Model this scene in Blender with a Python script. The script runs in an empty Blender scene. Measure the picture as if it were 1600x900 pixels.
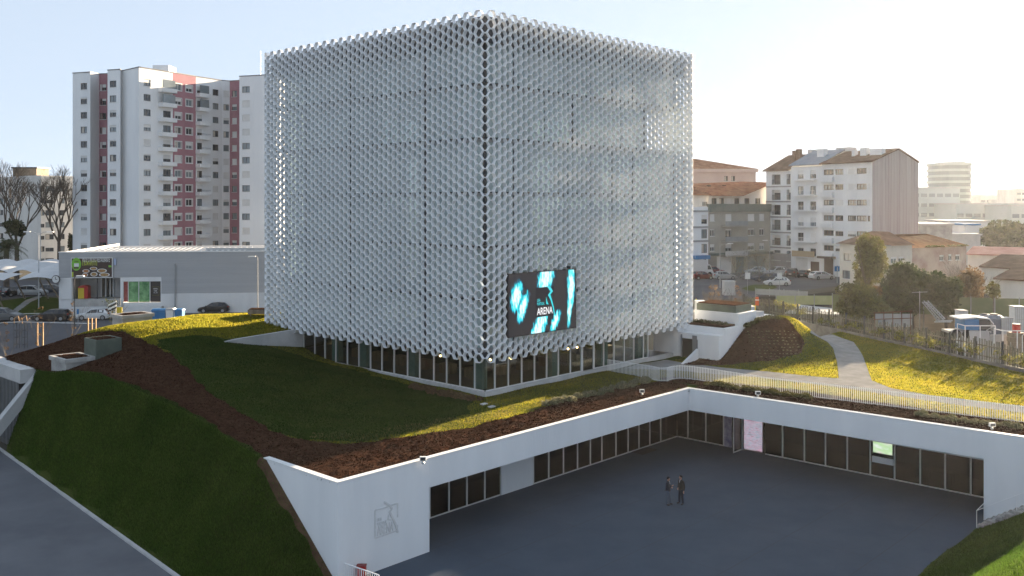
import bpy, math, random
import numpy as np
from mathutils import Vector, Matrix, noise

# ------------------------------------------------------------------ camera, sky, sun, exposure
R = math.radians
random.seed(7)
SC = bpy.context.scene
COL = SC.collection
F, CX, HY, CH = 1455.0, 800.0, 319.0, 18.7          # focal length and principal row in photo pixels, camera height
cam = bpy.data.cameras.new('camera')
cam.sensor_width = 36.0
cam.lens = F / 1600 * 36
cam.shift_y = -(450 - HY) / 1600
cam.clip_start, cam.clip_end = 0.5, 9000
camo = bpy.data.objects.new('camera', cam)
camo.location = (0, 0, CH)
camo.rotation_euler = (R(90), 0, 0)
COL.objects.link(camo)
SC.camera = camo

SUN_AZ, SUN_EL = R(38.0), R(10.5)
world = bpy.data.worlds.new('World')
SC.world = world
world.use_nodes = True
wn = world.node_tree
bg = wn.nodes['Background']
sky = wn.nodes.new('ShaderNodeTexSky')
sky.sky_type = 'NISHITA'
sky.sun_disc = False
sky.sun_elevation = SUN_EL
sky.sun_rotation = SUN_AZ
sky.altitude = 50
sky.air_density = 0.5
sky.dust_density = 0.12
sky.ozone_density = 1.6
skc = wn.nodes.new('ShaderNodeTexCoord'); skv = wn.nodes.new('ShaderNodeVectorMath'); skv.operation = 'MULTIPLY_ADD'
skv.inputs[1].default_value = (1, 1, .9); skv.inputs[2].default_value = (0, 0, .2)
wn.links.new(skc.outputs['Generated'], skv.inputs[0]); wn.links.new(skv.outputs[0], sky.inputs[0])
skm = wn.nodes.new('ShaderNodeVectorMath'); skm.operation = 'SCALE'; skm.inputs['Scale'].default_value = 1.0
skg = wn.nodes.new('ShaderNodeGamma'); skg.inputs[1].default_value = 0.30
skh = wn.nodes.new('ShaderNodeHueSaturation'); skh.inputs['Saturation'].default_value = 1.0; skh.inputs['Value'].default_value = 0.95
wn.links.new(sky.outputs[0], skm.inputs[0]); wn.links.new(skm.outputs[0], skg.inputs[0]); wn.links.new(skg.outputs[0], skh.inputs['Color'])
wn.links.new(skh.outputs[0], bg.inputs[0])
bg.inputs[1].default_value = 0.15
sun = bpy.data.lights.new('sun', 'SUN')
sun.energy = 5.0
sun.angle = R(0.6)
sun.color = (1.0, 0.80, 0.56)
suno = bpy.data.objects.new('sun', sun)
sdir = Vector((math.sin(SUN_AZ) * math.cos(SUN_EL), math.cos(SUN_AZ) * math.cos(SUN_EL), math.sin(SUN_EL)))
suno.rotation_euler = sdir.to_track_quat('Z', 'Y').to_euler()
suno.location = sdir * 500
COL.objects.link(suno)
SC.view_settings.view_transform = 'Standard'
SC.view_settings.look = 'None'
SC.view_settings.gamma = 1.0
SC.view_settings.use_curve_mapping = False
SC.view_settings.exposure = 2.38
SC.cycles.max_bounces = 9
SC.cycles.diffuse_bounces = 6
SC.cycles.glossy_bounces = 3
SC.cycles.transparent_max_bounces = 12
SC.cycles.volume_bounces = 0
SC.cycles.caustics_reflective = False
SC.cycles.caustics_refractive = False

# ------------------------------------------------------------------ frames of reference
UX, UY = 0.6815, 0.7318                              # u runs back along the hall's right face, v along its left face
def uv(u, v): return (UX * u - UY * v, UY * u + UX * v)
def to_uv(x, y): return (UX * x + UY * y, -UY * x + UX * y)
def at(px, py, Y): return Vector(((px - CX) / F * Y, Y, CH - (py - HY) / F * Y))
def gnd(px, py, z):
    Y = F * (CH - z) / (py - HY)
    return Vector(((px - CX) / F * Y, Y, z))
def on_u(px, u): r = (px - CX) / F; return u / (UX * r + UY)     # depth where the sight line meets the plane u = const
def on_v(px, v): r = (px - CX) / F; return v / (UX - UY * r)
def zat(py, Y): return CH - (py - HY) / F * Y

# ------------------------------------------------------------------ mesh building
WM = {}
class MB:
    def __init__(self): self.v, self.f, self.m = [], [], []
    def add(self, vs, fs, mi=0):
        n = len(self.v)
        self.v += [tuple(p) for p in vs]
        self.f += [tuple(i + n for i in q) for q in fs]
        self.m += [mi] * len(fs)
        return self
    def hexa(self, p, mi=0):                          # 4 bottom points, then 4 top points
        return self.add(p, [(3, 2, 1, 0), (4, 5, 6, 7), (0, 1, 5, 4), (1, 2, 6, 5), (2, 3, 7, 6), (3, 0, 4, 7)], mi)
    def box(self, x0, y0, z0, x1, y1, z1, mi=0):
        return self.hexa([(x0, y0, z0), (x1, y0, z0), (x1, y1, z0), (x0, y1, z0), (x0, y0, z1), (x1, y0, z1), (x1, y1, z1), (x0, y1, z1)], mi)
    def ubox(self, u0, v0, z0, u1, v1, z1, mi=0):     # box along the hall's own axes
        a, b, c, d = uv(u0, v0), uv(u1, v0), uv(u1, v1), uv(u0, v1)
        return self.hexa([(*a, z0), (*b, z0), (*c, z0), (*d, z0), (*a, z1), (*b, z1), (*c, z1), (*d, z1)], mi)
    def prism(self, poly, z0, z1, mi=0, mt=None):
        n = len(poly)
        b = [(p[0], p[1], z0) for p in poly]; t = [(p[0], p[1], z1) for p in poly]
        self.add(b + t, [(i, (i + 1) % n, n + (i + 1) % n, n + i) for i in range(n)], mi)
        self.add(t, [tuple(range(n))], mi if mt is None else mt)
        return self.add(b, [tuple(reversed(range(n)))], mi)
    def tube(self, pts, r, n=6, mi=0):
        pts = [Vector(p) for p in pts]
        rr = r if isinstance(r, (list, tuple)) else [r] * len(pts)
        vs = []; up = Vector((0, 0, 1))
        for i, p in enumerate(pts):
            d = (pts[min(i + 1, len(pts) - 1)] - pts[max(i - 1, 0)]).normalized()
            a = d.cross(up if abs(d.z) < .95 else Vector((1, 0, 0))).normalized(); b = d.cross(a)
            for k in range(n):
                t = 2 * math.pi * k / n
                vs.append(p + (a * math.cos(t) + b * math.sin(t)) * rr[i])
        fs = []
        for i in range(len(pts) - 1):
            for k in range(n):
                fs.append((i * n + k, i * n + (k + 1) % n, (i + 1) * n + (k + 1) % n, (i + 1) * n + k))
        fs.append(tuple(range(n))); fs.append(tuple(reversed(range((len(pts) - 1) * n, len(pts) * n))))
        return self.add(vs, fs, mi)
    def ball(self, c, r, n=8, mi=0, sz=1.0):
        vs = []; fs = []; k = n // 2
        for i in range(k + 1):
            a = math.pi * i / k
            for j in range(n):
                b = 2 * math.pi * j / n
                vs.append((c[0] + r * math.sin(a) * math.cos(b), c[1] + r * math.sin(a) * math.sin(b), c[2] + r * sz * math.cos(a)))
        for i in range(k):
            for j in range(n):
                fs.append((i * n + j, (i + 1) * n + j, (i + 1) * n + (j + 1) % n, i * n + (j + 1) % n))
        return self.add(vs, fs, mi)
    def build(self, name, mats, parent=None, smooth=False):
        me = bpy.data.meshes.new(name)
        v = np.array(self.v, dtype=np.float64)
        o = bpy.data.objects.new(name, me)
        if parent is not None:
            M = WM[parent]
            Mi = np.array(M.inverted())
            v = v @ Mi[:3, :3].T + Mi[:3, 3]
            o.parent = parent
            WM[o] = M
        else:
            c = np.array([(v[:, 0].min() + v[:, 0].max()) / 2, (v[:, 1].min() + v[:, 1].max()) / 2, v[:, 2].min()])
            v = v - c
            o.location = c
            WM[o] = Matrix.Translation(Vector(c))
        me.from_pydata([tuple(p) for p in v], [], self.f)
        for m in (mats if isinstance(mats, (list, tuple)) else [mats]): me.materials.append(m)
        if any(self.m): me.polygons.foreach_set('material_index', self.m)
        if smooth: me.polygons.foreach_set('use_smooth', [True] * len(self.f))
        me.update()
        COL.objects.link(o)
        return o

def fast_mesh(name, V, Fq, mats, mi=None, parent=None, smooth=False):
    """numpy vertices (world) and faces of one size -> one mesh object"""
    b = MB(); b.v = V; b.f = [tuple(q) for q in Fq.tolist()]; b.m = [0] * len(b.f) if mi is None else list(mi)
    return b.build(name, mats, parent, smooth)

def tag(o, label, cat, group=None):
    o['label'] = label; o['category'] = cat
    if group: o['group'] = group
    return o
def kind(o, k): o['kind'] = k; return o
def thing(name, label, cat, loc=(0, 0, 0), rz=0.0, group=None):
    o = bpy.data.objects.new(name, None)
    o.empty_display_size = 0.3
    o.location = loc; o.rotation_euler = (0, 0, rz)
    COL.objects.link(o)
    WM[o] = Matrix.Translation(Vector(loc)) @ Matrix.Rotation(rz, 4, 'Z')
    return tag(o, label, cat, group)
def dup(src, loc, rz, label=None, group=None, scale=1.0, swap=None):
    """copy of a thing with copies of its parts and sub-parts; swap maps a material to another"""
    def cp(o):
        c = o.copy()
        if swap and o.type == 'MESH' and any(m in swap for m in o.data.materials):
            c.data = o.data.copy()
            for i, m in enumerate(c.data.materials):
                if m in swap: c.data.materials[i] = swap[m]
        COL.objects.link(c)
        return c
    r = cp(src)
    r.location = loc; r.rotation_euler = (0, 0, rz); r.scale = (scale,) * 3
    if label: r['label'] = label
    if group: r['group'] = group
    for ch in list(src.children):
        c = cp(ch); c.parent = r
        for g in list(ch.children):
            d = cp(g); d.parent = c
    return r

def text_mesh(mb, body, size, place, mi=0, extr=0.0, sx=1.0, width=None):
    """outline text as faces; place maps (x, y, depth) of the lettering to the world"""
    cu = bpy.data.curves.new('lettering', 'FONT')
    cu.body = body; cu.size = size; cu.resolution_u = 2; cu.extrude = extr; cu.offset = size * 0.012
    ob = bpy.data.objects.new('lettering', cu)
    COL.objects.link(ob)
    dg = bpy.context.evaluated_depsgraph_get(); dg.update()
    me = ob.evaluated_get(dg).to_mesh()
    w = max([v.co.x for v in me.vertices] + [1e-6])
    k = sx if width is None else width / w
    mb.add([place(v.co.x * k, v.co.y, v.co.z) for v in me.vertices], [tuple(p.vertices) for p in me.polygons], mi)
    ob.evaluated_get(dg).to_mesh_clear()
    bpy.data.objects.remove(ob); bpy.data.curves.remove(cu)

# ------------------------------------------------------------------ materials
def mk(name, col, col2=None, scale=1.0, rough=0.75, bump=0.0, bscale=20.0, metal=0.0, spec=0.4, stretch=(1, 1, 1), contrast=0.5, trans=0.0, rand=0.0, coord='pos', tgain=1.0):
    m = bpy.data.materials.new(name); m.use_nodes = True
    nt = m.node_tree; N = nt.nodes; L = nt.links; b = N['Principled BSDF']
    b.inputs['Base Color'].default_value = (*col, 1)
    b.inputs['Roughness'].default_value = rough
    b.inputs['Metallic'].default_value = metal
    b.inputs['Specular IOR Level'].default_value = spec
    out = None
    if coord == 'pos':
        g = N.new('ShaderNodeNewGeometry'); src = g.outputs['Position']
    else:
        g = N.new('ShaderNodeTexCoord'); src = g.outputs['Object']
    mp = N.new('ShaderNodeMapping'); mp.inputs['Scale'].default_value = stretch
    L.new(src, mp.inputs['Vector'])
    if col2:
        n1 = N.new('ShaderNodeTexNoise'); n1.inputs['Scale'].default_value = scale; n1.inputs['Detail'].default_value = 8; n1.inputs['Roughness'].default_value = .62
        L.new(mp.outputs[0], n1.inputs['Vector'])
        rp = N.new('ShaderNodeValToRGB'); rp.color_ramp.elements[0].position = .5 - contrast / 2 * .55; rp.color_ramp.elements[1].position = .5 + contrast / 2 * .55
        rp.color_ramp.elements[0].color = (*col, 1); rp.color_ramp.elements[1].color = (*col2, 1)
        L.new(n1.outputs[0], rp.inputs[0]); out = rp.outputs[0]
    if rand:
        gi = N.new('ShaderNodeNewGeometry'); hs = N.new('ShaderNodeHueSaturation')
        mr = N.new('ShaderNodeMapRange'); mr.inputs[3].default_value = 1 - rand; mr.inputs[4].default_value = 1 + rand
        L.new(gi.outputs['Random Per Island'], mr.inputs[0]); L.new(mr.outputs[0], hs.inputs['Value'])
        if out: L.new(out, hs.inputs['Color'])
        else: hs.inputs['Color'].default_value = (*col, 1)
        out = hs.outputs[0]
    if out: L.new(out, b.inputs['Base Color'])
    if bump:
        n2 = N.new('ShaderNodeTexNoise'); n2.inputs['Scale'].default_value = bscale; n2.inputs['Detail'].default_value = 6
        L.new(mp.outputs[0], n2.inputs['Vector'])
        bp = N.new('ShaderNodeBump'); bp.inputs['Strength'].default_value = min(bump, 1); bp.inputs['Distance'].default_value = .05 * max(1, bump)
        L.new(n2.outputs[0], bp.inputs['Height']); L.new(bp.outputs[0], b.inputs['Normal'])
    if trans:
        tr = N.new('ShaderNodeBsdfTranslucent'); hv = N.new('ShaderNodeHueSaturation'); hv.inputs['Value'].default_value = tgain; mx = N.new('ShaderNodeMixShader'); mx.inputs[0].default_value = trans
        if out: L.new(out, hv.inputs['Color'])
        else: hv.inputs['Color'].default_value = (*col, 1)
        L.new(hv.outputs[0], tr.inputs[0])
        L.new(b.outputs[0], mx.inputs[1]); L.new(tr.outputs[0], mx.inputs[2]); L.new(mx.outputs[0], N['Material Output'].inputs['Surface'])
    return m

def emis(name, col, s):
    m = bpy.data.materials.new(name); m.use_nodes = True
    b = m.node_tree.nodes['Principled BSDF']
    b.inputs['Base Color'].default_value = (*[c * .1 for c in col], 1)
    b.inputs['Emission Color'].default_value = (*col, 1); b.inputs['Emission Strength'].default_value = s
    return m

def glass(name, tint, opaque, gloss_rough=0.02, body=(.1, .12, .12), ior=1.5):
    """architectural glass: part see-through tint, part body colour, and a Fresnel mirror over both"""
    m = bpy.data.materials.new(name); m.use_nodes = True
    nt = m.node_tree; N = nt.nodes; L = nt.links
    N.remove(N['Principled BSDF'])
    t = N.new('ShaderNodeBsdfTransparent'); t.inputs[0].default_value = (*tint, 1)
    d = N.new('ShaderNodeBsdfDiffuse'); d.inputs[0].default_value = (*body, 1)
    g = N.new('ShaderNodeBsdfGlossy'); g.inputs['Roughness'].default_value = gloss_rough; g.inputs[0].default_value = (.95, .97, .97, 1)
    m1 = N.new('ShaderNodeMixShader'); m1.inputs[0].default_value = opaque
    L.new(t.outputs[0], m1.inputs[1]); L.new(d.outputs[0], m1.inputs[2])
    lw = N.new('ShaderNodeLayerWeight'); lw.inputs[0].default_value = .5
    pw = N.new('ShaderNodeMath'); pw.operation = 'POWER'; pw.inputs[1].default_value = 5.0; L.new(lw.outputs['Facing'], pw.inputs[0])
    fr = N.new('ShaderNodeMath'); fr.operation = 'MULTIPLY_ADD'; f0 = ((ior - 1) / (ior + 1)) ** 2
    fr.inputs[1].default_value = 1 - f0; fr.inputs[2].default_value = f0; L.new(pw.outputs[0], fr.inputs[0])
    m2 = N.new('ShaderNodeMixShader')
    L.new(fr.outputs[0], m2.inputs[0]); L.new(m1.outputs[0], m2.inputs[1]); L.new(g.outputs[0], m2.inputs[2])
    L.new(m2.outputs[0], N['Material Output'].inputs['Surface'])
    return m

M = {}
M['white'] = mk('white_render', (.72, .73, .745), (.84, .845, .85), .5, .8, .2, 7, stretch=(1, 1, .16), contrast=.9)
M['white_old'] = mk('white_old_render', (.66, .66, .66), (.78, .78, .775), .2, .85, .1, 5, stretch=(1, 1, .25))
M['cream'] = mk('cream_render', (.54, .525, .50), (.68, .665, .635), .25, .85, .1, 5, stretch=(1, 1, .3))
M['concrete'] = mk('concrete', (.30, .29, .28), (.46, .45, .43), .8, .85, .3, 9, spec=0.0)
M['concrete_light'] = mk('concrete_light', (.42, .42, .42), (.54, .53, .52), .6, .8, .2, 9)
M['stone'] = mk('rough_stone', (.20, .19, .18), (.46, .44, .41), 1.6, .9, .9, 3)
M['plaza'] = mk('plaza_asphalt', (.054, .074, .102), (.076, .098, .128), .35, .8, .35, 26, contrast=1.0, spec=.12)
M['road'] = mk('road_asphalt', (.10, .105, .12), (.17, .175, .19), .25, .8, .3, 22, contrast=1.0, spec=.12)
M['street'] = mk('street_asphalt', (.09, .09, .10), (.15, .15, .155), .15, .8, .2, 12, contrast=1.0, spec=0.0)
M['paint'] = mk('road_paint', (.45, .45, .44), (.7, .7, .68), 3, .7)
M['path'] = mk('pale_path', (.235, .23, .222), (.31, .303, .292), .9, .85, .3, 18, spec=0.0)
M['soil'] = mk('soil', (.075, .045, .028), (.13, .08, .05), 2.0, .95, .8, 14, spec=0.0)
M['mulch'] = mk('mulch', (.040, .020, .012), (.085, .044, .028), 3.0, .95, 1.0, 16, spec=0.0)
M['chip'] = mk('mulch_chip', (.058, .029, .018), None, 1, .9, rand=.55, spec=0.0)
M['grass_ground'] = mk('grass_ground', (.030, .058, .012), (.075, .085, .024), .55, .95, 1.0, 22, contrast=1.0, spec=0.0)
M['grass_dry'] = mk('dry_grass_ground', (.10, .085, .04), (.16, .13, .065), .8, .95, .9, 20, contrast=1.0, spec=0.0)
M['shade_toned_turf'] = mk('shade_toned_turf_blade', (.012, .036, .005), (.034, .058, .010), .4, .8, contrast=1.0, trans=.4, rand=.4, tgain=1.5, spec=0.0)  # lush lawn green, darkened further to paint in the hall's shade
M['blade'] = mk('grass_blade', (.080, .092, .010), (.18, .145, .018), .45, .8, contrast=1.0, trans=.66, rand=.35, tgain=2.3, spec=0.0)
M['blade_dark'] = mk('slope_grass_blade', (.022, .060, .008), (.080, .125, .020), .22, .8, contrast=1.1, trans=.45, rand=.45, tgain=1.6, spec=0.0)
M['blade_dry'] = mk('dry_blade', (.20, .16, .06), (.12, .12, .035), .5, .8, trans=.5, rand=.3)
M['leaf'] = mk('leaf_dark', (.030, .045, .014), (.065, .075, .022), .5, .7, trans=.3, rand=.45)
M['leaf_olive'] = mk('leaf_olive', (.085, .085, .025), (.14, .125, .04), .5, .7, trans=.45, rand=.45)
M['leaf_brown'] = mk('leaf_brown', (.12, .07, .035), (.17, .11, .05), .6, .8, trans=.35, rand=.4)
M['leaf_pale'] = mk('leaf_pale', (.26, .23, .14), (.19, .19, .10), 2, .8, trans=.3, rand=.3)
M['ivy'] = mk('ivy_leaf', (.17, .15, .03), (.08, .09, .025), 1.2, .55, trans=.6, rand=.4, tgain=1.7)
M['bark'] = mk('bark', (.07, .055, .042), (.13, .105, .085), 2, .9, .6, 8)
M['bark_grey'] = mk('bark_grey', (.10, .088, .075), (.17, .15, .13), 2, .9)
M['wood'] = mk('weathered_wood', (.16, .125, .09), (.27, .215, .16), 3, .85, .2, 20, stretch=(1, 1, .2))
M['stake'] = mk('stake_wood', (.36, .22, .11), (.46, .30, .17), 3, .8)
M['hex'] = mk('honeycomb_panel', (.84, .85, .87), (.90, .91, .92), .4, .45, metal=.0, spec=.5)
M['dark'] = mk('dark_grey', (.045, .047, .052), (.065, .067, .07), 1, .5)
M['black'] = mk('black', (.012, .012, .013), None, 1, .45)
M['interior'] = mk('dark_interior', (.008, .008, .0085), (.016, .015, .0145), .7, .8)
M['grey'] = mk('grey_metal', (.30, .31, .32), (.36, .365, .37), 1, .45, metal=.3)
M['galv'] = mk('galvanised', (.40, .41, .42), (.5, .51, .52), 2, .4, metal=.6)
M['whitemetal'] = mk('white_metal', (.76, .76, .76), (.82, .82, .81), 2, .4)
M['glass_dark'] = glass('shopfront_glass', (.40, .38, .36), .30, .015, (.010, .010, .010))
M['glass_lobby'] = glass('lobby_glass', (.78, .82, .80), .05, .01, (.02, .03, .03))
M['glass_teal'] = glass('curtain_glass', (.76, .88, .88), .62, .06, (.70, .84, .85), 1.65)
M['pane'] = mk('window_pane', (.030, .034, .040), (.06, .065, .07), .15, .08, spec=.7)
M['pane_sky'] = mk('window_pane_bright', (.14, .17, .19), (.24, .27, .28), .2, .08, spec=.8)
M['curtain'] = mk('net_curtain', (.42, .38, .33), (.55, .5, .44), .5, .8)
M['shutter'] = mk('roller_shutter', (.60, .59, .57), (.68, .67, .65), .6, .6)
M['frame_white'] = mk('window_frame_white', (.68, .68, .67), None, 1, .5)
M['frame_brown'] = mk('window_frame_brown', (.09, .06, .045), None, 1, .5)
M['frame_dark'] = mk('window_frame_dark', (.10, .10, .105), None, 1, .5)
M['pink'] = mk('old_rose_render', (.31, .145, .175), (.39, .19, .22), .3, .85)
M['wall_warm'] = mk('off_white_render', (.74, .745, .75), (.84, .845, .845), .15, .85, stretch=(1, 1, .3))
M['tile'] = mk('clay_tile', (.20, .085, .05), (.36, .17, .10), .8, .85, .5, 6, spec=0.0)
M['tile_dark'] = mk('old_dark_tile', (.10, .065, .05), (.19, .12, .09), .7, .9, .5, 6, spec=0.0)
M['slate'] = mk('blue_grey_roof', (.16, .19, .23), (.22, .25, .29), .5, .6)
M['red'] = mk('red_plastic', (.42, .03, .025), None, 1, .4)
M['green_dark'] = mk('dark_green_panel', (.085, .105, .085), (.12, .14, .11), 1, .7)
M['blue'] = mk('blue_plastic', (.035, .16, .36), (.05, .20, .42), 1, .45)
M['yellow'] = mk('yellow_plastic', (.62, .46, .04), None, 1, .5)
M['orange'] = mk('orange_plastic', (.65, .12, .03), None, 1, .5)
# ------------------------------------------------------------------ terrain heights
def sstep(x, a, b):
    t = np.clip((np.asarray(x, dtype=float) - a) / (b - a), 0, 1)
    return t * t * (3 - 2 * t)
class TPS:                                            # thin-plate surface through measured spot heights (u, v, z)
    def __init__(self, pts, lam=.02):
        P = np.array(pts, dtype=float); self.p = P[:, :2]; n = len(P)
        K = self.k(self.p, self.p) + lam * np.eye(n)
        Q = np.c_[np.ones(n), self.p]
        A = np.block([[K, Q], [Q.T, np.zeros((3, 3))]])
        self.w = np.linalg.solve(A, np.r_[P[:, 2], 0, 0, 0])
    def k(self, a, b):
        d = ((a[:, None, :] - b[None]) ** 2).sum(-1)
        return np.where(d > 0, .5 * d * np.log(np.maximum(d, 1e-9)), 0)
    def __call__(self, u, v):
        u = np.asarray(u, float); v = np.asarray(v, float)
        q = np.c_[u.ravel(), v.ravel()]
        return (self.k(q, self.p) @ self.w[:-3] + self.w[-3] + q @ self.w[-2:]).reshape(u.shape)
spots = [(27.6, 37.4, 4.9), (27.6, 43.8, 4.95), (27.6, 51.6, 6.1), (27.6, 58, 6.5), (27.6, 67, 6.9), (27.6, 71, 6.35), (27.6, 76, 5.85), (27.6, 85, 5.6), (30.2, 80, 6.75), (32.9, 80, 7.8), (37.2, 81, 8.05),
         (43.4, 81, 8.25), (49.4, 79, 8.2), (35, 68, 7.95), (33.7, 63, 7.5), (45.8, 45, 5.15), (46.5, 55, 5.3), (36.4, 52.5, 5.75), (38.6, 47.2, 5.35),
         (35, 37.5, 4.9), (45, 37.5, 4.9), (52, 37.5, 4.9), (59.4, 37.5, 4.9), (66, 38, 4.95), (72, 41, 5.0), (60, 45, 5.15), (52, 45, 5.15), (33, 44, 5.1),
         (27, 90, 4.2), (35, 90, 4.2), (43, 91, 4.2), (55, 91, 4.4), (62, 86, 4.6), (60, 79, 7.2)]
H_low = TPS(spots + [(47, 66, 5.75), (42, 66, 6.6), (46.8, 60, 5.5)])
H_up = TPS(spots + [(41, 69, 7.72), (47, 69, 7.85), (44, 73, 8.0)])
def TH(u, v):
    u, v = np.asarray(u, float), np.asarray(v, float)
    w = sstep(u, 39.5, 41.5) * (v > 68.45)
    return H_low(u, v) * (1 - w) + H_up(u, v) * w + .05 * np.sin(u * .9 + v * .4) * np.cos(v * .7)
def crest_u(v): return 27.6 + 0 * np.asarray(v, float)
def toe_u(v): return 22.9 + (np.asarray(v, float) - 44.5) * .08
def TS(u, v):                                         # steep grass bank between the road and the crest
    u, v = np.asarray(u, float), np.asarray(v, float)
    c = np.where(v < 43.8, -.25 + (v - 37.2) / 6.6 * 5.2, TH(np.full_like(u, 1) * crest_u(v), np.maximum(v, 43.8)))
    t = np.clip((u - toe_u(v)) / (crest_u(v) - toe_u(v)), 0, 1.0)
    return -.05 + (c + .05) * (t ** .92) + .06 * np.sin(u * 1.3 + v * .6)  * t * (1 - t) * 4
def TR(u, v):                                         # lawn terrace right of the court
    u, v = np.asarray(u, float), np.asarray(v, float)
    z = 4.95 + .012 * np.clip(u - 60, 0, 40) + .10 * np.sin(u * .22) * np.cos(v * .25) * sstep(u, 61, 66)
    du, dv = (u - 77.5), (v - 41.0)                    # planted mound against the service block
    rid = 2.9 * np.exp(-(np.clip(-dv, 0, 99) / 3.0) ** 2) * sstep(u, 69.5, 77.0) * (1 - sstep(u, 81.5, 87.5))
    return z + rid
def TB(u, v):                                         # grass berm right of the court
    u, v = np.asarray(u, float), np.asarray(v, float)
    return -.04 + np.minimum(.62 * np.clip(17.0 - v, 0, 20), 5.2) + .06 * np.sin(u * .8 + v)
def G(x, y):                                          # the natural ground around
    x, y = np.asarray(x, float), np.asarray(y, float)
    u = UX * x + UY * y; v = -UY * x + UX * y
    t = np.maximum(sstep(v, 42, 56) * sstep(u, 31, 44), sstep(u, 64, 80))
    return -.4 + t * (4.15 + 1.5 * sstep(x, -30, 45) * sstep(y, 90, 140)) + .0 * x

def hit(px, py, H, Y0=30., Y1=170.):
    Y = np.linspace(Y0, Y1, 1401); r = (px - CX) / F
    z = CH - (py - HY) / F * Y
    u, v = to_uv(r * Y, Y)
    d = z - H(u, v)
    k = np.where(d <= 0)[0]
    k = k[0] if len(k) else len(Y) - 1
    return float(u[k]), float(v[k])
def hitpoly(pts, H): return [hit(px, py, H) for px, py in pts]
def sdist(poly, u, v):                                # signed distance to a polygon, positive inside
    P = np.array(poly); Q = np.roll(P, -1, 0)
    d = np.full(u.shape, 1e9); ins = np.zeros(u.shape, bool)
    for (a, b), (c, e) in zip(P, Q):
        ex, ey = c - a, e - b
        t = np.clip(((u - a) * ex + (v - b) * ey) / (ex * ex + ey * ey + 1e-12), 0, 1)
        d = np.minimum(d, np.hypot(u - a - t * ex, v - b - t * ey))
        with np.errstate(divide='ignore', invalid='ignore'):
            ins ^= ((b > v) != (e > v)) & (u < ex * (v - b) / (ey if ey != 0 else 1e-12) + a)
    return np.where(ins, d, -d)
def wob(u, v, s=.25): return s * (np.sin(u * 2.1 + v * 1.3) * .5 + np.sin(v * 3.7 - u * 1.9) * .3 + np.sin(u * 7.3 + v * 5.1) * .2)
def region(name, box, step, H, f, mat, dz=0.0, rough=0.0, world_uv=False):
    """sheet over a region f(u, v) > 0 of the height field, with smooth borders (marching squares)"""
    u0, u1, v0, v1 = box
    us = np.linspace(u0, u1, int((u1 - u0) / step) + 2); vs = np.linspace(v0, v1, int((v1 - v0) / step) + 2)
    Ug, Vg = np.meshgrid(us, vs, indexing='ij')
    f_ = f(Ug, Vg)
    Z = H(Ug, Vg) + dz
    if rough:
        rr = np.random.RandomState(3).rand(*Z.shape)
        Z = Z + (rr - .3) * rough * np.clip(f_ / .5, 0, 1)
    ids = {}; V_ = []; Fc = []
    def vert(key, u, v, z):
        if key not in ids:
            ids[key] = len(V_); V_.append(((u, v) if world_uv else uv(u, v)) + (z,))
        return ids[key]
    ni, nj = Ug.shape
    for i in range(ni - 1):
        for j in range(nj - 1):
            cs = ((i, j), (i + 1, j), (i + 1, j + 1), (i, j + 1))
            fv = [f_[c] for c in cs]
            if max(fv) <= 0: continue
            poly = []
            for k in range(4):
                a, b = cs[k], cs[(k + 1) % 4]; fa, fb = fv[k], fv[(k + 1) % 4]
                if fa > 0: poly.append(vert(a, Ug[a], Vg[a], Z[a]))
                if (fa > 0) != (fb > 0):
                    t = fa / (fa - fb); key = (a, b) if a < b else (b, a)
                    poly.append(vert(key, Ug[a] + t * (Ug[b] - Ug[a]), Vg[a] + t * (Vg[b] - Vg[a]), Z[a] + t * (Z[b] - Z[a])))
            if len(poly) >= 3: Fc.append(tuple(poly))
    b = MB(); b.v = V_; b.f = Fc; b.m = [0] * len(Fc)
    return kind(b.build(name, mat, smooth=True), 'structure')

def scatter(f, H, box, n, seed):
    rs = np.random.RandomState(seed); u0, u1, v0, v1 = box
    u = u0 + rs.rand(n) * (u1 - u0); v = v0 + rs.rand(n) * (v1 - v0)
    k = f(u, v) > 0
    return u[k], v[k], H(u[k], v[k]), rs
def blades(name, f, H, box, n, h, w, mat, seed, lean=.5):
    """grass as many small bent triangles: one uncountable object"""
    u, v, z, rs = scatter(f, H, box, n, seed); n = len(u)
    x, y = uv(u, v); a = rs.rand(n) * 6.283; hh = h * (.5 + rs.rand(n)); la = rs.rand(n) * 6.283; ln = lean * hh * rs.rand(n)
    ww = w * (.6 + .8 * rs.rand(n))
    p0 = np.c_[x - np.cos(a) * ww, y - np.sin(a) * ww, z - .01]; p1 = np.c_[x + np.cos(a) * ww, y + np.sin(a) * ww, z - .01]
    p2 = np.c_[x + np.cos(la) * ln, y + np.sin(la) * ln, z + hh]
    V_ = np.stack([p0, p1, p2], 1).reshape(-1, 3)
    return kind(fast_mesh(name, V_, np.arange(3 * n).reshape(-1, 3), mat), 'stuff')
def chips(name, f, H, box, n, s, mat, seed):
    u, v, z, rs = scatter(f, H, box, n, seed); n = len(u)
    x, y = uv(u, v); c = np.c_[x, y, z + rs.rand(n) * s * .7]
    d1 = rs.randn(n, 3); d1[:, 2] *= .5; d1 /= np.linalg.norm(d1, axis=1)[:, None]
    d2 = np.cross(d1, rs.randn(n, 3)); d2 /= np.linalg.norm(d2, axis=1)[:, None]
    L = (s * (.5 + rs.rand(n)))[:, None]; W = (s * .4 * (.5 + rs.rand(n)))[:, None]
    V_ = np.stack([c - d1 * L - d2 * W, c + d1 * L - d2 * W, c + d1 * L + d2 * W, c - d1 * L + d2 * W], 1).reshape(-1, 3)
    return kind(fast_mesh(name, V_, np.arange(4 * n).reshape(-1, 4), mat), 'stuff')

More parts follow.
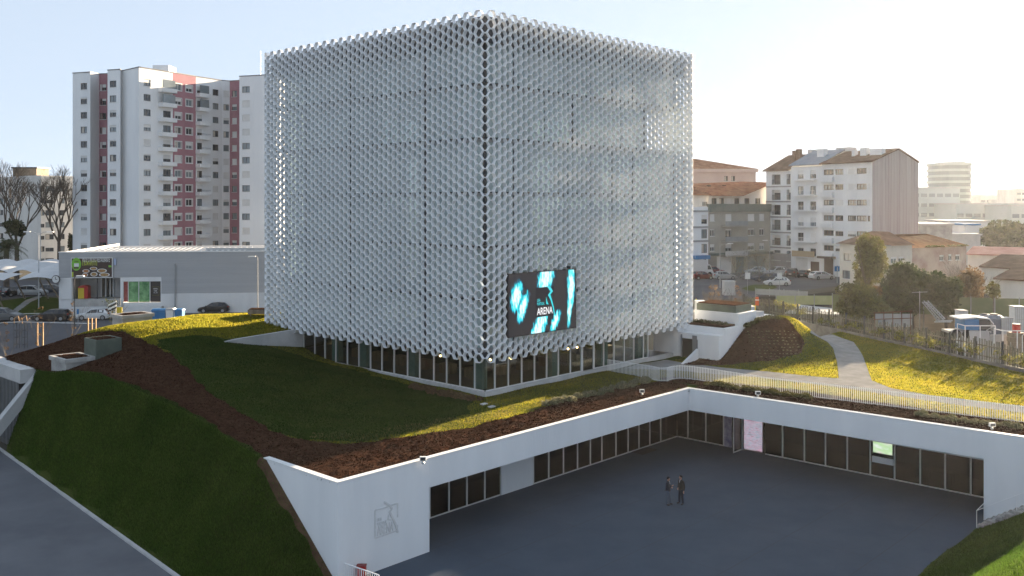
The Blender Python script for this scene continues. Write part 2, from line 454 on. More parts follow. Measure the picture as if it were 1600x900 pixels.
# ------------------------------------------------------------------ ground
b = MB()
xs = np.r_[np.linspace(-2500, -160, 12), np.linspace(-140, 160, 76), np.linspace(180, 2500, 12)]
ys = np.r_[np.linspace(-150, 10, 5), np.linspace(14, 260, 62), np.linspace(280, 3500, 14)]
Xg, Yg = np.meshgrid(xs, ys, indexing='ij'); Zg = G(Xg, Yg)
V_ = np.stack([Xg, Yg, Zg], -1).reshape(-1, 3); nj = len(ys)
I, J = np.meshgrid(np.arange(len(xs) - 1), np.arange(nj - 1), indexing='ij')
q = (I * nj + J).ravel()
M['ground'] = mk('ground_earth', (.09, .085, .07), (.15, .14, .115), .12, .9, .3, 6, contrast=1.0, spec=0.0)
kind(fast_mesh('ground', V_, np.stack([q, q + nj, q + nj + 1, q + 1], 1), M['ground'], smooth=True), 'structure')

# court paving, in two bays with a fine joint between, and the road at the foot of the bank
b = MB()
b.add([(*uv(8, 17.0), 0), (*uv(63.8, 17.0), 0), (*uv(63.8, 41.3), 0), (*uv(8, 41.3), 0)], [(0, 1, 2, 3)])
b.add([(*uv(8, 5), 0), (*uv(44.0, 5), 0), (*uv(44.0, 16.996), 0), (*uv(8, 16.996), 0)], [(0, 1, 2, 3)])
kind(b.build('plaza', M['plaza']), 'structure')
b = MB()
for k, vv in enumerate((19.5, 24.4, 29.3, 34.2, 37.6)):
    b.add([(*uv(28, vv - .015), .004), (*uv(63.0, vv - .015), .004), (*uv(63.0, vv + .015), .004), (*uv(28, vv + .015), .004)], [(0, 1, 2, 3)])
for uu in (35, 42, 49, 56):
    b.add([(*uv(uu - .012, 17.5), .005), (*uv(uu + .012, 17.5), .005), (*uv(uu + .012, 41), .005), (*uv(uu - .012, 41), .005)], [(0, 1, 2, 3)])
kind(b.build('plaza_joints', mk('paving_joint', (.05, .055, .065), None, 1, .9)), 'structure')

rd = lambda u, v: np.minimum(toe_u(v) - .25 - u, u - (toe_u(v) - 7.4))
region('road', (12, 27, 30, 120), 1.0, lambda u, v: 0 * u, rd, M['road'], .006)
b = MB()
for i in range(62):                                   # kerb stones along the foot of the bank, in lengths with open joints
    v0 = 36 + i * 1.02; v1 = v0 + 1.0
    a0, a1 = float(toe_u(v0)), float(toe_u(v1))
    p = [uv(a0 - .26, v0), uv(a1 - .26, v1), uv(a1 - .06, v1), uv(a0 - .06, v0)]
    b.hexa([(*c, -.1) for c in p] + [(*c, .11) for c in p])
kind(b.build('kerb', M['concrete_light']), 'structure')
region('verge', (4, 20, 30, 120), 1.2, lambda u, v: 0 * u, lambda u, v: (toe_u(v) - 7.4) - u, M['grass_ground'], .03)

# ------------------------------------------------------------------ the hill: lawn, mulch, bank
hall = lambda u, v: np.minimum(np.minimum(u - 46.9, v - 46.35), np.minimum(72.2 - u, 72.6 - v))
svc = lambda u, v: np.minimum(u - 70.55, v - 41.45)
mulch_px = [(413, 717), (470, 738), (531, 757), (640, 726), (760, 693), (880, 659), (1000, 626), (1072, 606), (1066, 596), (1035, 595), (985, 604), (930, 614), (870, 630), (800, 652),
            (740, 668), (660, 680), (590, 691), (530, 694), (470, 688), (420, 672), (385, 652), (350, 630), (318, 607), (296, 580), (262, 552), (225, 533), (200, 521),
            (170, 519), (125, 524), (60, 538), (10, 551), (-60, 566), (-60, 592), (0, 578), (60, 585), (92, 589), (140, 582), (200, 600), (255, 621), (300, 645), (350, 676), (390, 700)]
mulch_poly = hitpoly(mulch_px, TH)
lawn_dom = lambda u, v: np.minimum(np.minimum(u - crest_u(v), np.where(u < 59.45, v - 37.5, 9)), np.minimum(-hall(u, v), -svc(u, v)))
f_m = lambda u, v: np.minimum(sdist(mulch_poly, u, v) + wob(u, v, .22), lawn_dom(u, v))
region('lawn', (25, 75, 37.3, 68.45), .5, TH, lambda u, v: np.minimum(lawn_dom(u, v), np.where(v < 45.5, 61.3 - u, 1)), M['grass_ground'])
region('hilltop_lawn', (25, 66, 68.45, 95), .6, TH, lawn_dom, M['grass_ground'])
region('mulch_bed', (25, 62, 37.3, 90), .33, TH, lambda u, v: np.minimum(f_m(u, v), 61.2 - u), M['mulch'], .035, .06)
chips('mulch', f_m, lambda u, v: TH(u, v) + .04, (25, 61.2, 37.4, 86), 190000, .05, M['chip'], 5)
strip = hitpoly([(470, 688), (560, 690), (660, 680), (760, 660), (870, 628), (985, 602), (1030, 592), (1000, 586), (930, 600), (860, 622), (790, 640), (700, 655), (600, 672), (500, 680)], TH)
f_s = lambda u, v: sdist(strip, u, v) + wob(u, v, .5)
blades('dry_grass', lambda u, v: np.minimum(f_s(u, v), lawn_dom(u, v)), TH, (28, 61, 37, 60), 60000, .10, .022, M['blade_dry'], 9)
f_l = lambda u, v: np.minimum(lawn_dom(u, v), -f_m(u, v))
shade_toned_turf = hitpoly([(262, 533), (330, 528), (378, 531), (420, 541), (470, 556), (560, 581), (640, 603), (735, 624), (730, 648), (640, 668), (560, 684), (480, 682), (420, 663), (385, 644), (350, 621), (318, 597), (298, 571)], TH)
f_t = lambda u, v: np.minimum(f_l(u, v), np.maximum(sdist(shade_toned_turf, u, v) + wob(u, v, .35) + .9 * (1 - sstep(u, 36, 44)), 30.0 - u))  # lush oval plus crest fringe, whose shade is painted by the darker blades
blades('shade_toned_turf', f_t, TH, (27.6, 50, 38, 76), 300000, .06, .024, M['shade_toned_turf'], 10)
blades('grass', lambda u, v: np.minimum(np.minimum(f_l(u, v), -f_t(u, v)), np.where(v < 45.5, 60.5 - u, 1)), TH, (26, 61, 38, 68.4), 240000, .055, .024, M['blade'], 11)
blades('hilltop_grass', lambda u, v: np.minimum(f_l(u, v), -f_t(u, v)), TH, (26, 60, 68.45, 86), 110000, .085, .04, M['blade'], 12)
bank_dom = lambda u, v: np.minimum(np.minimum(u - toe_u(v) + .1, crest_u(v) - u), np.minimum(v - 37.0, 75.9 - v))
region('grass_bank', (21, 28, 36.5, 78), .4, TS, bank_dom, M['grass_ground'])
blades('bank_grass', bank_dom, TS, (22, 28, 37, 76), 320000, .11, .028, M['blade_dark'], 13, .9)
# eroded soil line along the return wall
soil_dom = lambda u, v: np.minimum(np.minimum(u - 27.25 - wob(u * 0, v, .18), 27.6 - u), np.minimum(v - 37.2, 44.3 - v))
region('soil_edge', (26.8, 27.7, 37, 44.6), .12, TS, soil_dom, M['soil'], .10, .06)

# right-hand lawn terrace, path, mound and berm
path_px = [(1000, 556), (1060, 566), (1130, 575), (1200, 581), (1270, 589), (1311, 592), (1308, 566), (1302, 545), (1292, 534), (1278, 527), (1266, 523), (1272, 519), (1298, 522),
           (1334, 535), (1348, 556), (1356, 578), (1362, 595), (1392, 607), (1450, 618), (1600, 636.5), (1800, 664), (1800, 676), (1600, 646), (1500, 634), (1400, 619.5), (1300, 605), (1180, 590), (1060, 580), (960, 576)]
path_poly = hitpoly(path_px, TR)
_f0, _f1 = to_uv(*gnd(1246, 504, 5.25)[:2]), to_uv(*gnd(1600, 582, 5.2)[:2])
def fence_side(u, v):
    dx, dy = _f1[0] - _f0[0], _f1[1] - _f0[1]; L_ = math.hypot(dx, dy)
    s_ = ((u - _f0[0]) * dy - (v - _f0[1]) * dx) / L_
    return -s_ if (60 - _f0[0]) * dy - (30 - _f0[1]) * dx < 0 else s_
r_dom = lambda u, v: np.minimum(np.minimum(fence_side(u, v) - .1, 99), np.minimum(u - np.where(v < 37.45, 59.75, 61.2), np.minimum(-svc(u, v), np.minimum(104 - u, 45.9 - v))))
f_p = lambda u, v: np.minimum(sdist(path_poly, u, v), r_dom(u, v))
mound_px = [(1064, 571), (1090, 556), (1123, 541), (1160, 512), (1200, 494), (1238, 508), (1253, 526), (1256, 546), (1246, 556), (1200, 566), (1130, 572)]
mound_poly = hitpoly(mound_px, TR)
f_mo = lambda u, v: np.minimum(sdist(mound_poly, u, v) + wob(u, v, .2), r_dom(u, v))
bed_px = [(1072, 606), (1200, 627), (1330, 646), (1600, 684), (1800, 712), (1800, 690), (1600, 661), (1450, 641), (1330, 624), (1250, 611), (1150, 600), (1062, 590), (1030, 592)]
bed_poly = hitpoly(bed_px, TR)
f_b = lambda u, v: np.minimum(sdist(bed_poly, u, v) + wob(u, v, .08), r_dom(u, v))
region('garden_lawn', (59.5, 104, -12, 46), .5, TR, r_dom, M['grass_ground'])
region('path', (59.5, 104, -12, 46), .5, TR, f_p, M['path'], .03)
region('mound_bed', (64, 95, 30, 46), .33, TR, f_mo, M['mulch'], .04, .07)
region('parapet_bed', (59.5, 66, -5, 46), .25, TR, f_b, M['mulch'], .04, .06)
chips('mound_mulch', lambda u, v: np.maximum(f_mo(u, v), f_b(u, v)), lambda u, v: TR(u, v) + .05, (59.6, 95, -2, 46), 150000, .055, M['chip'], 6)
blades('garden_grass', lambda u, v: np.minimum(np.minimum(r_dom(u, v), -f_p(u, v)), np.minimum(-f_mo(u, v), -f_b(u, v))), TR, (60, 98, 2, 45), 330000, .07, .032, M['blade'], 15)
berm_dom = lambda u, v: np.minimum(np.minimum(17.05 - v + wob(u, v, .05), 57.5 - u), u - 34)
region('grass_berm', (33, 58, -6, 18), .4, TB, berm_dom, M['grass_ground'])
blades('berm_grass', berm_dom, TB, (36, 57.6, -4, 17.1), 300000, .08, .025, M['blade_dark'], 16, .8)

# ------------------------------------------------------------------ the hall: honeycomb cube over a glazed ground floor
U0, U1, V0, V1 = 45.8, 73.1, 45.2, 73.5
ZB, ZT = 7.95, 32.3
hall_o = thing('arena_hall', 'cube-shaped hall wrapped in a pale grey honeycomb screen above a glazed ground floor', 'hall', (*uv(U0, V0), 5.0), math.atan2(UY, UX))
rc = 0.9
def perim(s):
    """arc length along the rounded square, s = 0 at the near corner -> (u, v), outward normal (in uv)"""
    segs = []
    corners = [(U0, V0, math.pi), (U1, V0, 1.5 * math.pi), (U1, V1, 0), (U0, V1, .5 * math.pi)]
    q = math.pi / 2 * rc; a = U1 - U0 - 2 * rc; c = V1 - V0 - 2 * rc
    Lp = [a, c, a, c]; tot = 2 * (a + c) + 4 * q
    s = (s + q / 2) % tot
    cx = [U0 + rc, U1 - rc, U1 - rc, U0 + rc]; cy = [V0 + rc, V0 + rc, V1 - rc, V1 - rc]
    for k in range(4):
        th0 = math.pi + k * math.pi / 2
        if s < q:
            th = th0 + s / rc
            n = (math.cos(th), math.sin(th)); return (cx[k] + rc * n[0], cy[k] + rc * n[1]), n
        s -= q
        if s < Lp[k]:
            th = th0 + math.pi / 2; n = (math.cos(th), math.sin(th)); d = (-n[1], n[0])
            return (cx[k] + rc * n[0] + d[0] * s, cy[k] + rc * n[1] + d[1] * s), n
        s -= Lp[k]
    return perim(0)
TOT = 2 * (U1 - U0 + V1 - V0 - 4 * rc) + 2 * math.pi * rc
NC = 196; PC = TOT / NC; RH = PC / 1.5; PR = .6305; VS = PR / (RH * math.sqrt(3))
SCR = dict(u0=48.1, u1=55.75, z0=9.2, z1=13.75)       # the LED screen set into the honeycomb
NR = 38; DEP = .29; TAPER = .95; TH_ = .028
def side_of(c): return 0 if c < NC * .25 - 1 else 1 if c < NC * .5 else 2 if c < NC * .75 else 3
screens = [MB() for _ in range(4)]
ang = [math.pi / 3 * k for k in range(6)]
for c in range(NC):
    sc_ = c * PC
    odd = c % 2
    ring = {}
    offs = sorted(set([round(RH * x * math.cos(a), 6) for a in ang for x in (1, )] + [round((RH - TH_) * math.cos(a), 6) for a in ang]))
    cache = {o_: perim(sc_ + o_) for o_ in offs}; cache[0.0] = perim(sc_)
    for r in range(-odd, NR):
        zc = ZB + PR * (r + .5) + (PR / 2 if odd else 0)
        (pu, pv), _ = cache.get(0.0) or perim(sc_)
        if c < 64 and SCR['u0'] - .12 < pu < SCR['u1'] + .12 and abs(pv - V0) < .3 and SCR['z0'] - .15 < zc < SCR['z1'] + .15: continue
        mb = screens[side_of(c)]
        vs = []
        for dep in (0, DEP):
            for rad in (RH * .998, RH - TH_):
                for a in ang:
                    (qu, qv), n = cache[round((RH if rad > RH - .01 else RH - TH_) * math.cos(a), 6)]
                    if dep:                                         # cells narrow towards the back
                        (mu, mv), n0 = cache[0.0]; qu, qv = mu + (qu - mu) * TAPER, mv + (qv - mv) * TAPER
                        n = n0
                    k_ = TAPER if dep else 1.0
                    x, y = uv(qu - n[0] * dep, qv - n[1] * dep)
                    vs.append((x, y, zc + rad * VS * k_ * math.sin(a)))
        edge = r in (-odd, NR - 1)
        fs = []
        for k in range(6):
            k2 = (k + 1) % 6
            fs.append((k, k2, 6 + k2, 6 + k))                       # front rim
            fs.append((6 + k, 6 + k2, 18 + k2, 18 + k))             # inside wall
            fs.append((12 + k, 18 + k, 18 + k2, 12 + k2))           # back rim
            fs.append((k, 12 + k, 12 + k2, k2))                     # outside wall
        mb.add(vs, fs)
for mb in screens: mb.build('honeycomb_screen', M['hex'], hall_o)

# inside the screen: roof, parapet, floors, catwalks, curtain wall
b = MB(); b.ubox(U0 + .95, V0 + .95, ZT - 1.0, U1 - .95, V1 - .95, ZT - .62); b.build('roof', M['concrete'], hall_o)
b = MB()
for (a0, c0, a1, c1) in ((U0 + .7, V0 + .7, U1 - .7, V0 + .92), (U0 + .7, V1 - .92, U1 - .7, V1 - .7), (U0 + .7, V0 + .92, U0 + .92, V1 - .92), (U1 - .92, V0 + .92, U1 - .7, V1 - .92)):
    b.ubox(a0, c0, ZT - 2.2, a1, c1, ZT - .38)
b.build('parapet', M['dark'], hall_o)
FL = [8.35, 12.0, 15.75, 19.6, 23.45, 27.3]
for i, z in enumerate(FL):
    b = MB(); b.ubox(U0 + 1.75, V0 + 1.75, z - .28, U1 - 1.75, V1 - 1.75, z); b.build('floor_slab', M['concrete_light'], hall_o)
    b = MB()
    for (a0, c0, a1, c1) in ((U0 + .6, V0 + .6, U1 - .6, V0 + 1.3), (U0 + .6, V1 - 1.3, U1 - .6, V1 - .6), (U0 + .6, V0 + 1.3, U0 + 1.3, V1 - 1.3), (U1 - 1.3, V0 + 1.3, U1 - .6, V1 - 1.3)):
        b.ubox(a0, c0, z - .12, a1, c1, z - .02)
    if i: b.build('catwalk', M['dark'], hall_o)
    top = (FL + [ZT - 1.05])[i + 1]
    b = MB(); m = MB(); cut = i == 4
    g = 1.6
    if cut: foot = [(U0 + g, V0 + g), (67.0, V0 + g), (67.0, V0 + 9), (U1 - g, V0 + 9), (U1 - g, V1 - g), (U0 + g, V1 - g)]
    else: foot = [(U0 + g, V0 + g), (U1 - g, V0 + g), (U1 - g, V1 - g), (U0 + g, V1 - g)]
    for k in range(len(foot)):
        p, q_ = foot[k], foot[(k + 1) % len(foot)]
        b.add([(*uv(*p), z + .01), (*uv(*q_), z + .01), (*uv(*q_), top - .3), (*uv(*p), top - .3)], [(0, 1, 2, 3)])
        L_ = math.hypot(q_[0] - p[0], q_[1] - p[1]); nn = max(1, int(L_ / 3.0))
        for j in range(nn + 1):
            u_, v_ = p[0] + (q_[0] - p[0]) * j / nn, p[1] + (q_[1] - p[1]) * j / nn
            wd = .10 if j % 3 == 0 else .04
            m.ubox(u_ - wd, v_ - wd, z, u_ + wd, v_ + wd, top - .28)
    b.add(m.v, m.f, 1)
    b.build('curtain_wall', [M['glass_teal'], M['dark']], hall_o)
b = MB(); b.ubox(56, 56, 8.4, 63, 64, ZT - 1.1); b.ubox(48.5, 66, 8.4, 54, 70, ZT - 1.1)
b.build('core', mk('core_wall', (.45, .41, .36), (.56, .52, .46), .2, .8), hall_o)
M['warm'] = mk('warm_partition', (.42, .22, .12), (.5, .3, .18), .4, .7)
b = MB()
for z in (12.0, 15.75, 19.6):
    b.ubox(49.5, 58, z + .02, 50, 63, z + 2.9)
    b.build('partition', M['warm'], hall_o); b = MB(); b.ubox(58, 49, z + .02, 64, 49.4, z + 2.6); b.build('partition', M['warm'], hall_o); b = MB()

# glazed ground floor on its plinth
GU, GV = U0 + 1.0, V0 + 1.0
ZP = 5.47
b = MB(); b.ubox(GU - .25, GV - .25, 4.3, 70.4, V1 - 1, ZP); b.build('plinth', M['concrete_light'], hall_o)
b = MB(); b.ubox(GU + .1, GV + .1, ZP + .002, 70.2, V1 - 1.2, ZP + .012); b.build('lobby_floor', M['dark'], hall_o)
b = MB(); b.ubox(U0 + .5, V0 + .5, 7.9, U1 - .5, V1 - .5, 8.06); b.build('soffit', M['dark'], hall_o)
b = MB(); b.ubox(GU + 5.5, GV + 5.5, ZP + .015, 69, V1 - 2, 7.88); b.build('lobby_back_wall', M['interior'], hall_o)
lob_u = [GU]; lob_v = [GV]
pxs_v = [757, 773, 794, 815, 835, 854, 872, 891, 908, 928, 943, 959, 975, 990, 1005, 1012]
us_ = [GU] + [(lambda Y, p=p: UX * (p - CX) / F * Y + UY * Y)(on_v(p, GV)) for p in pxs_v[1:]]
pxs_u = [750, 742, 719, 698, 678, 656, 637, 616, 597, 579, 561, 543, 525, 508, 492, 475]
vs_ = [GV] + [(lambda Y, p=p: -UY * (p - CX) / F * Y + UX * Y)(on_u(p, GU)) for p in pxs_u[1:]]
for i in range(len(us_) - 1):
    b = MB()
    if i != 8: b.ubox(us_[i] + .05, GV, ZP + .07, us_[i + 1] - .05, GV + .03, 7.9)
    b.ubox(us_[i + 1] - .05, GV - .04, ZP + .005, us_[i + 1] + .05, GV + .07, 7.9, 1)
    if i != 8: b.ubox(us_[i] + .055, GV - .04, ZP + .004, us_[i + 1] - .055, GV + .07, ZP + .065, 1)
    b.build('glass_panel', [M['glass_lobby'], M['frame_white']], hall_o)
for i in range(len(vs_) - 1):
    b = MB(); b.ubox(GU, vs_[i] + .05, ZP + .07, GU + .03, vs_[i + 1] - .05, 7.9)
    b.ubox(GU - .04, vs_[i + 1] - .05, ZP + .005, GU + .07, vs_[i + 1] + .05, 7.9, 1)
    b.ubox(GU - .04, vs_[i] + .055, ZP + .004, GU + .07, vs_[i + 1] - .055, ZP + .065, 1)
    b.build('glass_panel', [M['glass_lobby'], M['frame_white']], hall_o)
b = MB(); b.ubox(GU - .06, GV - .06, ZP + .005, GU + .05, GV + .05, 7.9); b.build('corner_post', M['glass_lobby'], hall_o)
dr = MB(); u_, w_ = us_[8], us_[9]
dr.ubox(u_ + .03, GV - .07, ZP + .01, u_ + .16, GV + .05, 7.9); dr.ubox(w_ - .16, GV - .07, ZP + .01, w_ - .03, GV + .05, 7.9); dr.ubox(u_ + .16, GV - .07, 7.55, w_ - .16, GV + .05, 7.9)
door = dr.build('door', M['frame_white'], hall_o)
b = MB(); b.ubox(u_ + .16, GV - .02, ZP + .03, w_ - .16, GV + .01, 7.55); b.build('door_pane', M['glass_lobby'], door)
for p in (867, 943, 1000):
    Y = on_v(p, GV + .5); u_ = UX * (p - CX) / F * Y + UY * Y
    b = MB(); b.ubox(u_ - .45, GV + .4, ZP + .01, u_ + .45, GV + .9, 7.88); b.build('column', M.get('teal') or M.setdefault('teal', mk('teal_column', (.16, .26, .23), (.22, .32, .29), 1, .5)), hall_o)
for p in (748, 644, 568, 525):
    Y = on_u(p, GU + .5); v_ = -UY * (p - CX) / F * Y + UX * Y
    b = MB(); b.ubox(GU + .4, v_ - .45, ZP + .01, GU + .9, v_ + .45, 7.88); b.build('column', M['teal'], hall_o)
bulb = emis('lit_bulb', (1.0, .62, .28), 4.0)
for k, (u_, v_, z_) in enumerate(((48.6, 48.0, 7.0), (49.5, 48.3, 7.15), (50.2, 48.6, 6.9), (51.4, 48.2, 7.1), (52.5, 49.0, 6.8), (48.5, 50.5, 7.1), (48.8, 53.0, 7.0), (58.2, 48.0, 7.0), (59.6, 48.2, 6.95), (49.0, 57.0, 7.0), (48.6, 62.0, 7.05), (48.4, 65.6, 7.1))):
    c = uv(u_, v_); b = MB(); b.ball((*c, z_), .085, 8); o = b.build('pendant_lamp', bulb, hall_o)
for k in range(7):
    u_ = 49.2 + k * 2.7; b = MB(); b.ubox(u_, 49.6, ZP + .02, u_ + 1.2, 50.4, ZP + .75); b.build('lobby_counter', M['wood'], hall_o)
for k in range(6):
    v_ = 50 + k * 2.8; b = MB(); b.ubox(49.6, v_, ZP + .02, 50.4, v_ + 1.2, ZP + .75); b.build('lobby_counter', M['wood'], hall_o)

# LED screen set into the honeycomb
Us, Ue, Zs, Ze = SCR['u0'], SCR['u1'], SCR['z0'], SCR['z1']
led = thing('led_screen', 'large dark LED screen with glowing cyan streaks set into the honeycomb facade', 'screen', (*uv((Us + Ue) / 2, V0), Zs))
b = MB(); b.ubox(Us, V0 - .02, Zs, Ue, V0 + .5, Ze); b.build('cabinet', M['black'], led)
def led_mat():
    m = bpy.data.materials.new('led_picture'); m.use_nodes = True
    nt = m.node_tree; N = nt.nodes; L = nt.links; pb = N['Principled BSDF']
    pb.inputs['Base Color'].default_value = (.01, .01, .012, 1); pb.inputs['Roughness'].default_value = .35
    tc = N.new('ShaderNodeTexCoord'); sp = N.new('ShaderNodeSeparateXYZ'); L.new(tc.outputs['UV'], sp.inputs[0])
    def math_(op, a, b_=None, c_=None):
        n = N.new('ShaderNodeMath'); n.operation = op
        for i, x in enumerate((a, b_, c_)):
            if x is None: continue
            if isinstance(x, (int, float)): n.inputs[i].default_value = x
            else: L.new(x, n.inputs[i])
        return n.outputs[0]
    X, Y = sp.outputs[0], sp.outputs[1]
    def streak(cx, cy, sx, sy, slope):
        dx = math_('DIVIDE', math_('SUBTRACT', math_('SUBTRACT', X, cx), math_('MULTIPLY', math_('SUBTRACT', Y, cy), slope)), sx)
        dy = math_('DIVIDE', math_('SUBTRACT', Y, cy), sy)
        r2 = math_('ADD', math_('MULTIPLY', dx, dx), math_('MULTIPLY', dy, dy))
        return math_('MAXIMUM', math_('SUBTRACT', 1.0, r2), 0.0)
    tot = None
    for a in ((.11, .64, .12, .34, .10), (.20, .44, .09, .34, .22), (.54, .92, .17, .42, .14), (.44, .10, .14, .38, .28), (.68, .16, .09, .24, .3), (.925, .72, .085, .58, .02), (.90, .32, .05, .40, .05)):
        s = streak(*a); tot = s if tot is None else math_('MAXIMUM', tot, s)
    nz = N.new('ShaderNodeTexNoise'); mp = N.new('ShaderNodeMapping'); mp.inputs['Scale'].default_value = (34, 5, 1); mp.inputs['Rotation'].default_value = (0, 0, .35)
    L.new(tc.outputs['UV'], mp.inputs[0]); L.new(mp.outputs[0], nz.inputs['Vector']); nz.inputs['Scale'].default_value = 1.6; nz.inputs['Detail'].default_value = 8
    val = math_('SUBTRACT', math_('MULTIPLY', tot, 2.0), math_('MULTIPLY', math_('SUBTRACT', 1.0, math_('MULTIPLY', nz.outputs[0], 1.3)), 2.3))
    rp = N.new('ShaderNodeValToRGB'); e = rp.color_ramp.elements
    e[0].position = .0; e[0].color = (.012, .012, .018, 1); e[1].position = 1.0; e[1].color = (.80, .97, 1, 1)
    x = e.new(.18); x.color = (.0, .10, .22, 1); x = e.new(.45); x.color = (.0, .62, .72, 1); x = e.new(.74); x.color = (.06, .80, .90, 1)
    L.new(val, rp.inputs[0]); L.new(rp.outputs[0], pb.inputs['Emission Color']); pb.inputs['Emission Strength'].default_value = .24
    return m
me = bpy.data.meshes.new('picture'); ob = bpy.data.objects.new('picture', me)
lp = uv((Us + Ue) / 2, V0)
vv = [Vector((*uv(a, V0 - .026), z)) - Vector((*lp, Zs)) for a, z in ((Us + .05, Zs + .05), (Ue - .05, Zs + .05), (Ue - .05, Ze - .05), (Us + .05, Ze - .05))]
me.from_pydata([tuple(p) for p in vv], [], [(0, 1, 2, 3)])
ul = me.uv_layers.new(name='UVMap')
for i, c in enumerate(((0, 0), (1, 0), (1, 1), (0, 1))): ul.data[i].uv = c
me.materials.append(led_mat()); COL.objects.link(ob); ob.parent = led; WM[ob] = WM[led]
def scr(a, z, d=0.0): return (*uv(Us + a * (Ue - Us), V0 - .030 - d), Zs + z * (Ze - Zs))
b = MB()
b.add([scr(*p) for p in ((.385, .265), (.652, .265), (.652, .735), (.61, .735), (.63, .70), (.60, .62), (.565, .74), (.385, .74))], [(0, 1, 2, 3, 4, 5, 6, 7)], 0)
b.add([scr(x, z, .004) for x, z in ((.545, .755), (.60, .735), (.64, .66), (.600, .61), (.63, .50), (.655, .38), (.668, .27), (.655, .27), (.635, .40), (.60, .53), (.565, .605), (.605, .665))], [tuple(range(12))], 1)
b.add([scr(x, z, .004) for x, z in ((.535, .59), (.555, .50), (.575, .45), (.54, .46))], [(0, 1, 2, 3)], 1)
WW, HH = Ue - Us, Ze - Zs
text_mesh(b, 'LIGA', .30, lambda x, y, d: scr(.405 + x / WW, .515 + y / HH, .005), 1, width=.36)
text_mesh(b, 'PORTUGAL', .30, lambda x, y, d: scr(.405 + x / WW, .455 + y / HH, .005), 1, width=.82)
text_mesh(b, 'ARENA', .74, lambda x, y, d: scr(.405 + x / WW, .30 + y / HH, .006), 2, width=1.75)
b.build('emblem', [emis('emblem_ground', (.012, .012, .02), .15), emis('emblem_cyan', (.03, .72, .80), .21), emis('emblem_white', (.95, .95, .97), .22)], led)
b = MB(); b.ubox(54.9, V0 - .10, Ze + .02, 55.0, V0 + .2, Ze + .22); b.build('camera_bracket', M['dark'], led)
# ------------------------------------------------------------------ the sunken court: white walls, fascias, glazing
court = thing('court_pavilion', 'long low white wing sunk in the ground, its glazed front around the paved court', 'building', (*uv(59.4, 37.4), 0), math.atan2(UY, UX))
W = M['white']
def uat(px, v): Y = on_v(px, v); return UX * (px - CX) / F * Y + UY * Y
def vat(px, u): Y = on_u(px, u); return -UY * (px - CX) / F * Y + UX * Y
UE, VE = 59.4, 37.4
uS = uat(671, VE)
b = MB(); b.ubox(27.6, VE, -.2, uS, VE + .35, 5.0); b.ubox(27.6, VE + .353, -.2, 27.95, 43.9, 5.0); b.build('wall', W, court)
b = MB(); b.ubox(27.57, VE - .03, 5.002, UE + .0, VE + .33, 5.06); b.ubox(27.57, VE + .333, 5.002, 27.93, 43.95, 5.06)
b.hexa([(*uv(UE, -6), 5.42), (*uv(UE + .36, -6), 5.42), (*uv(UE + .36, VE + .33), 5.002), (*uv(UE, VE + .33), 5.002), (*uv(UE, -6), 5.48), (*uv(UE + .36, -6), 5.48), (*uv(UE + .36, VE + .33), 5.06), (*uv(UE, VE + .33), 5.06)])
b.build('coping', M['whitemetal'], court)
b = MB(); b.ubox(uS - .35, VE + .355, -.2, uS, 41.3, 3.42); b.build('wall', W, court)
b = MB(); b.ubox(uS + .003, VE, 3.45, UE + .35, VE + .35, 5.0); b.build('fascia', W, court)
V1E = vat(1537, UE)
def ztop(v): return 5.0 + .0095 * (VE - v)
b = MB()
p = [uv(UE, V1E), uv(UE + .35, V1E), uv(UE + .35, VE - .003), uv(UE, VE - .003)]
b.hexa([(*p[0], 3.62), (*p[1], 3.62), (*p[2], 3.45), (*p[3], 3.45), (*p[0], ztop(V1E)), (*p[1], ztop(V1E)), (*p[2], 5.0), (*p[3], 5.0)])
b.build('fascia', W, court)
b = MB(); p = [uv(UE, -6), uv(UE + .35, -6), uv(UE + .35, V1E - .002), uv(UE, V1E - .002)]
b.hexa([(*q, -.2) for q in p] + [(*p[0], ztop(-6)), (*p[1], ztop(-6)), (*p[2], ztop(V1E)), (*p[3], ztop(V1E))])
b.build('wall', W, court)
b = MB(); b.ubox(uS, VE + .352, 3.43, UE + 4.9, 46, 3.95); b.ubox(UE + .352, V1E - 1, 3.43, UE + 4.9, VE + .35, 3.95); b.build('soffit', M['concrete_light'], court)
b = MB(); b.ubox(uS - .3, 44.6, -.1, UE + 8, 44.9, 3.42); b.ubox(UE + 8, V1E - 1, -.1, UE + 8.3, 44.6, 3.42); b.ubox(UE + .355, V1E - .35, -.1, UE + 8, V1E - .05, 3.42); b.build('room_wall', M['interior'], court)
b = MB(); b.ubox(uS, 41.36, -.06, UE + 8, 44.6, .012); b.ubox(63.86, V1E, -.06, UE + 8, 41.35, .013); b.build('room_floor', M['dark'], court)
GVc, GUc = 41.3, 63.8
def panel_v(p0, p1, mat=None, name='glass_panel', z1=3.43):
    a, c = (uat(p0, GVc) if p0 < 1049 else GUc), (uat(p1, GVc) if p1 < 1049 else GUc)
    b = MB(); b.ubox(a + .05, GVc, .09, c - .05, GVc + .04, z1)
    for u_ in (a,): b.ubox(u_ - .045, GVc - .05, .015, u_ + .045, GVc + .08, z1, 1)
    b.ubox(a + .05, GVc - .05, .015, c - .05, GVc + .08, .08, 1)
    return b.build(name, [mat or M['glass_dark'], M['frame_white']], court)
L1 = [640, 671, 701, 729, 757, 782]
for i in range(5): panel_v(L1[i], L1[i + 1])
a, c = uat(782, GVc), uat(833, GVc)
b = MB(); b.ubox(a + .05, GVc - .04, .0, c - .06, GVc + .2, 3.43); b.build('wall', W, court)
L2 = [833, 857, 880, 902, 922, 940, 962, 981, 998, 1015, 1032, 1050]
for i in range(len(L2) - 1): panel_v(L2[i], L2[i + 1])
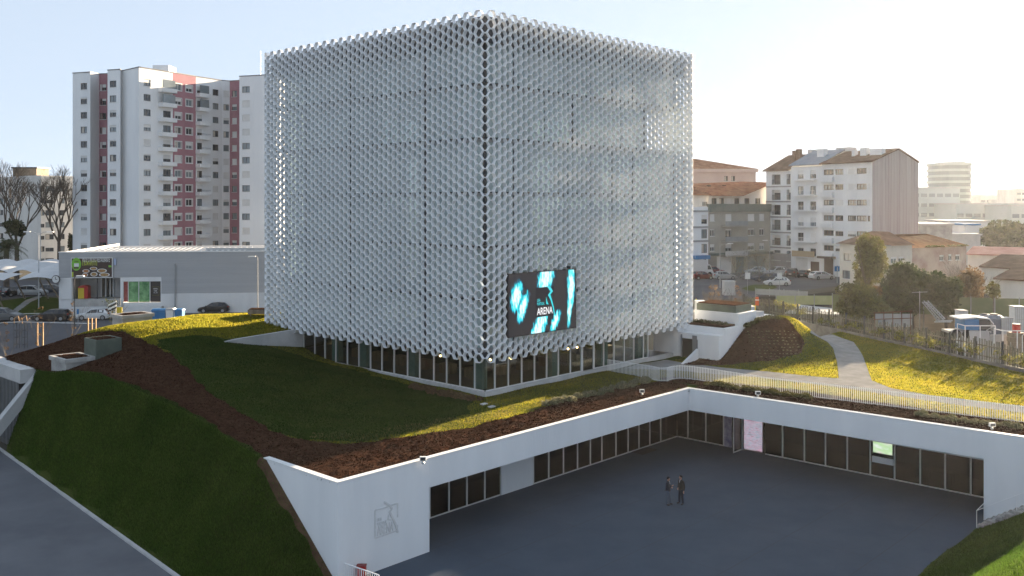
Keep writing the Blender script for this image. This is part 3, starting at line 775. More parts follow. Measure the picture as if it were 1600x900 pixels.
def panel_u(p0, p1, glass_m=None):
    a, c = (vat(p0, GUc) if p0 > 1051 else GVc), vat(p1, GUc)
    b = MB(); b.ubox(GUc, c + .05, .09, GUc + .04, a - .05, 3.43)
    b.ubox(GUc - .05, c - .045, .015, GUc + .08, c + .045, 3.43, 1)
    b.ubox(GUc - .05, c + .05, .015, GUc + .08, a - .05, .08, 1)
    return b.build('glass_panel', [glass_m or M['glass_dark'], M['frame_white']], court)
R1 = [1050, 1075, 1103, 1131]
for i in range(3): panel_u(R1[i], R1[i + 1])
R2 = [1195, 1223, 1257, 1290, 1324, 1360, 1398, 1438, 1477, 1517, 1545]
for i in range(len(R2) - 1): panel_u(R2[i], R2[i + 1])
# entrance doors, one leaf standing open into the court
a = vat(1131, GUc); c = vat(1160, GUc)
b = MB(); b.ubox(GUc - .06, c - .05, .01, GUc + .1, c + .05, 3.43); b.ubox(GUc - .06, c + .052, 2.75, GUc + .1, a - .05, 2.87)
dfr = b.build('door_frame', M['frame_white'], court)
b = MB(); b.ubox(GUc - 1.35, c - .02, .02, GUc - .07, c + .03, .12, 1); b.ubox(GUc - 1.35, c - .02, .122, GUc - 1.27, c + .03, 2.72, 1); b.ubox(GUc - .15, c - .02, .122, GUc - .07, c + .03, 2.72, 1); b.ubox(GUc - 1.268, c - .01, .122, GUc - .152, c + .02, 2.72, 0)
b.build('door_leaf', [M['glass_dark'], M['frame_white']], court)
b = MB(); b.ubox(GUc - .05, a - .68, .02, GUc + .01, a - .06, 3.2); b.build('entrance_sign', mk('violet_sign', (.20, .17, .30), (.45, .42, .52), 3, .5), court)

def scr_mat(name, cols, sc, s):
    m = bpy.data.materials.new(name); m.use_nodes = True
    nt = m.node_tree; N = nt.nodes; L = nt.links; pb = N['Principled BSDF']
    pb.inputs['Base Color'].default_value = (.02, .02, .02, 1)
    g = N.new('ShaderNodeNewGeometry'); mp = N.new('ShaderNodeMapping'); mp.inputs['Scale'].default_value = sc
    L.new(g.outputs['Position'], mp.inputs[0]); nz = N.new('ShaderNodeTexNoise'); nz.inputs['Scale'].default_value = 1.0; nz.inputs['Detail'].default_value = 3
    L.new(mp.outputs[0], nz.inputs['Vector']); rp = N.new('ShaderNodeValToRGB'); rp.color_ramp.interpolation = 'LINEAR'
    e = rp.color_ramp.elements; e[0].position = .30; e[0].color = (*cols[0], 1); e[1].position = .70; e[1].color = (*cols[-1], 1)
    for i, cc in enumerate(cols[1:-1]): x = e.new(.30 + .40 * (i + 1) / (len(cols) - 1)); x.color = (*cc, 1)
    L.new(nz.outputs[0], rp.inputs[0]); L.new(rp.outputs[0], pb.inputs['Emission Color']); pb.inputs['Emission Strength'].default_value = s
    return m
a = vat(1163, GUc); c = vat(1193, GUc)
t = thing('entrance_screen', 'tall LED screen of pink and turquoise stripes beside the open entrance door', 'screen', (*uv(GUc - .12, (a + c) / 2), .05))
b = MB(); b.ubox(GUc - .10, c, .08, GUc + .1, a, 3.40); b.build('cabinet', M['dark'], t)
b = MB(); b.ubox(GUc - .125, c + .05, .16, GUc - .105, a - .05, 3.34); b.build('picture', scr_mat('stripe_picture', [(.02, .03, .05), (.45, .12, .22), (.60, .55, .68), (.10, .33, .38), (.52, .2, .28)], (2.2, 2.2, 24), .17), t)
a = vat(1363, GUc - .2); c = vat(1395, GUc - .2)
t = thing('wall_television', 'wide television showing a green and white picture behind the glazing, above a white strip', 'television', (*uv(GUc - .1, (a + c) / 2), 2.0))
b = MB(); b.ubox(GUc - .16, c, 1.66, GUc - .06, a, 2.50); b.build('casing', M['dark'], t)
b = MB(); b.ubox(GUc - .178, c + .05, 1.71, GUc - .163, a - .05, 2.45); b.build('picture', scr_mat('tv_picture', [(.75, .78, .8), (.35, .6, .25), (.55, .7, .5), (.8, .45, .7)], (.9, .9, 2.2), .22), t)
b = MB(); b.ubox(GUc - .20, c - .02, 1.02, GUc - .06, a + .02, 1.42); b.build('white_strip', M['whitemetal'], t)
# furniture seen dimly through the right-hand glazing
for px, lab in ((1415, 'low brown bench seen behind the glazing between the fourth and fifth panes from the end'), (1470, 'brown timber table seen behind the glazing near the right end')):
    v_ = vat(px, 65.5); t = thing('timber_table', lab, 'table', (*uv(65.5, v_), .013))
    b = MB(); b.ubox(65.1, v_ - .9, .70, 65.9, v_ + .9, .78); b.build('table_top', M['wood'], t)
    for du in (65.2, 65.75):
        for dv in (-.8, .72): b = MB(); b.ubox(du, v_ + dv, .014, du + .07, v_ + dv + .07, .698); b.build('leg', M['dark'], t)
# door mat on the paving
a = gnd(983, 706, 0); e = to_uv(a.x, a.y)
b = MB(); q = [to_uv(*gnd(px, py, 0)[:2]) for px, py in ((979, 704), (1004, 711), (1028, 703), (1003, 697))]
b.prism([uv(*x) for x in q], .006, .025)
tag(b.build('door_mat', mk('mat', (.03, .03, .035), (.05, .05, .055), 8, .95, 1.0, 60), None), 'dark rectangular mat lying on the paving near the far corner of the court', 'mat')
# brass post on the paving by the left glazing
p = gnd(939, 719, 0); b = MB(); b.tube([(p.x, p.y, 0), (p.x, p.y, .95)], .07, 8); b.tube([(p.x, p.y, .95), (p.x, p.y, 1.0)], .10, 8)
tag(b.build('ash_bin', mk('brass', (.25, .17, .07), None, 1, .4, metal=.6)), 'slim brass ash bin standing before the left glazed wall', 'bin')

# carved emblem with the word on the solid white wall
def wl(px, py, d):
    Y = on_v(px, VE); p = at(px, py, Y); uu, vv_ = to_uv(p.x, p.y); return (*uv(uu, VE - d), p.z)
def relief(pts, wd, d=.035):
    for (a, c) in zip(pts[:-1], pts[1:]):
        A0, A1 = Vector(wl(*a, 0)), Vector(wl(*c, 0)); dz = (A1 - A0); L_ = dz.length; dz.normalize()
        nrm = Vector((*uv(0, -1), 0)); sd = dz.cross(nrm).normalized() * wd
        q = [A0 - sd, A1 - sd, A1 + sd, A0 + sd]
        rl.hexa([tuple(x) for x in q] + [tuple(x + nrm * d) for x in q])
rl = MB()
relief([(586, 841), (586, 797), (605, 792)], .035); relief([(586, 841), (620, 829), (621, 820)], .035); relief([(612, 789), (621, 786), (621, 808)], .035)
relief([(600, 784), (609, 790), (612, 795), (608, 799), (613, 809), (618, 820), (621, 832)], .05, .05)
relief([(607, 803), (606, 812), (612, 812)], .03)
o0 = Vector(wl(589, 838, 0)); eu = Vector((*uv(1, 0), 0)); nn = Vector((*uv(0, -1), 0)); up = Vector((0, 0, 1))
text_mesh(rl, 'ARENA', .72, lambda x, y, d: tuple(o0 + eu * x + up * (y + .02) + nn * (.018 + d)), 0, extr=.02, width=1.06)
o1 = Vector(wl(589, 822, 0))
text_mesh(rl, 'PORTUGAL', .24, lambda x, y, d: tuple(o1 + eu * x + up * y + nn * (.014 + d)), 0, extr=.01, width=.62)
text_mesh(rl, 'LIGA', .24, lambda x, y, d: tuple(o1 + eu * x + up * (y + .22) + nn * (.014 + d)), 0, extr=.01, width=.30)
rl.build('carved_emblem', mk('relief_grey', (.58, .585, .59), (.68, .68, .685), 2, .8), court)

# floodlights on the parapet
for px, py, z, lab in ((661, 722, 4.98, 'small white floodlight on the mulch behind the left parapet, nearest the carved corner'), (1003, 614, 5.02, 'small white floodlight behind the left parapet near the inner corner of the court'),
                  (1184, 617, 5.1, 'small white floodlight behind the long right parapet among green shrubs'), (1550, 668, 5.25, 'small white floodlight on the right parapet near the frame edge')):
    p = gnd(px, py + 3, z)
    t = thing('floodlight', lab, 'floodlight', (p.x, p.y, z), 0, 'floodlights along the court parapets')
    b = MB(); b.ball((p.x, p.y, z + .06), .10, 8, sz=.8); b.tube([(p.x, p.y, z), (p.x, p.y, z + .22)], .035, 6); b.build('bracket', M['galv'], t)
    b = MB(); b.box(p.x - .17, p.y - .10, z + .18, p.x + .17, p.y + .06, z + .40); b.build('lamp_head', M['whitemetal'], t)
    b = MB(); b.box(p.x - .13, p.y - .125, z + .21, p.x + .13, p.y - .103, z + .37); b.build('lens', M['pane'], t)

# stone steps with a handrail against the right wall, red box and low railing by the corner
t = thing('stone_steps', 'rough stone steps climbing beside the right end of the white wall', 'steps', (*uv(58.5, 16), 0))
b = MB()
for k in range(22):
    v_ = 16.9 - k * .30; z_ = .19 * (k + 1)
    b.ubox(57.75, v_ - .30, -.1, 59.38, v_, z_)
b.build('tread', M['stone'], t)
b = MB()
for k in range(14): 
    v_ = 16.9 - k * .48; z_ = .17 + k * .30
    b.ubox(57.35, v_ - .475, -.1, 57.74, v_, z_ + .12 + .06 * math.sin(k * 2.3))
b.build('side_blocks', M['stone'], t)
b = MB(); h = []
for k in range(4):
    v_ = 17.0 - k * 2.1; z_ = .02 + k * 1.32
    b.tube([(*uv(57.6, v_), z_), (*uv(57.6, v_), z_ + 1.0)], .022, 6); h.append((*uv(57.6, v_), z_ + 1.0))
b.tube(h, .022, 6); b.tube([(*uv(57.6, 17.0), 1.02), (*uv(59.3, 17.1), 1.02), (*uv(59.3, 17.1), .02)], .022, 6)
b.build('handrail', M['whitemetal'], t)
p0, p1 = gnd(538, 918, 0), gnd(592, 938, 0)
t = thing('low_railing', 'short white bar railing at the foot of the carved white wall', 'railing', (p0.x, p0.y, 0))
b = MB()
A, B = at(537, 880, p0.y), None
z1 = zat(880, p0.y)
d_ = (p1 - p0); n_ = 16
for k in range(n_ + 1):
    q = p0 + d_ * (k / n_); b.tube([(q.x, q.y, -.02), (q.x, q.y, z1)], .014 if k % 8 else .03, 5)
b.build('bars', M['whitemetal'], t)
b = MB(); b.tube([(p0.x, p0.y, z1), (p1.x, p1.y, z1)], .032, 6); b.build('rail', M['whitemetal'], t)
p = gnd(565, 905, 0); t = thing('hydrant_cabinet', 'red box standing behind the short white railing', 'cabinet', (p.x, p.y, 0))
zt = zat(884, p.y)
b = MB(); b.box(p.x - .22, p.y - .16, 0, p.x + .22, p.y + .16, zt); b.build('body', M['red'], t)
b = MB(); b.box(p.x - .24, p.y - .18, zt + .002, p.x + .24, p.y + .18, zt + .04); b.build('lid', mk('red_lid', (.2, .02, .02), None, 1, .5), t)
b = MB(); b.box(p.x - .03, p.y - .185, zt * .55, p.x + .03, p.y - .162, zt * .62); b.build('handle', M['dark'], t)

# ------------------------------------------------------------------ white picket balustrade along the right-hand terrace
line = [uat_ for uat_ in ()]
rail_px = [(950, 583), (975, 587), (1000, 591), (1017, 594), (1030, 597), (1042, 597), (1052, 594), (1064, 593), (1085, 595), (1120, 600), (1200, 614), (1300, 626), (1400, 638), (1500, 650), (1600, 662), (1700, 674), (1800, 686)]
rl_uv = [hit(px, py, TR) for px, py in rail_px]
pts = []
for (a, c) in zip(rl_uv[:-1], rl_uv[1:]):
    L_ = math.hypot(c[0] - a[0], c[1] - a[1]); nn = max(1, int(round(L_ / .135)))
    for k in range(nn): pts.append((a[0] + (c[0] - a[0]) * k / nn, a[1] + (c[1] - a[1]) * k / nn))
t = thing('picket_balustrade', 'white picket railing curving along the terrace above the court', 'railing', (*uv(*pts[0]), 5))
b = MB(); top = []
for (u_, v_) in pts:
    x, y = uv(u_, v_); z = float(TR(np.array([u_]), np.array([v_]))[0]) - .03
    b.box(x - .022, y - .022, z, x + .022, y + .022, z + 1.15); top.append((x, y, z + 1.1))
b.build('pickets', M['whitemetal'], t)
b = MB(); b.tube(top[::3] + [top[-1]], .018, 5); b.tube([(p[0], p[1], p[2] - .95) for p in top[::3]], .018, 5); b.build('rail', M['whitemetal'], t)

# retaining wall at the left end of the glazing
b = MB(); u0_, u1_ = 40.4, 46.75
q = [uv(u0_, 68.3), uv(u1_, 68.3), uv(u1_, 68.62), uv(u0_, 68.62)]
b.hexa([(*x, 4.8) for x in q] + [(*q[0], 7.68), (*q[1], 7.93), (*q[2], 7.93), (*q[3], 7.68)])
q = [uv(u0_ - 2.6, 68.1), uv(u0_ - .003, 68.3), uv(u0_ - .003, 68.62), uv(u0_ - 2.6, 68.4)]
b.hexa([(*x, 4.8) for x in q] + [(*q[0], 7.45), (*q[1], 7.68), (*q[2], 7.68), (*q[3], 7.45)])
tag(b.build('retaining_wall', M['concrete_light']), 'pale low retaining wall ending at the glazed ground floor, on the left lawn', 'wall')

# concrete portal at the far left of the bank
t = thing('tunnel_portal', 'pale concrete portal with a dark grille let into the grass bank', 'portal', (*uv(26, 76.5), 0))
b = MB()
def slab(ua, za, ub, zb, v0, v1, th):
    p = [uv(ua, v0), uv(ub, v0), uv(ub, v1), uv(ua, v1)]
    b.hexa([(*p[0], za - th), (*p[1], zb - th), (*p[2], zb - th), (*p[3], za - th), (*p[0], za), (*p[1], zb), (*p[2], zb), (*p[3], za)])
slab(23.6, .9, 27.9, 5.95, 75.7, 76.4, 1.2)
b.build('jamb', M['concrete_light'], t)
b = MB(); b.ubox(26.6, 76.41, 4.9, 27.9, 96, 5.95); b.build('lintel', M['concrete_light'], t)
b = MB(); b.ubox(27.2, 76.41, -.3, 27.4, 96, 4.99); b.build('back_wall', M['interior'], t)
b = MB()
for k in range(60): b.ubox(26.5, 76.6 + k * .3, -.2, 26.54, 76.66 + k * .3, 4.98)
b.build('grille', M['grey'], t)

# ------------------------------------------------------------------ planters on the hill
def planter(name, label, near, z, lu, lv, h, mat, rim=True, drop=.6):
    """near = pixel of the near bottom corner"""
    p = gnd(near[0], near[1], z); u_, v_ = to_uv(p.x, p.y)
    t = thing(name, label, 'planter', (p.x, p.y, z))
    o_ = .14 if rim else 0
    b = MB(); b.ubox(u_, v_, z - drop, u_ + lu, v_ + lv, z + h - (.3 if rim else .08)); b.build('box', mat, t)
    b = MB()
    zz0, zz1 = z + h - (.297 if rim else .077), z + h
    for (a, c, d, e) in ((u_ - o_, v_ - o_, u_ + lu + o_, v_ + .12), (u_ - o_, v_ + lv - .12, u_ + lu + o_, v_ + lv + o_), (u_ - o_, v_ + .12, u_ + .12, v_ + lv - .12), (u_ + lu - .12, v_ + .12, u_ + lu + o_, v_ + lv - .12)):
        b.ubox(a, c, zz0, d, e, zz1)
    b.build('rim', mat, t)
    b = MB(); n = 8
    for i in range(n):
        for j in range(n):
            a, c = u_ + .12 + (lu - .24) * i / n, v_ + .12 + (lv - .24) * j / n
            hh = z + h - .10 + .09 * random.random() + .10 * math.sin(math.pi * (i + .5) / n) * math.sin(math.pi * (j + .5) / n)
            b.ubox(a, c, z + h - .25, a + (lu - .24) / n, c + (lv - .24) / n, hh)
    b.build('soil_fill', M['mulch'], t)
    return u_, v_, z + h
P1 = planter('concrete_planter', 'wide pale concrete planter on the sunlit yellow hilltop grass', (192, 511), 7.85, 2.7, 2.1, 1.0, M['concrete'])
P2 = planter('green_planter', 'dark green planter box half buried in the mulch beside a paler one', (150, 556), 7.35, 1.95, 2.1, 1.15, M['green_dark'], False)
P3 = planter('concrete_planter', 'pale concrete planter with overhanging rim at the crest of the grass bank', (103, 583), 6.3, 2.0, 2.7, 1.0, M['concrete'])
p = gnd(392, 501, 7.95)
t = thing('raised_planter', 'grey wooden planter on legs by the left edge of the honeycomb hall', 'planter', (p.x, p.y, 7.95))
b = MB(); b.box(p.x - .3, p.y, 8.55, p.x + 2.2, p.y + 1.1, 8.95); b.build('trough', M['wood'], t)
b = MB(); b.box(p.x - .2, p.y + .1, 8.952, p.x + 2.1, p.y + 1.0, 9.03); b.build('soil_fill', M['mulch'], t)
for dx in (-.1, 2.0):
    for dy in (.08, .95): b = MB(); b.box(p.x + dx, p.y + dy, 7.8, p.x + dx + .09, p.y + dy + .09, 8.548); b.build('leg', M['wood'], t)

# ------------------------------------------------------------------ service block right of the hall
sb = thing('service_block', 'white stepped service block with a dark doorway beside the planted mound', 'building', (*uv(70.6, 41.5), 5))
zc = zat(518, on_v(1123, 41.5))
b = MB(); b.ubox(70.6, 41.5, 4.5, 74.0, 45.6, zc - .4); b.ubox(70.6, 45.603, 4.5, 74, 48.2, 7.9); b.build('wall', W, sb)
b = MB(); b.ubox(71.6, 41.45, zc - .397, 74.1, 45.8, zc + .15); b.build('parapet', W, sb)
b = MB(); b.ubox(74.003, 41.5, 4.5, 77.2, 46, 9.0); b.ubox(77.203, 41.5, 4.5, 80.5, 46, 8.35); b.build('wall', W, sb)
b = MB(); b.ubox(77.3, 41.9, 8.352, 79.4, 45, 8.75); b.build('rooflight', M['concrete_light'], sb)
v0_, v1_ = vat(1090, 70.6), vat(1065, 70.6)
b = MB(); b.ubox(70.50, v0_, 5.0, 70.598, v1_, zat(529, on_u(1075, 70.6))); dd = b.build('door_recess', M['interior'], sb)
b = MB(); b.ubox(70.45, v0_, 5.0, 70.498, v0_ + .45, 7.2); b.build('door_leaf', mk('grey_door', (.16, .17, .19), None, 1, .4), sb)
b = MB(); b.ubox(70.44, v1_ - .14, 5.0, 70.497, v1_, 7.2); b.build('door_frame', M['grey'], sb)
# sloping white kerb before the doorway
b = MB(); q = [uv(70.4, 43.6), uv(70.4, 43.35), uv(68.0, 43.35), uv(68.0, 43.6)]
b.hexa([(*x, 4.6) for x in q] + [(*q[0], 6.1), (*q[1], 6.1), (*q[2], 5.1), (*q[3], 5.1)])
tag(b.build('ramp_kerb', W), 'sloping white kerb wall descending from the dark service doorway', 'kerb')
P4 = (0, 0)
t = thing('green_planter', 'dark green planter box on the roof of the white service block', 'planter', (*uv(75, 43), 9.0))
b = MB(); b.ubox(74.2, 41.9, 9.003, 77.0, 45.9, 9.62); b.build('box', M['green_dark'], t)
b = MB(); b.ubox(74.3, 42.0, 9.622, 76.9, 45.8, 9.72); b.build('soil_fill', M['mulch'], t)
t = thing('roof_bed', 'strip of brown mulch and low green plants on the service block roof', 'planting bed', (*uv(73, 45), 8))
b = MB(); b.ubox(71.9, 41.8, zc + .15, 73.9, 45.6, zc + .30); b.build('soil_fill', M['mulch'], t)
def clump_mb(b, c, r, n, s, seed, mi=0, flat=.8):
    rs = np.random.RandomState(seed)
    d = rs.randn(n, 3); d /= np.linalg.norm(d, axis=1)[:, None]; d[:, 2] = np.abs(d[:, 2]) * flat
    P = np.array(c) + d * (r * (.35 + .65 * rs.rand(n) ** .5))[:, None]
    a = rs.randn(n, 3); a /= np.linalg.norm(a, axis=1)[:, None]
    e = np.cross(a, rs.randn(n, 3)); e /= np.linalg.norm(e, axis=1)[:, None]
    L_ = (s * (.6 + .8 * rs.rand(n)))[:, None]
    V_ = np.stack([P - a * L_, P + e * L_ * .45, P + a * L_, P - e * L_ * .45], 1).reshape(-1, 3)
    b.add(V_.tolist(), np.arange(4 * n).reshape(-1, 4).tolist(), mi)
b = MB()
for k in range(7): c = uv(73.0, 42.3 + k * .5); clump_mb(b, (*c, zc + .3), .35, 70, .09, k)
b.build('foliage', M['leaf'], t)
ac = [(1088, 1102, 471, 490, 45.0), (1098, 1118, 473, 493, 44.5), (1118, 1143, 474, 489, 44.0)]
labs = ['white air conditioning unit behind the hall edge, leftmost of three on the service roof', 'white air conditioning unit in the middle of the service roof row', 'wide white air conditioning unit at the right end of the service roof row']
for (x0, x1, y0, y1, _), lab in zip(ac, labs):
    Y = 92.0; a, c = at(x0, y1, Y), at(x1, y0, Y)
    t = thing('air_conditioner', lab, 'air conditioner', (a.x, Y, a.z - .3), 0, 'air conditioners behind the hall')
    b = MB(); b.box(a.x, Y, a.z - .3, c.x, Y + .9, c.z); b.build('casing', M['whitemetal'], t)
    b = MB(); b.box(a.x + .12, Y - .03, a.z + .05, c.x - .12, Y - .003, c.z - .28); b.build('grille', M['dark'], t)
    b = MB(); b.box(a.x - .03, Y - .03, c.z + .002, c.x + .03, Y + .93, c.z + .05); b.build('lid', M['whitemetal'], t)
b = MB(); p = at(1120, 500, 93); b.box(at(1080, 0, 91).x, 90.5, 4.6, at(1150, 0, 91).x, 95, at(0, 490, 91).z - .05)
tag(b.build('plant_base', M['concrete']), 'concrete base under the air conditioning units behind the service block', 'plinth')
# two in-ground cover plates on the lawn by the near corner
for px, py, lab in ((755, 634, 'small pale cover plate set in the grass below the hall corner, nearer the corner'), (767, 638, 'small pale cover plate set in the grass, farther from the hall corner')):
    u_, v_ = hit(px, py, TH); z_ = float(TH(np.array([u_]), np.array([v_]))[0])
    b = MB(); b.ubox(u_, v_, z_ - .05, u_ + .45, v_ + .3, z_ + .08); tag(b.build('cover_plate', M['concrete_light']), lab, 'cover plate', 'cover plates in the lawn')

# ------------------------------------------------------------------ low planting
def shrub_proto(name, label, mat, r, n, s, flat=.9, seed=1, twig=True):
    t = thing(name, label, 'shrub', (0, 0, 0))
    b = MB(); clump_mb(b, (0, 0, .08), r, n, s, seed, 0, flat); b.build('foliage', mat, t)
    if twig:
        b = MB()
        for k in range(5):
            a = k * 1.256; b.tube([(0, 0, -.05), (math.cos(a) * r * .6, math.sin(a) * r * .6, r * .7)], .012, 4)
        b.build('stem', M['bark'], t)
    return t
def row(proto, pts_uv, H, label, group, smin=.7, smax=1.2):
    first = True
    for (u_, v_) in pts_uv:
        z = float(H(np.array([u_]), np.array([v_]))[0]) + .03
        s = random.uniform(smin, smax); x, y = uv(u_, v_)
        if first:
            proto.location = (x, y, z); proto.rotation_euler.z = random.random() * 6; proto.scale = (s,) * 3; proto['group'] = group; proto['label'] = label; first = False
        else: dup(proto, (x, y, z), random.random() * 6, label, group, s)
def along(pxs, H, n, jit=.25):
    P = [hit(px, py, H) for px, py in pxs]; seg = [math.hypot(b_[0] - a_[0], b_[1] - a_[1]) for a_, b_ in zip(P[:-1], P[1:])]; T = sum(seg)
    out = []
    for k in range(n):
        d = T * (k + random.random() * .7) / n; i = 0
        while i < len(seg) - 1 and d > seg[i]: d -= seg[i]; i += 1
        t_ = d / seg[i]; out.append((P[i][0] + (P[i + 1][0] - P[i][0]) * t_ + random.uniform(-jit, jit), P[i][1] + (P[i + 1][1] - P[i][1]) * t_ + random.uniform(-jit, jit)))
    return out
row(shrub_proto('low_shrub', '', M['leaf_olive'], .36, 170, .07, seed=2), along([(1108, 603), (1180, 613), (1268, 625)], TR, 30), TR, 'low olive green shrub in the mulch behind the right parapet, near the inner corner', 'shrubs behind the parapet near the inner corner')
row(shrub_proto('low_shrub', '', M['leaf_pale'], .34, 170, .07, seed=3), along([(1425, 650), (1500, 660), (1600, 672)], TR, 20), TR, 'low greyish shrub in the mulch behind the right parapet, towards the frame edge', 'shrubs behind the parapet towards the right edge')
row(shrub_proto('dry_shrub', '', M['leaf_pale'], .30, 130, .08, seed=4), along([(860, 636), (930, 618), (985, 604), (1020, 596)], TH, 44, .35), TH, 'dry straw-coloured plant in the row between the lawn and the mulch before the hall', 'dry plants between lawn and mulch')
row(shrub_proto('dark_shrub', '', M['leaf_brown'], .32, 140, .08, seed=5), along([(640, 606), (690, 618), (745, 628)], TH, 30, .35), TH, 'dull brown plant at the foot of the plinth near the hall corner', 'brown plants under the plinth')
row(shrub_proto('mound_shrub', '', M['leaf_olive'], .36, 140, .09, seed=6), along([(1152, 520), (1180, 507), (1205, 499), (1222, 502)], TR, 13, .1), TR, 'rounded green shrub in the line along the top of the mulch mound', 'shrubs along the mound top')
sp = []
for i in range(11):
    for j in range(9): sp.append((1168 + i * 7 + j * 2, 520 + j * 5))
sp = [hit(px + random.uniform(-2, 2), py, TR) for px, py in sp if px < 1250 and py < 562]
row(shrub_proto('seedling', '', M['leaf_pale'], .12, 26, .05, seed=8, twig=False), sp, TR, 'tiny pale seedling planted in rows on the mulch mound', 'seedlings on the mulch mound', .5, .85)
# ------------------------------------------------------------------ facade tools
class Fac:
    """a facade line on the plan, from pixel column p0 at depth Y0 to p1 at Y1; s runs along it, d outward"""
    def __init__(self, p0, Y0, p1, Y1):
        self.a = Vector(((p0 - CX) / F * Y0, Y0)); self.b = Vector(((p1 - CX) / F * Y1, Y1))
        t = self.b - self.a; self.L = t.length; self.t = t / self.L
        n = Vector((self.t.y, -self.t.x))
        if n.dot(-self.a) < 0: n = -n
        self.n = n
    def s(self, px): r = (px - CX) / F; return (r * self.a.y - self.a.x) / (self.t.x - r * self.t.y)
    def Y(self, px): return self.a.y + self.t.y * self.s(px)
    def z(self, px, py): return zat(py, self.Y(px))
    def P(self, s, d, z): return (self.a.x + self.t.x * s + self.n.x * d, self.a.y + self.t.y * s + self.n.y * d, z)
    def box(self, mb, s0, s1, d0, d1, z0, z1, mi=0):
        P = self.P
        mb.hexa([P(s0, d0, z0), P(s1, d0, z0), P(s1, d1, z0), P(s0, d1, z0), P(s0, d0, z1), P(s1, d0, z1), P(s1, d1, z1), P(s0, d1, z1)], mi)
    def wall(self, mb, s0, s1, z0, z1, holes=(), mi=0, dep=.2, mr=None):
        P = self.P; H = [(max(a, s0), min(b_, s1), max(c, z0), min(d, z1)) for a, b_, c, d in holes if b_ > s0 and a < s1 and d > z0 and c < z1]
        S = sorted({s0, s1} | {h[0] for h in H} | {h[1] for h in H}); Z = sorted({z0, z1} | {h[2] for h in H} | {h[3] for h in H})
        for i in range(len(S) - 1):
            for j in range(len(Z) - 1):
                cs, cz = (S[i] + S[i + 1]) / 2, (Z[j] + Z[j + 1]) / 2
                if any(h[0] < cs < h[1] and h[2] < cz < h[3] for h in H): continue
                mb.add([P(S[i], 0, Z[j]), P(S[i + 1], 0, Z[j]), P(S[i + 1], 0, Z[j + 1]), P(S[i], 0, Z[j + 1])], [(0, 1, 2, 3)], mi)
        for a, b_, c, d in H:
            mb.add([P(a, 0, c), P(b_, 0, c), P(b_, 0, d), P(a, 0, d), P(a, -dep, c), P(b_, -dep, c), P(b_, -dep, d), P(a, -dep, d)],
                   [(0, 1, 5, 4), (1, 2, 6, 5), (2, 3, 7, 6), (3, 0, 4, 7)], mi if mr is None else mr)
RND = random.Random(21)
def window(f, parent, s0, s1, z0, z1, frame, panes=('pane', 'pane', 'pane_sky'), shut=None, border=False, dep=.2, cols=2, fr=.07, name='window', stuff=None):
    b = stuff if stuff is not None else MB()
    f.box(b, s0 + .002, s1 - .002, -dep, -dep + .03, z0 + .002, z1 - .002, 1)
    for k in range(cols + 1):
        c = s0 + (s1 - s0) * k / cols; w = fr if 0 < k < cols else fr * 1.2
        lo, hi = (c, c + w) if k == 0 else (c - w, c) if k == cols else (c - w / 2, c + w / 2)
        f.box(b, lo + .003, hi - .003, -dep + .033, -dep + .09, z0 + .003, z1 - .003, 0)
    f.box(b, s0 + fr * 1.25, s1 - fr * 1.25, -dep + .034, -dep + .085, z0 + .004, z0 + fr, 0); f.box(b, s0 + fr * 1.25, s1 - fr * 1.25, -dep + .034, -dep + .085, z1 - fr, z1 - .004, 0)
    if shut is None: shut = RND.choice([0, 0, 0, 0, .2, .35, .5, 1, 0, 0])
    if shut: f.box(b, s0 + .005, s1 - .005, -dep + .093, -dep + .13, z1 - (z1 - z0) * shut + .006, z1 - .006, 2)
    elif RND.random() < .25: f.box(b, s0 + .12, s0 + (s1 - s0) * .48, -dep + .031, -dep + .0325, z0 + .1, z1 - .1, 3)
    if border:
        w = .16
        f.box(b, s0 - w, s1 + w, .003, .05, z0 - w, z0 - .002, 4); f.box(b, s0 - w, s1 + w, .003, .05, z1 + .002, z1 + w, 4)
        f.box(b, s0 - w, s0 - .002, .003, .05, z0, z1, 4); f.box(b, s1 + .002, s1 + w, .003, .05, z0, z1, 4)
    else: f.box(b, s0 - .08, s1 + .08, .002, .09, z0 - .07, z0 - .003, 4)
    mats = [M[frame], M[RND.choice(panes)], M['shutter'], M['curtain'], M['frame_white']]
    if stuff is not None: return mats
    return b.build(name, mats, parent)

# ------------------------------------------------------------------ the tall tower block at the left
T = thing('tower_block', 'tall off-white apartment tower with old-rose stripes and rows of balconies', 'apartment block', (-75, 180, 3.5))
ZTOP, ZG = 43.9, 3.4
segs = [(113.5, 179.5, 141, 178, 0, [(131, 5)]), (141, 178, 155, 180.6, 0, []), (155, 180.6, 168, 180.2, 1, [(157.6, 1.4), (162.7, 3.2)]), (168, 175.5, 187.5, 174.5, 0, [(176.5, 5)]),
        (187.5, 174.5, 190, 176.5, 0, []), (190, 176.5, 217, 171.5, 0, []), (217, 171.5, 270, 178.5, 0, [(230, 5.5)]), (270, 178.5, 306, 184, 1, [(278.5, 5), (295.5, 5)]),
        (306, 184, 347, 190, 0, [(337, 4.6)]), (347, 190, 359, 191, 0, [(353.5, 4.3)]), (359, 191, 374, 190, 1, [(366.3, 3.7)]), (374, 184, 396, 183, 0, [(384.3, 6)]), (396, 183, 430, 181, 0, [])]
wl_ = MB(); last = MB(); lm = None; nwin = 0
poly = []
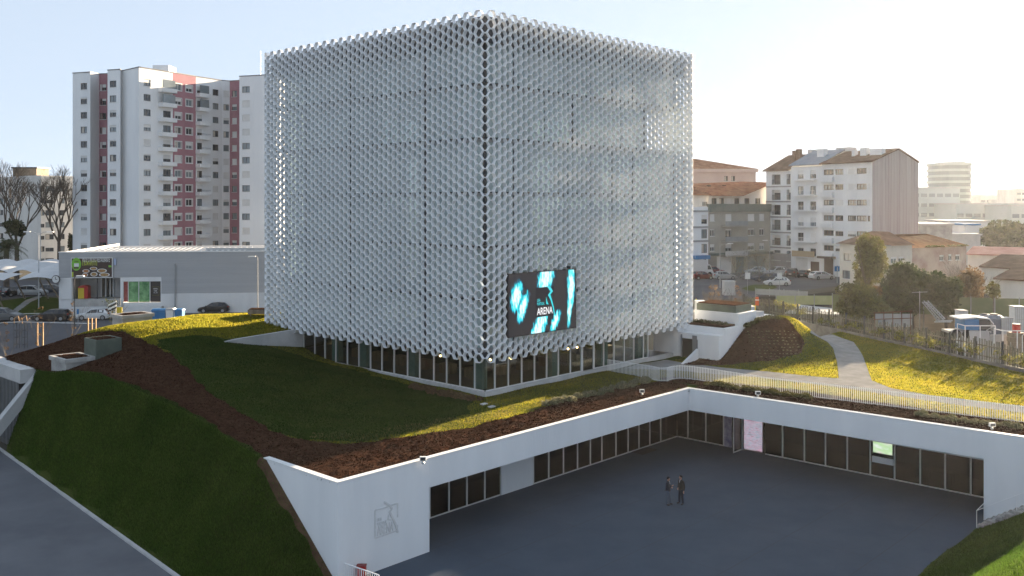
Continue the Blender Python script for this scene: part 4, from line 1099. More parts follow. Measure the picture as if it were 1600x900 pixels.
for (p0, y0, p1, y1, mi, wins) in segs:
    f = Fac(p0, y0, p1, y1); poly += [tuple(f.a), tuple(f.b)]
    holes = []
    for (c, hw) in wins:
        for k in range(12):
            zc = 41.3 - 2.785 * k; holes.append((f.s(c - hw), f.s(c + hw), zc - .62, zc + .62))
    bal = []
    if p0 == 217: bal = [(255, 267)]
    if p0 == 306: bal = [(308, 316)]
    for (a, c) in bal:
        for k in range(12):
            zc = 41.3 - 2.785 * k; holes.append((f.s(a), f.s(c), zc - 1.25, zc + .72))
    f.wall(wl_, 0, f.L, ZG, ZTOP, holes, mi, .22)
    f.box(wl_, -.05, f.L + .05, -.3, .06, ZTOP + .002, ZTOP + .16, 2)
    for h in holes:
        tall = h[3] - h[2] > 1.5
        if tall:
            window(f, T, *h, 'frame_dark', shut=RND.choice([0, 0, .25, .4]), name='balcony_door'); continue
        fr = 'frame_dark' if mi == 0 or p0 != 270 else 'frame_white'
        if nwin < 92 and p0 not in (347,): window(f, T, *h, fr, border=(p0 == 270), cols=2 if h[1] - h[0] > .9 else 1); nwin += 1
        else: lm = window(f, T, *h, fr, stuff=last, shut=RND.choice([0, 0, .4, 1]))
    for (a, c) in bal:
        sa, sc = (f.s(247), f.s(271)) if p0 == 217 else (f.s(305.5), f.s(322.5))
        if p0 == 217: sc = f.L - .05
        for k in range(12):
            zf = 41.3 - 2.785 * k - 1.3
            b = MB(); f.box(b, sa, sc, .003, 1.25, zf - .16, zf); f.box(b, sa, sc, 1.15, 1.27, zf + .002, zf + .62)
            f.box(b, sa, sa + .1, .003, 1.148, zf + .002, zf + .62); f.box(b, sc - .1, sc, .003, 1.148, zf + .002, zf + .62)
            if k in (3, 4, 6, 7, 9, 11):
                f.box(b, sa, sc, 1.19, 1.22, zf + .95, zf + 1.0, 1)
                for q in range(9): f.box(b, sa + (sc - sa) * q / 8.5, sa + (sc - sa) * q / 8.5 + .03, 1.19, 1.22, zf + .622, zf + .948, 1)
            if k in (0, 1): f.box(b, sa + .3, sc - .3, .9, 1.1, zf + .63, zf + 2.2, 2)
            b.build('balcony', [M['white_old'], M['frame_dark'], M['pane_sky']], T)
poly += [(poly[-1][0] + 2, 205), (poly[0][0] - 1, 205)]
wl_.add([(*poly[-1], ZG), (*poly[0], ZG), (*poly[0], ZTOP), (*poly[-1], ZTOP)], [(0, 1, 2, 3)], 0); wl_.add([(*poly[-2], ZG), (*poly[-1], ZG), (*poly[-1], ZTOP), (*poly[-2], ZTOP)], [(0, 1, 2, 3)], 0); wl_.add([(*poly[-3], ZG), (*poly[-2], ZG), (*poly[-2], ZTOP), (*poly[-3], ZTOP)], [(0, 1, 2, 3)], 0)
wl_.build('wall', [M['wall_warm'], M['pink'], M['frame_dark']], T)
kind(last.build('window', lm, T), 'stuff')
b = MB(); b.add([(*p, ZTOP - .2) for p in poly], [tuple(range(len(poly)))]); b.build('roof', M['concrete'], T)
b = MB(); q = at(257, 104, 186); b.box(q.x - 1.6, 184, ZTOP - .15, q.x + 1.6, 188, q.z); b.build('roof_house', M['wall_warm'], T)
b = MB(); q = at(268, 106, 186); b.box(q.x, 185, ZTOP - .1, q.x + 1.1, 186.4, ZTOP + 1.0); b.build('chimney', M['tile'], T)
b = MB(); q = at(407, 80, 186); b.tube([(q.x, 186, ZTOP), (q.x, 186, q.z)], .05, 5); b.build('aerial', M['grey'], T)

# grey block behind the bare trees at the far left
T2 = thing('grey_flats', 'grey block of flats behind bare trees at the far left, low cabin on its roof', 'apartment block', (-115, 225, 3.5))
w2 = MB()
for (p0, y0, p1, y1, wins, mt, nm) in ((-40, 226, 20, 224, [(1, 4)], 25.3, 0), (20, 224, 64, 216, [], 25.4, 0), (64, 216, 120, 220, [(66.5, 3), (77.5, 6.5), (97, 4)], 25.1, 1)):
    f = Fac(p0, y0, p1, y1); holes = []
    for (c, hw) in wins:
        for k in range(7): zc = 22.3 - 2.8 * k; holes.append((f.s(c - hw), f.s(c + hw), zc - .65, zc + .6))
    f.wall(w2, 0, f.L, 3.4, mt, holes, 0, .2); f.box(w2, 0, f.L, -8, -.001, mt - .3, mt - .05, 0)
    for h in holes: window(f, T2, *h, 'frame_dark', shut=RND.choice([0, 0, 0, .3]))
w2.build('wall', [M['cream']], T2)
b = MB(); a, c = at(20, 275, 226), at(57, 263, 226); b.box(a.x, 226, 25.0, c.x, 232, c.z); b.build('roof_cabin', M['wood'], T2)
b = MB(); b.box(a.x - .3, 225.7, c.z + .003, c.x + .3, 232.3, c.z + .3); b.build('cabin_roof', M['dark'], T2)

# ------------------------------------------------------------------ supermarket with its billboard
S = thing('supermarket', 'long low supermarket clad in grey corrugated sheet over a white base', 'shop building', (-60, 127, 3.7))
f = Fac(92, 125.5, 440, 129)
M['clad'] = mk('corrugated_cladding', (.46, .465, .475), (.53, .535, .545), 1.0, .5, .6, 3.2, metal=.2, stretch=(.05, .05, 3.0), contrast=1)
zt, zc_, zl = 12.15, f.z(120, 434), f.z(300, 458)
sE0, sE1, sW0, sW1 = f.s(113), f.s(188), f.s(192.5), f.s(251)
zW0, zW1 = f.z(220, 472.5), f.z(220, 439.5)
b = MB()
n_ = 30
for k in range(n_):                                   # corrugated sheets as shallow horizontal folds
    z0 = zc_ + (zt - zc_) * k / n_; z1 = zc_ + (zt - zc_) * (k + 1) / n_; zm = (z0 + z1) / 2
    b.add([f.P(0, 0, z0), f.P(f.L, 0, z0), f.P(f.L, .05, zm), f.P(0, .05, zm), f.P(f.L, 0, z1), f.P(0, 0, z1)], [(0, 1, 2, 3), (3, 2, 4, 5)])
n2 = 18
for k in range(n2):
    z0 = zl + (zc_ - zl) * k / n2; z1 = zl + (zc_ - zl) * (k + 1) / n2; zm = (z0 + z1) / 2
    b.add([f.P(sW1 + .1, 0, z0), f.P(f.L, 0, z0), f.P(f.L, .05, zm), f.P(sW1 + .1, .05, zm), f.P(f.L, 0, z1), f.P(sW1 + .1, 0, z1)], [(0, 1, 2, 3), (3, 2, 4, 5)])
a_ = f.P(0, 0, 0); c_ = (a_[0] - 4.5, a_[1] + 30)
b.add([(a_[0], a_[1], zc_), (*c_, zc_), (*c_, zt), (a_[0], a_[1], zt)], [(0, 1, 2, 3)])
b.build('cladding', M['clad'], S)
b = MB(); f.box(b, -.06, f.L, -.25, .08, zt + .002, zt + .12); b.build('coping', M['whitemetal'], S)
b = MB()
f.wall(b, sE1 + .01, f.L, 3.0, zc_ - .01, [(sW0, sW1, zW0, zW1)], 0, .25); 
b.add([(a_[0], a_[1], 3), (*c_, 3), (*c_, zc_), (a_[0], a_[1], zc_)], [(0, 1, 2, 3)])
f.box(b, 0, sE0, -.3, -.002, 3.0, zc_ - .003); f.box(b, 0.2, sE0 - .1, .002, .12, 5.9, zc_ - .1)
b.build('wall', M['white_old'], S)
b = MB(); f.box(b, sE0, sE1, -3.2, -3.0, 3, zc_ - .01); f.box(b, sE0 - .2, sE0 - .002, -3.2, -.31, 3, zc_ - .01); f.box(b, sE1, sE1 + .2, -3.2, -.26, 3, zc_ - .01); f.box(b, sE0, sE1, -3, 0, zc_ - .1, zc_ - .012); b.build('entrance_recess', M['concrete_light'], S)
b = MB(); f.box(b, sE0, sE1, -3, .3, 3, 5.85); f.box(b, sE0, sW1 + .5, .302, 1.6, 3, 4.85); b.build('entrance_ramp', M['concrete'], S)
b = MB(); f.box(b, sE0, sW1 + .5, 1.55, 1.75, 3.2, 5.0); b.build('ramp_wall', M['white_old'], S)
dr = MB()
for q in (148, 155, 162, 167): dr_s = f.s(q); f.box(dr, dr_s - .08, dr_s + .08, -2.95, -2.8, 5.86, 8.5)
door = dr.build('door', M['frame_white'], S)
b = MB(); f.box(b, f.s(148), f.s(167), -2.93, -2.88, 5.87, 8.45); b.build('door_pane', M['pane'], door)
b = MB(); f.box(b, f.s(150.3), f.s(151.6), -.4, -.2, 5.86, zc_ - .02); b.build('post', M['dark'], S)
M['poster_red'] = mk('red_poster', (.30, .05, .045), (.36, .12, .10), 3, .5)
M['poster_green'] = mk('leaf_poster', (.03, .14, .04), (.28, .52, .25), 1.5, .5, contrast=.8)
M['poster_dark'] = mk('dark_poster', (.05, .042, .04), None, 1, .5)
for (a, c, m_) in ((192.8, 199.5, 'poster_red'), (200.5, 216, 'poster_green'), (217, 233.5, 'poster_green'), (234.5, 250.5, 'poster_dark')):
    b = MB(); s0, s1 = f.s(a), f.s(c); f.box(b, s0, s1, -.24, -.18, zW0 + .08, zW1 - .05, 0)
    f.box(b, s0 - .09, s0 - .003, -.24, -.1, zW0, zW1, 1)
    if m_ == 'poster_dark':
        cs = (s0 + s1) / 2; zz = (zW0 + zW1) / 2
        for (x0, x1, y0, y1) in ((-.5, .5, .62, .68), (-.5, .5, -.52, -.46), (-.5, -.45, -.46, .62), (.45, .5, -.46, .62)): f.box(b, cs + x0, cs + x1, -.178, -.17, zz + y0, zz + y1, 2)
        for k, (t_, w_) in enumerate((('HORÁRIO', .62), ('LOJA', .44), ('9H - 21H', .5))):
            text_mesh(b, t_, .24, lambda x, y, d, k=k, w_=w_: f.P(cs - w_ / 2 + x, -.165, zz + .30 - .27 * k + y), 3, width=w_)
    b.build('shop_window', [M[m_], M['frame_white'], M['leaf_olive'], M['frame_white']], S)
# roof edge: white upstand, louvre fins catching the sun
b = MB(); a, c = Fac(185, 148, 440, 150), None
a.box(b, 0, a.L, -.4, 0, 10.5, a.z(300, 385)); b.build('roof_upstand', M['whitemetal'], S)
b = MB(); b.add([f.P(0, -.3, zt - .35), f.P(f.L, -.3, zt - .35), f.P(f.L, -26, zt - .25), f.P(0, -26, zt - .25)], [(0, 1, 2, 3)]); b.build('roof', M['galv'], S)
b = MB()
for k in range(30):
    s = 2.4 + k * .75; b.hexa([f.P(s, -.6, zt + .13), f.P(s + .25, -.6, zt + .13), f.P(s + 1.0, -2.2, zt + .5), f.P(s + .75, -2.2, zt + .5), f.P(s, -.6, zt + .18), f.P(s + .25, -.6, zt + .18), f.P(s + 1.0, -2.2, zt + .55), f.P(s + .75, -2.2, zt + .55)])
b.build('roof_louvre', M['whitemetal'], S)
b = MB(); f.box(b, f.s(320), f.L, -1.8, -.8, zt + .02, zt + .5); b.build('roof_duct', M['galv'], S)
b = MB(); f.box(b, f.s(273), f.s(275), .06, .2, 4, f.z(274, 412)); b.build('downpipe', M['grey'], S)
# billboard
bb = thing('billboard', 'billboard of food plates with white and green lettering on the grey cladding', 'billboard', f.P(f.s(147), .2, zc_))
s0, s1 = f.s(111.8), f.s(177); z0, z1 = f.z(145, 434), f.z(145, 402.3)
b = MB(); f.box(b, s0, s1, .12, .24, z0, z1); b.build('frame', M['frame_white'], bb)
b = MB(); W_, H_ = s1 - s0, z1 - z0
def bp(x, y, d): return f.P(s0 + x * W_, .245 + d, z0 + y * H_)
b.add([bp(*p, 0) for p in ((.02, .04), (.98, .04), (.98, .96), (.02, .96))], [(0, 1, 2, 3)], 0)
def disc(cx, cy, rx, ry, d, mi, n=18): b.add([bp(cx + rx * math.cos(6.283 * k / n), cy + ry * math.sin(6.283 * k / n), d) for k in range(n)], [tuple(range(n))], mi)
disc(.13, .68, .115, .32, .006, 1)
b.add([bp(*p, .009) for p in ((.075, .56), (.19, .56), (.19, .72), (.075, .72))], [(0, 1, 2, 3)], 2); b.add([bp(*p, .009) for p in ((.065, .46), (.185, .46), (.185, .54), (.065, .54))], [(0, 1, 2, 3)], 0)
b.add([bp(*p, .006) for p in ((.02, .06), (.06, .06), (.06, .30), (.02, .30))], [(0, 1, 2, 3)], 5)
text_mesh(b, 'VISITE O NOSSO RESTAURANTE', .9, lambda x, y, d: bp(.27 + x / W_, .78 + y / H_, .008), 2, width=W_ * .66)
text_mesh(b, 'E BOM APETITE!', .9, lambda x, y, d: bp(.27 + x / W_, .62 + y / H_, .008), 5, width=W_ * .36)
text_mesh(b, 'nas', .4, lambda x, y, d: bp(.085 + x / W_, .78 + y / H_, .01), 0)
for (cx, cy, rx, ry) in ((.54, .46, .09, .08), (.74, .35, .12, .10), (.36, .34, .085, .085), (.55, .18, .085, .11), (.80, .15, .13, .10), (.34, .15, .07, .09)):
    disc(cx, cy, rx, ry, .006, 2); disc(cx, cy, rx * .78, ry * .76, .009, 3 if cx < .5 else 4)
b.add([bp(*p, .006) for p in ((.90, .52), (.97, .52), (.97, .60), (.90, .62))], [(0, 1, 2, 3)], 1)
b.build('picture', [mk('board_dark', (.055, .035, .03), (.075, .045, .035), 1, .6), mk('board_green', (.20, .48, .05), None, 1, .6), mk('board_white', (.72, .72, .70), None, 1, .6), mk('food_red', (.40, .12, .04), (.52, .25, .08), 5, .6), mk('food_yellow', (.45, .32, .12), (.3, .12, .05), 5, .6), mk('board_lime', (.45, .52, .06), None, 1, .6)], bb)
b = MB(); f.box(b, f.s(178.3), f.s(182.2), .12, .2, f.z(180, 414), f.z(180, 404)); tag(b.build('blue_banner', mk('pale_blue_banner', (.35, .42, .58), None, 1, .6)), 'narrow pale blue banner on the cladding right of the billboard', 'banner')
# photo booth-like red and yellow kiosk in the entrance
q = f.P(f.s(128), -1.2, 5.86)
t = thing('kiosk', 'small red and yellow kiosk with rounded top standing in the shop entrance', 'kiosk', q)
b = MB(); f.box(b, f.s(119), f.s(128.5), -1.9, -.7, 5.86, 7.3); b.build('cabin', M['yellow'], t)
b = MB(); n_ = 8; sa, sb = f.s(119), f.s(134.5)
pr = [(sa, 7.32)] + [(sa + (sb - sa) * k / n_, 7.35 + .32 * math.sin(math.pi * (.1 + .75 * k / n_))) for k in range(n_ + 1)] + [(sb, 5.86), (f.s(128.7), 5.86), (f.s(128.7), 7.31)]
b.add([f.P(s, -.68, z) for s, z in pr] + [f.P(s, -1.92, z) for s, z in pr], [tuple(range(len(pr))), tuple(reversed(range(len(pr), 2 * len(pr))))] + [(i, (i + 1) % len(pr), len(pr) + (i + 1) % len(pr), len(pr) + i) for i in range(len(pr))])
b.build('shell', M['red'], t)

# ------------------------------------------------------------------ flats across the street at the right
ZR = 5.2
def gable_roof(f, parent, mat, ze, zr, dr, dd, s0=-.3, s1=None, ov=.45):
    s1 = f.L + .3 if s1 is None else s1
    b = MB(); P = f.P; th = .22
    for z_ in (0,):
        b.hexa([P(s0, ov, ze - .18), P(s1, ov, ze - .18), P(s1, -dr, zr), P(s0, -dr, zr), P(s0, ov, ze - .18 + th), P(s1, ov, ze - .18 + th), P(s1, -dr, zr + th), P(s0, -dr, zr + th)])
        b.hexa([P(s0, -dr - .002, zr), P(s1, -dr - .002, zr), P(s1, -dd, ze), P(s0, -dd, ze), P(s0, -dr - .002, zr + th), P(s1, -dr - .002, zr + th), P(s1, -dd, ze + th), P(s0, -dd, ze + th)])
    return b.build('roof', mat, parent)
def gable_end(mb, f, s, z0, ze, zr, dr, dd, mi=0):
    mb.add([f.P(s, 0, z0), f.P(s, -dd, z0), f.P(s, -dd, ze), f.P(s, -dr, zr), f.P(s, 0, ze)], [(0, 1, 2, 3, 4)], mi)
DR, DD = 6.8, 12.4
# white block with brown windows and the long stained gable
A5 = thing('white_flats', 'white block of flats with brown window bands and a tall streaked corrugated gable', 'apartment block', (62, 168, ZR))
f = Fac(1284, 175, 1363, 165); ze, zr = 26.3, 28.6
b = MB(); holes = []
for (a, c, sh) in ((1287, 1302.5, [0, 0, 0, 0, 0, 0]), (1305, 1317.5, [0, 0, 1, 0, .15, .5]), (1324.5, 1337.5, [1, 1, 0, 0, .6, 0]), (1338.5, 1354, [0, 0, 0, 0, 0, 0]), (1355.5, 1359.5, [1, 1, 1, 0, 1, 1])):
    for k, py in enumerate((268, 292, 316.5, 341, 365, 389)):
        z = zat(py, 170) ; holes.append((f.s(a), f.s(c), z - .5, z + .5, sh[k]))
f.wall(b, 0, f.L, 3.5, ze, [h[:4] for h in holes], 0, .2)
gable_end(b, f, 0, 3.5, ze, zr, DR, DD); b.build('wall', M['white_old'], A5)
M['gable'] = mk('streaked_sheet', (.26, .225, .225), (.46, .44, .45), 1.0, .7, .2, 3, stretch=(1.6, 1.6, .03), contrast=.9)
b = MB(); n_ = 60
pr = [(DD * k / n_, .06 * (k % 2)) for k in range(n_ + 1)]
for (d0, o0), (d1, o1) in zip(pr[:-1], pr[1:]):
    zz = lambda d: ze + (zr - ze) * (d / DR if d < DR else (DD - d) / (DD - DR))
    q0, q1 = f.P(f.L + o0, -d0, 0), f.P(f.L + o1, -d1, 0)
    b.add([(q0[0], q0[1], 3.5), (q1[0], q1[1], 3.5), (q1[0], q1[1], zz(d1)), (q0[0], q0[1], zz(d0))], [(0, 1, 2, 3)])
b.build('gable_cladding', M['gable'], A5)
for h in holes: window(f, A5, *h[:4], 'frame_brown', panes=('pane', 'pane_sky'), shut=h[4], cols=3 if h[1] - h[0] > 1.6 else 2, fr=.12)
gable_roof(f, A5, M['tile_dark'], ze, zr, DR, DD)
for k in range(6):
    b = MB(); z = zat((268, 292, 316.5, 341, 365, 389)[k] + 12, 170); f.box(b, .1, f.s(1303), .003, .55, z - .5, z + .45); b.build('bay_panel', M['white_old'], A5)
b = MB(); f.box(b, f.s(1284.5), f.s(1306), .003, 1.4, 8.6, 9.0); b.build('entrance_canopy', M['frame_brown'], A5)
b = MB(); f.box(b, f.s(1288), f.s(1302), .004, .08, 5.3, 8.5); b.build('entrance_door', M['frame_brown'], A5)
for (p, w, h) in ((1325, 1.3, 1.2), (1340, 2.6, .9), (1312, .6, .9)):
    b = MB(); s = f.s(p) ; f.box(b, s, s + w, -4.2, -3.2, ze + .9, ze + 1.5 + h); b.build('chimney', M['white_old'], A5)
# white block with slate roof
A4 = thing('white_balcony_flats', 'narrow white block with blue-grey roof and thin balconies', 'apartment block', (56, 178, ZR))
f = Fac(1236, 181, 1284, 175.2); ze4 = 25.9
b = MB(); holes = []
for (a, c) in ((1246.5, 1255.5), (1266, 1275)):
    for k, py in enumerate((272, 297, 321, 346, 370, 393)):
        z = zat(py, 178); holes.append((f.s(a), f.s(c), z - .85, z + .75, [.5, 0, 0, .55, 0, .1][k] if a < 1260 or k != 4 else 1))
gx = [(f.s(1243), f.s(1262), 5.2, 8.4), (f.s(1266), f.s(1280), 5.2, 7.8)]
f.wall(b, 0, f.L, 3.5, ze4, [h[:4] for h in holes] + gx, 0, .2); gable_end(b, f, 0, 3.5, ze4, zr + .3, DR, DD); gable_end(b, f, f.L - .02, 22, ze4, zr + .3, DR, DD)
b.build('wall', M['white_old'], A4)
for h in holes: window(f, A4, *h[:4], 'frame_dark', shut=h[4])
b = MB(); f.box(b, gx[0][0] + .01, gx[0][1] - .01, -.19, -.12, 5.2, 8.39); b.build('garage_door', M['shutter'], A4)
b = MB(); f.box(b, gx[1][0] + .01, gx[1][1] - .01, -.19, -.12, 5.2, 7.79); b.build('entrance_door', M['frame_brown'], A4)
for k, py in enumerate((281, 305, 329, 354, 378, 401)):
    b = MB(); z = zat(py, 178); f.box(b, f.s(1243.5), f.s(1277), .003, .9, z - .16, z); 
    if k == 5: f.box(b, f.s(1242), f.s(1277), .85, .95, z + .002, z + 1.1, 1)
    else:
        f.box(b, f.s(1243.5), f.s(1277), .85, .88, z + .85, z + .9, 0)
        for q in range(16): s = f.s(1243.5) + (f.s(1277) - f.s(1243.5)) * q / 15.01; f.box(b, s, s + .025, .85, .88, z + .002, z + .848, 0)
    b.build('balcony', [M['white_old'], mk('tan_blind', (.40, .30, .19), None, 1, .8) if k == 5 else M['white']], A4)
gable_roof(f, A4, M['slate'], ze4 + .35, zr + .45, DR, DD, -.2, f.L + .1)
b = MB(); s = f.s(1260); f.box(b, s, s + 1.5, -4.4, -3.2, ze4 + 1.0, zat(237, 184)); f.box(b, s - .12, s + 1.62, -4.5, -3.1, zat(237, 184) + .003, zat(236, 184) + .1); b.build('chimney', M['white_old'], A4)
b = MB(); s = f.s(1281); f.box(b, s - 1.5, s + 1.3, -9.5, -7, zr - .5, zat(233.5, 186)); b.build('roof_house', M['cream'], A4)
# loggia block
A3 = thing('loggia_flats', 'white block with dark brown roof, grey floor bands and framed loggias', 'apartment block', (51, 184, ZR))
f = Fac(1197, 187, 1236, 181.2); ze3 = 25.2
b = MB(); holes = []
for (a, c) in ((1206, 1219.5), (1229, 1235.3)):
    for py in (280, 304, 327.5, 351, 375, 398.5):
        z = zat(py, 184); holes.append((f.s(a), f.s(c), z - 1.05, z + .95))
f.wall(b, 0, f.L, 9.0, ze3, holes, 0, .9); f.wall(b, 0, f.L, 3.5, 8.997, [], 1); gable_end(b, f, 0, 3.5, ze3, zr - .2, DR, DD)
for py in (290.5, 314, 338, 362, 385.5, 409): z = zat(py, 184); f.box(b, 0, f.L, .003, .10, z - .28, z, 1)
b.build('wall', [M['white_old'], mk('grey_band', (.25, .235, .235), (.3, .285, .28), 1, .8)], A3)
for i, h in enumerate(holes):
    window(f, A3, *h, 'frame_dark', shut=[0, .3, 0][i % 3], dep=.85, cols=4 if h[1] - h[0] > 1.2 else 2)
    b = MB(); n_ = 7 if h[1] - h[0] > 1.2 else 4
    f.box(b, h[0], h[1], -.12, -.06, h[2] + .92, h[2] + .98)
    f.box(b, h[0], h[1], -.12, -.06, h[2] + .04, h[2] + .1)
    for q in range(n_ + 1): s = h[0] + (h[1] - h[0] - .06) * q / n_; f.box(b, s, s + .06, -.118, -.062, h[2] + .102, h[2] + .918)
    b.build('loggia_rail', M['frame_dark'], A3)
gable_roof(f, A3, M['tile_dark'], ze3 + .2, zr - .1, DR, DD, -.6, f.L - .25)
for p, py in ((1219.5, 238), (1225.5, 236)):
    b = MB(); s = f.s(p); f.box(b, s - .4, s + .4, -4.5, -3.6, ze3 + 1.2, zat(py, 191)); b.build('chimney', M['tile_dark'], A3)
b = MB(); f.box(b, f.s(1229), f.L - .4, -8, -5.8, zr - 1.2, zat(237, 192)); b.build('roof_house', M['cream'], A3)
# grey-green flats with terrace
A2 = thing('terrace_flats', 'low grey-beige flats with a green roof terrace band and red tiled attic', 'apartment block', (42, 184, ZR))
f = Fac(1107, 178, 1204, 186); b = MB(); holes = []
for (a, c) in ((1109.5, 1116.5), (1133.5, 1143), (1168.5, 1179), (1186.5, 1194)):
    for k, py in enumerate((340, 363, 386)): z = zat(py, 182); tl = a == 1133.5; holes.append((f.s(a), f.s(c), z - (1.2 if tl else .65), z + .7, [1, .15, .45][k]))
sh = [(f.s(1120), f.s(1144), 5.3, 8.6), (f.s(1150), f.s(1163), 5.3, 8.4), (f.s(1168), f.s(1196), 5.3, 8.4)]
f.wall(b, 0, f.L, 3.5, 17.2, [h[:4] for h in holes] + sh, 0, .25); f.box(b, -.1, f.L, -.3, .35, 17.203, 18.75, 1); f.box(b, 0, f.L, .003, .8, 8.85, 9.3, 1)
b.build('wall', [mk('beige_tile_wall', (.30, .285, .25), (.37, .35, .31), .4, .7), mk('green_grey_band', (.13, .15, .135), (.17, .185, .165), 1, .8)], A2)
for h in holes: window(f, A2, *h[:4], 'frame_white', shut=h[4])
for a in sh: b = MB(); f.box(b, a[0] + .01, a[1] - .01, -.24, -.16, a[2], a[3] - .01); b.build('shop_front', M['shutter'] if a is sh[0] else M['pane_sky'], A2)
for k, py in enumerate((352, 376, 398)):
    b = MB(); z = zat(py, 182); f.box(b, f.s(1127), f.s(1162), .003, 1.2, z - .2, z, 0); f.box(b, f.s(1127), f.s(1162), 1.12, 1.22, z + .002, z + .85, 1); b.build('balcony', [M['concrete'], M['concrete_light'] if k == 2 else mk('balcony_glass', (.22, .24, .25), (.3, .31, .32), 1, .3)], A2)
b = MB(); holes = [(f.s(x), f.s(x) + 1.3, 17.9, 19.9) for x in (1112, 1124, 1136, 1148, 1164, 1181)]
g = Fac(1107, 181, 1204, 189); g.wall(b, 0, g.L, 17.2, 20.3, holes, 0, .2); P = g.P
b.add([P(g.s(1154), 0, 20.3), P(g.L, 0, 20.3), P(g.L, 0, 22.6)], [(0, 1, 2)], 0); b.build('attic_wall', M['cream'], A2)
for h in holes: window(g, A2, *h, 'frame_brown')
b = MB(); P = g.P
b.hexa([P(-.3, 1.3, 20.3), P(g.s(1154), 1.3, 20.3), P(g.L - 2, -6, 23.2), P(-.3, -6, 22.6), P(-.3, 1.3, 20.5), P(g.s(1154), 1.3, 20.5), P(g.L - 2, -6, 23.4), P(-.3, -6, 22.8)])
b.hexa([P(g.s(1154) + .01, 1.3, 20.3), P(g.L + .2, .6, 22.9), P(g.L + .2, -6, 23.2), P(g.L - 1.99, -6, 23.2), P(g.s(1154) + .01, 1.3, 20.52), P(g.L + .2, .6, 23.1), P(g.L + .2, -6, 23.4), P(g.L - 1.99, -6, 23.4)])
b.build('roof', M['tile'], A2)
for p, py in ((1124, 296), (1128, 289), (1144, 290), (1152, 289)):
    b = MB(); s = g.s(p); g.box(b, s - .35, s + .35, -4.2, -3.6, 21, zat(py, 186)); b.build('chimney', M['tile_dark'], A2)
A2b = thing('pale_flats', 'pale blue-white flats with grey floor bands behind the hall edge, blue awning below', 'apartment block', (35, 176, ZR))
f = Fac(1050, 174, 1106.6, 178); b = MB(); holes = []
for (a, c) in ((1096, 1105),(1074, 1082)):
    for k, py in enumerate((342, 365, 388)): z = zat(py, 176); holes.append((f.s(a), f.s(c), z - .95, z + .75))
f.wall(b, 0, f.L, 3.5, 18.2, holes, 0, .2)
for py in (329, 354, 376): z = zat(py, 176); f.box(b, 0, f.L, .003, .15, z - .3, z + .05, 1)
b.build('wall', [M['white'], M['grey']], A2b)
for h in holes: window(f, A2b, *h, 'frame_brown')
b = MB(); f.box(b, f.s(1080), f.s(1103), .003, 1.3, 8.3, 9.0); b.build('awning', M['blue'], A2b)
b = MB(); f.box(b, f.s(1080), f.s(1103), .003, .06, 5.2, 8.2); b.build('shop_front', M['dark'], A2b)
b = MB(); h_ = [(f.s(1096), f.s(1104), 18.4, 19.9)]; g = Fac(1050, 178, 1107, 181.5); g.wall(b, 0, g.L, 17.9, 20.4, h_, 0, .2); b.build('attic_wall', M['cream'], A2b)
window(g, A2b, *h_[0], 'frame_brown')
b = MB(); P = g.P; b.hexa([P(0, .8, 20.4), P(g.L, .8, 20.4), P(g.L, -6, 22.7), P(0, -6, 22.7), P(0, .8, 20.6), P(g.L, .8, 20.6), P(g.L, -6, 22.9), P(0, -6, 22.9)]); b.build('roof', M['tile'], A2b)
# pink building behind
A1 = thing('pink_house_block', 'salmon pink building with a broad red hipped roof behind the flats', 'apartment block', (45, 232, ZR))
f = Fac(1040, 230, 1181, 230); b = MB(); ze1 = 26.6
holes = [(f.s(x - 3), f.s(x + 3), zat(283, 230), zat(275, 230)) for x in (1134.5, 1145.5)]
f.wall(b, 0, f.L, 4, ze1, holes, 0, .2); f.box(b, -.5, f.L + .5, -14, .6, ze1 + .003, ze1 + .8, 0)
b.add([f.P(f.L, 0, 4), f.P(f.L, -14, 4), f.P(f.L, -14, ze1), f.P(f.L, 0, ze1)], [(0, 1, 2, 3)]); b.build('wall', mk('salmon_render', (.45, .33, .30), (.53, .40, .36), .2, .85), A1)
for h in holes: window(f, A1, *h, 'frame_brown', shut=0)
b = MB(); P = f.P; pk = (f.s(1094), -7, zat(248, 237)); z_ = ze1 + .8
b.add([P(-.5, .6, z_), P(f.L + .5, .6, z_), P(f.L + .5, -14, z_), P(-.5, -14, z_), P(*pk), P(pk[0] - 6, -7, pk[2])], [(0, 1, 4, 5), (1, 2, 4), (2, 3, 5, 4), (3, 0, 5)]); b.build('roof', M['tile'], A1)

# ------------------------------------------------------------------ low houses and sheds at the right
H1 = thing('white_house', 'old white house with brown hipped roof behind the yellow-green tree', 'house', (60, 140, 5))
f = Fac(1312, 140, 1342, 136); b = MB(); z1 = zat(381, 139); holes = [(f.s(1318), f.s(1330), zat(408, 138), zat(396, 138)), (f.s(1316), f.s(1328), zat(436, 138), zat(423, 138))]
f.wall(b, 0, f.L, 3.5, z1, holes, 0, .2)
g = Fac(1342, 136, 1425, 142); hg = [(g.s(1374), g.s(1384), zat(412, 139), zat(400, 139)), (g.s(1392), g.s(1402), zat(412, 139), zat(402, 139)), (g.s(1404), g.s(1412), zat(412, 139), zat(402, 139))]
g.wall(b, 0, g.L, 3.5, z1 - .3, hg, 0, .2); b.build('wall', mk('warm_white_wall', (.52, .48, .42), (.64, .60, .53), .4, .85), H1)
for h in holes: window(f, H1, *h, 'frame_dark', shut=0)
for h in hg: window(g, H1, *h, 'frame_white', shut=.3)
b = MB(); pk1, pk2 = at(1362, 361, 143), at(1389, 362, 146)
c = [f.P(-.4, .5, z1), (f.b.x, f.b.y - .6, z1 - .05), g.P(g.L + .3, .4, z1 - .3), (g.b.x + 3, g.b.y + 11, z1 - .3), (f.a.x + 5, f.a.y + 12, z1)]
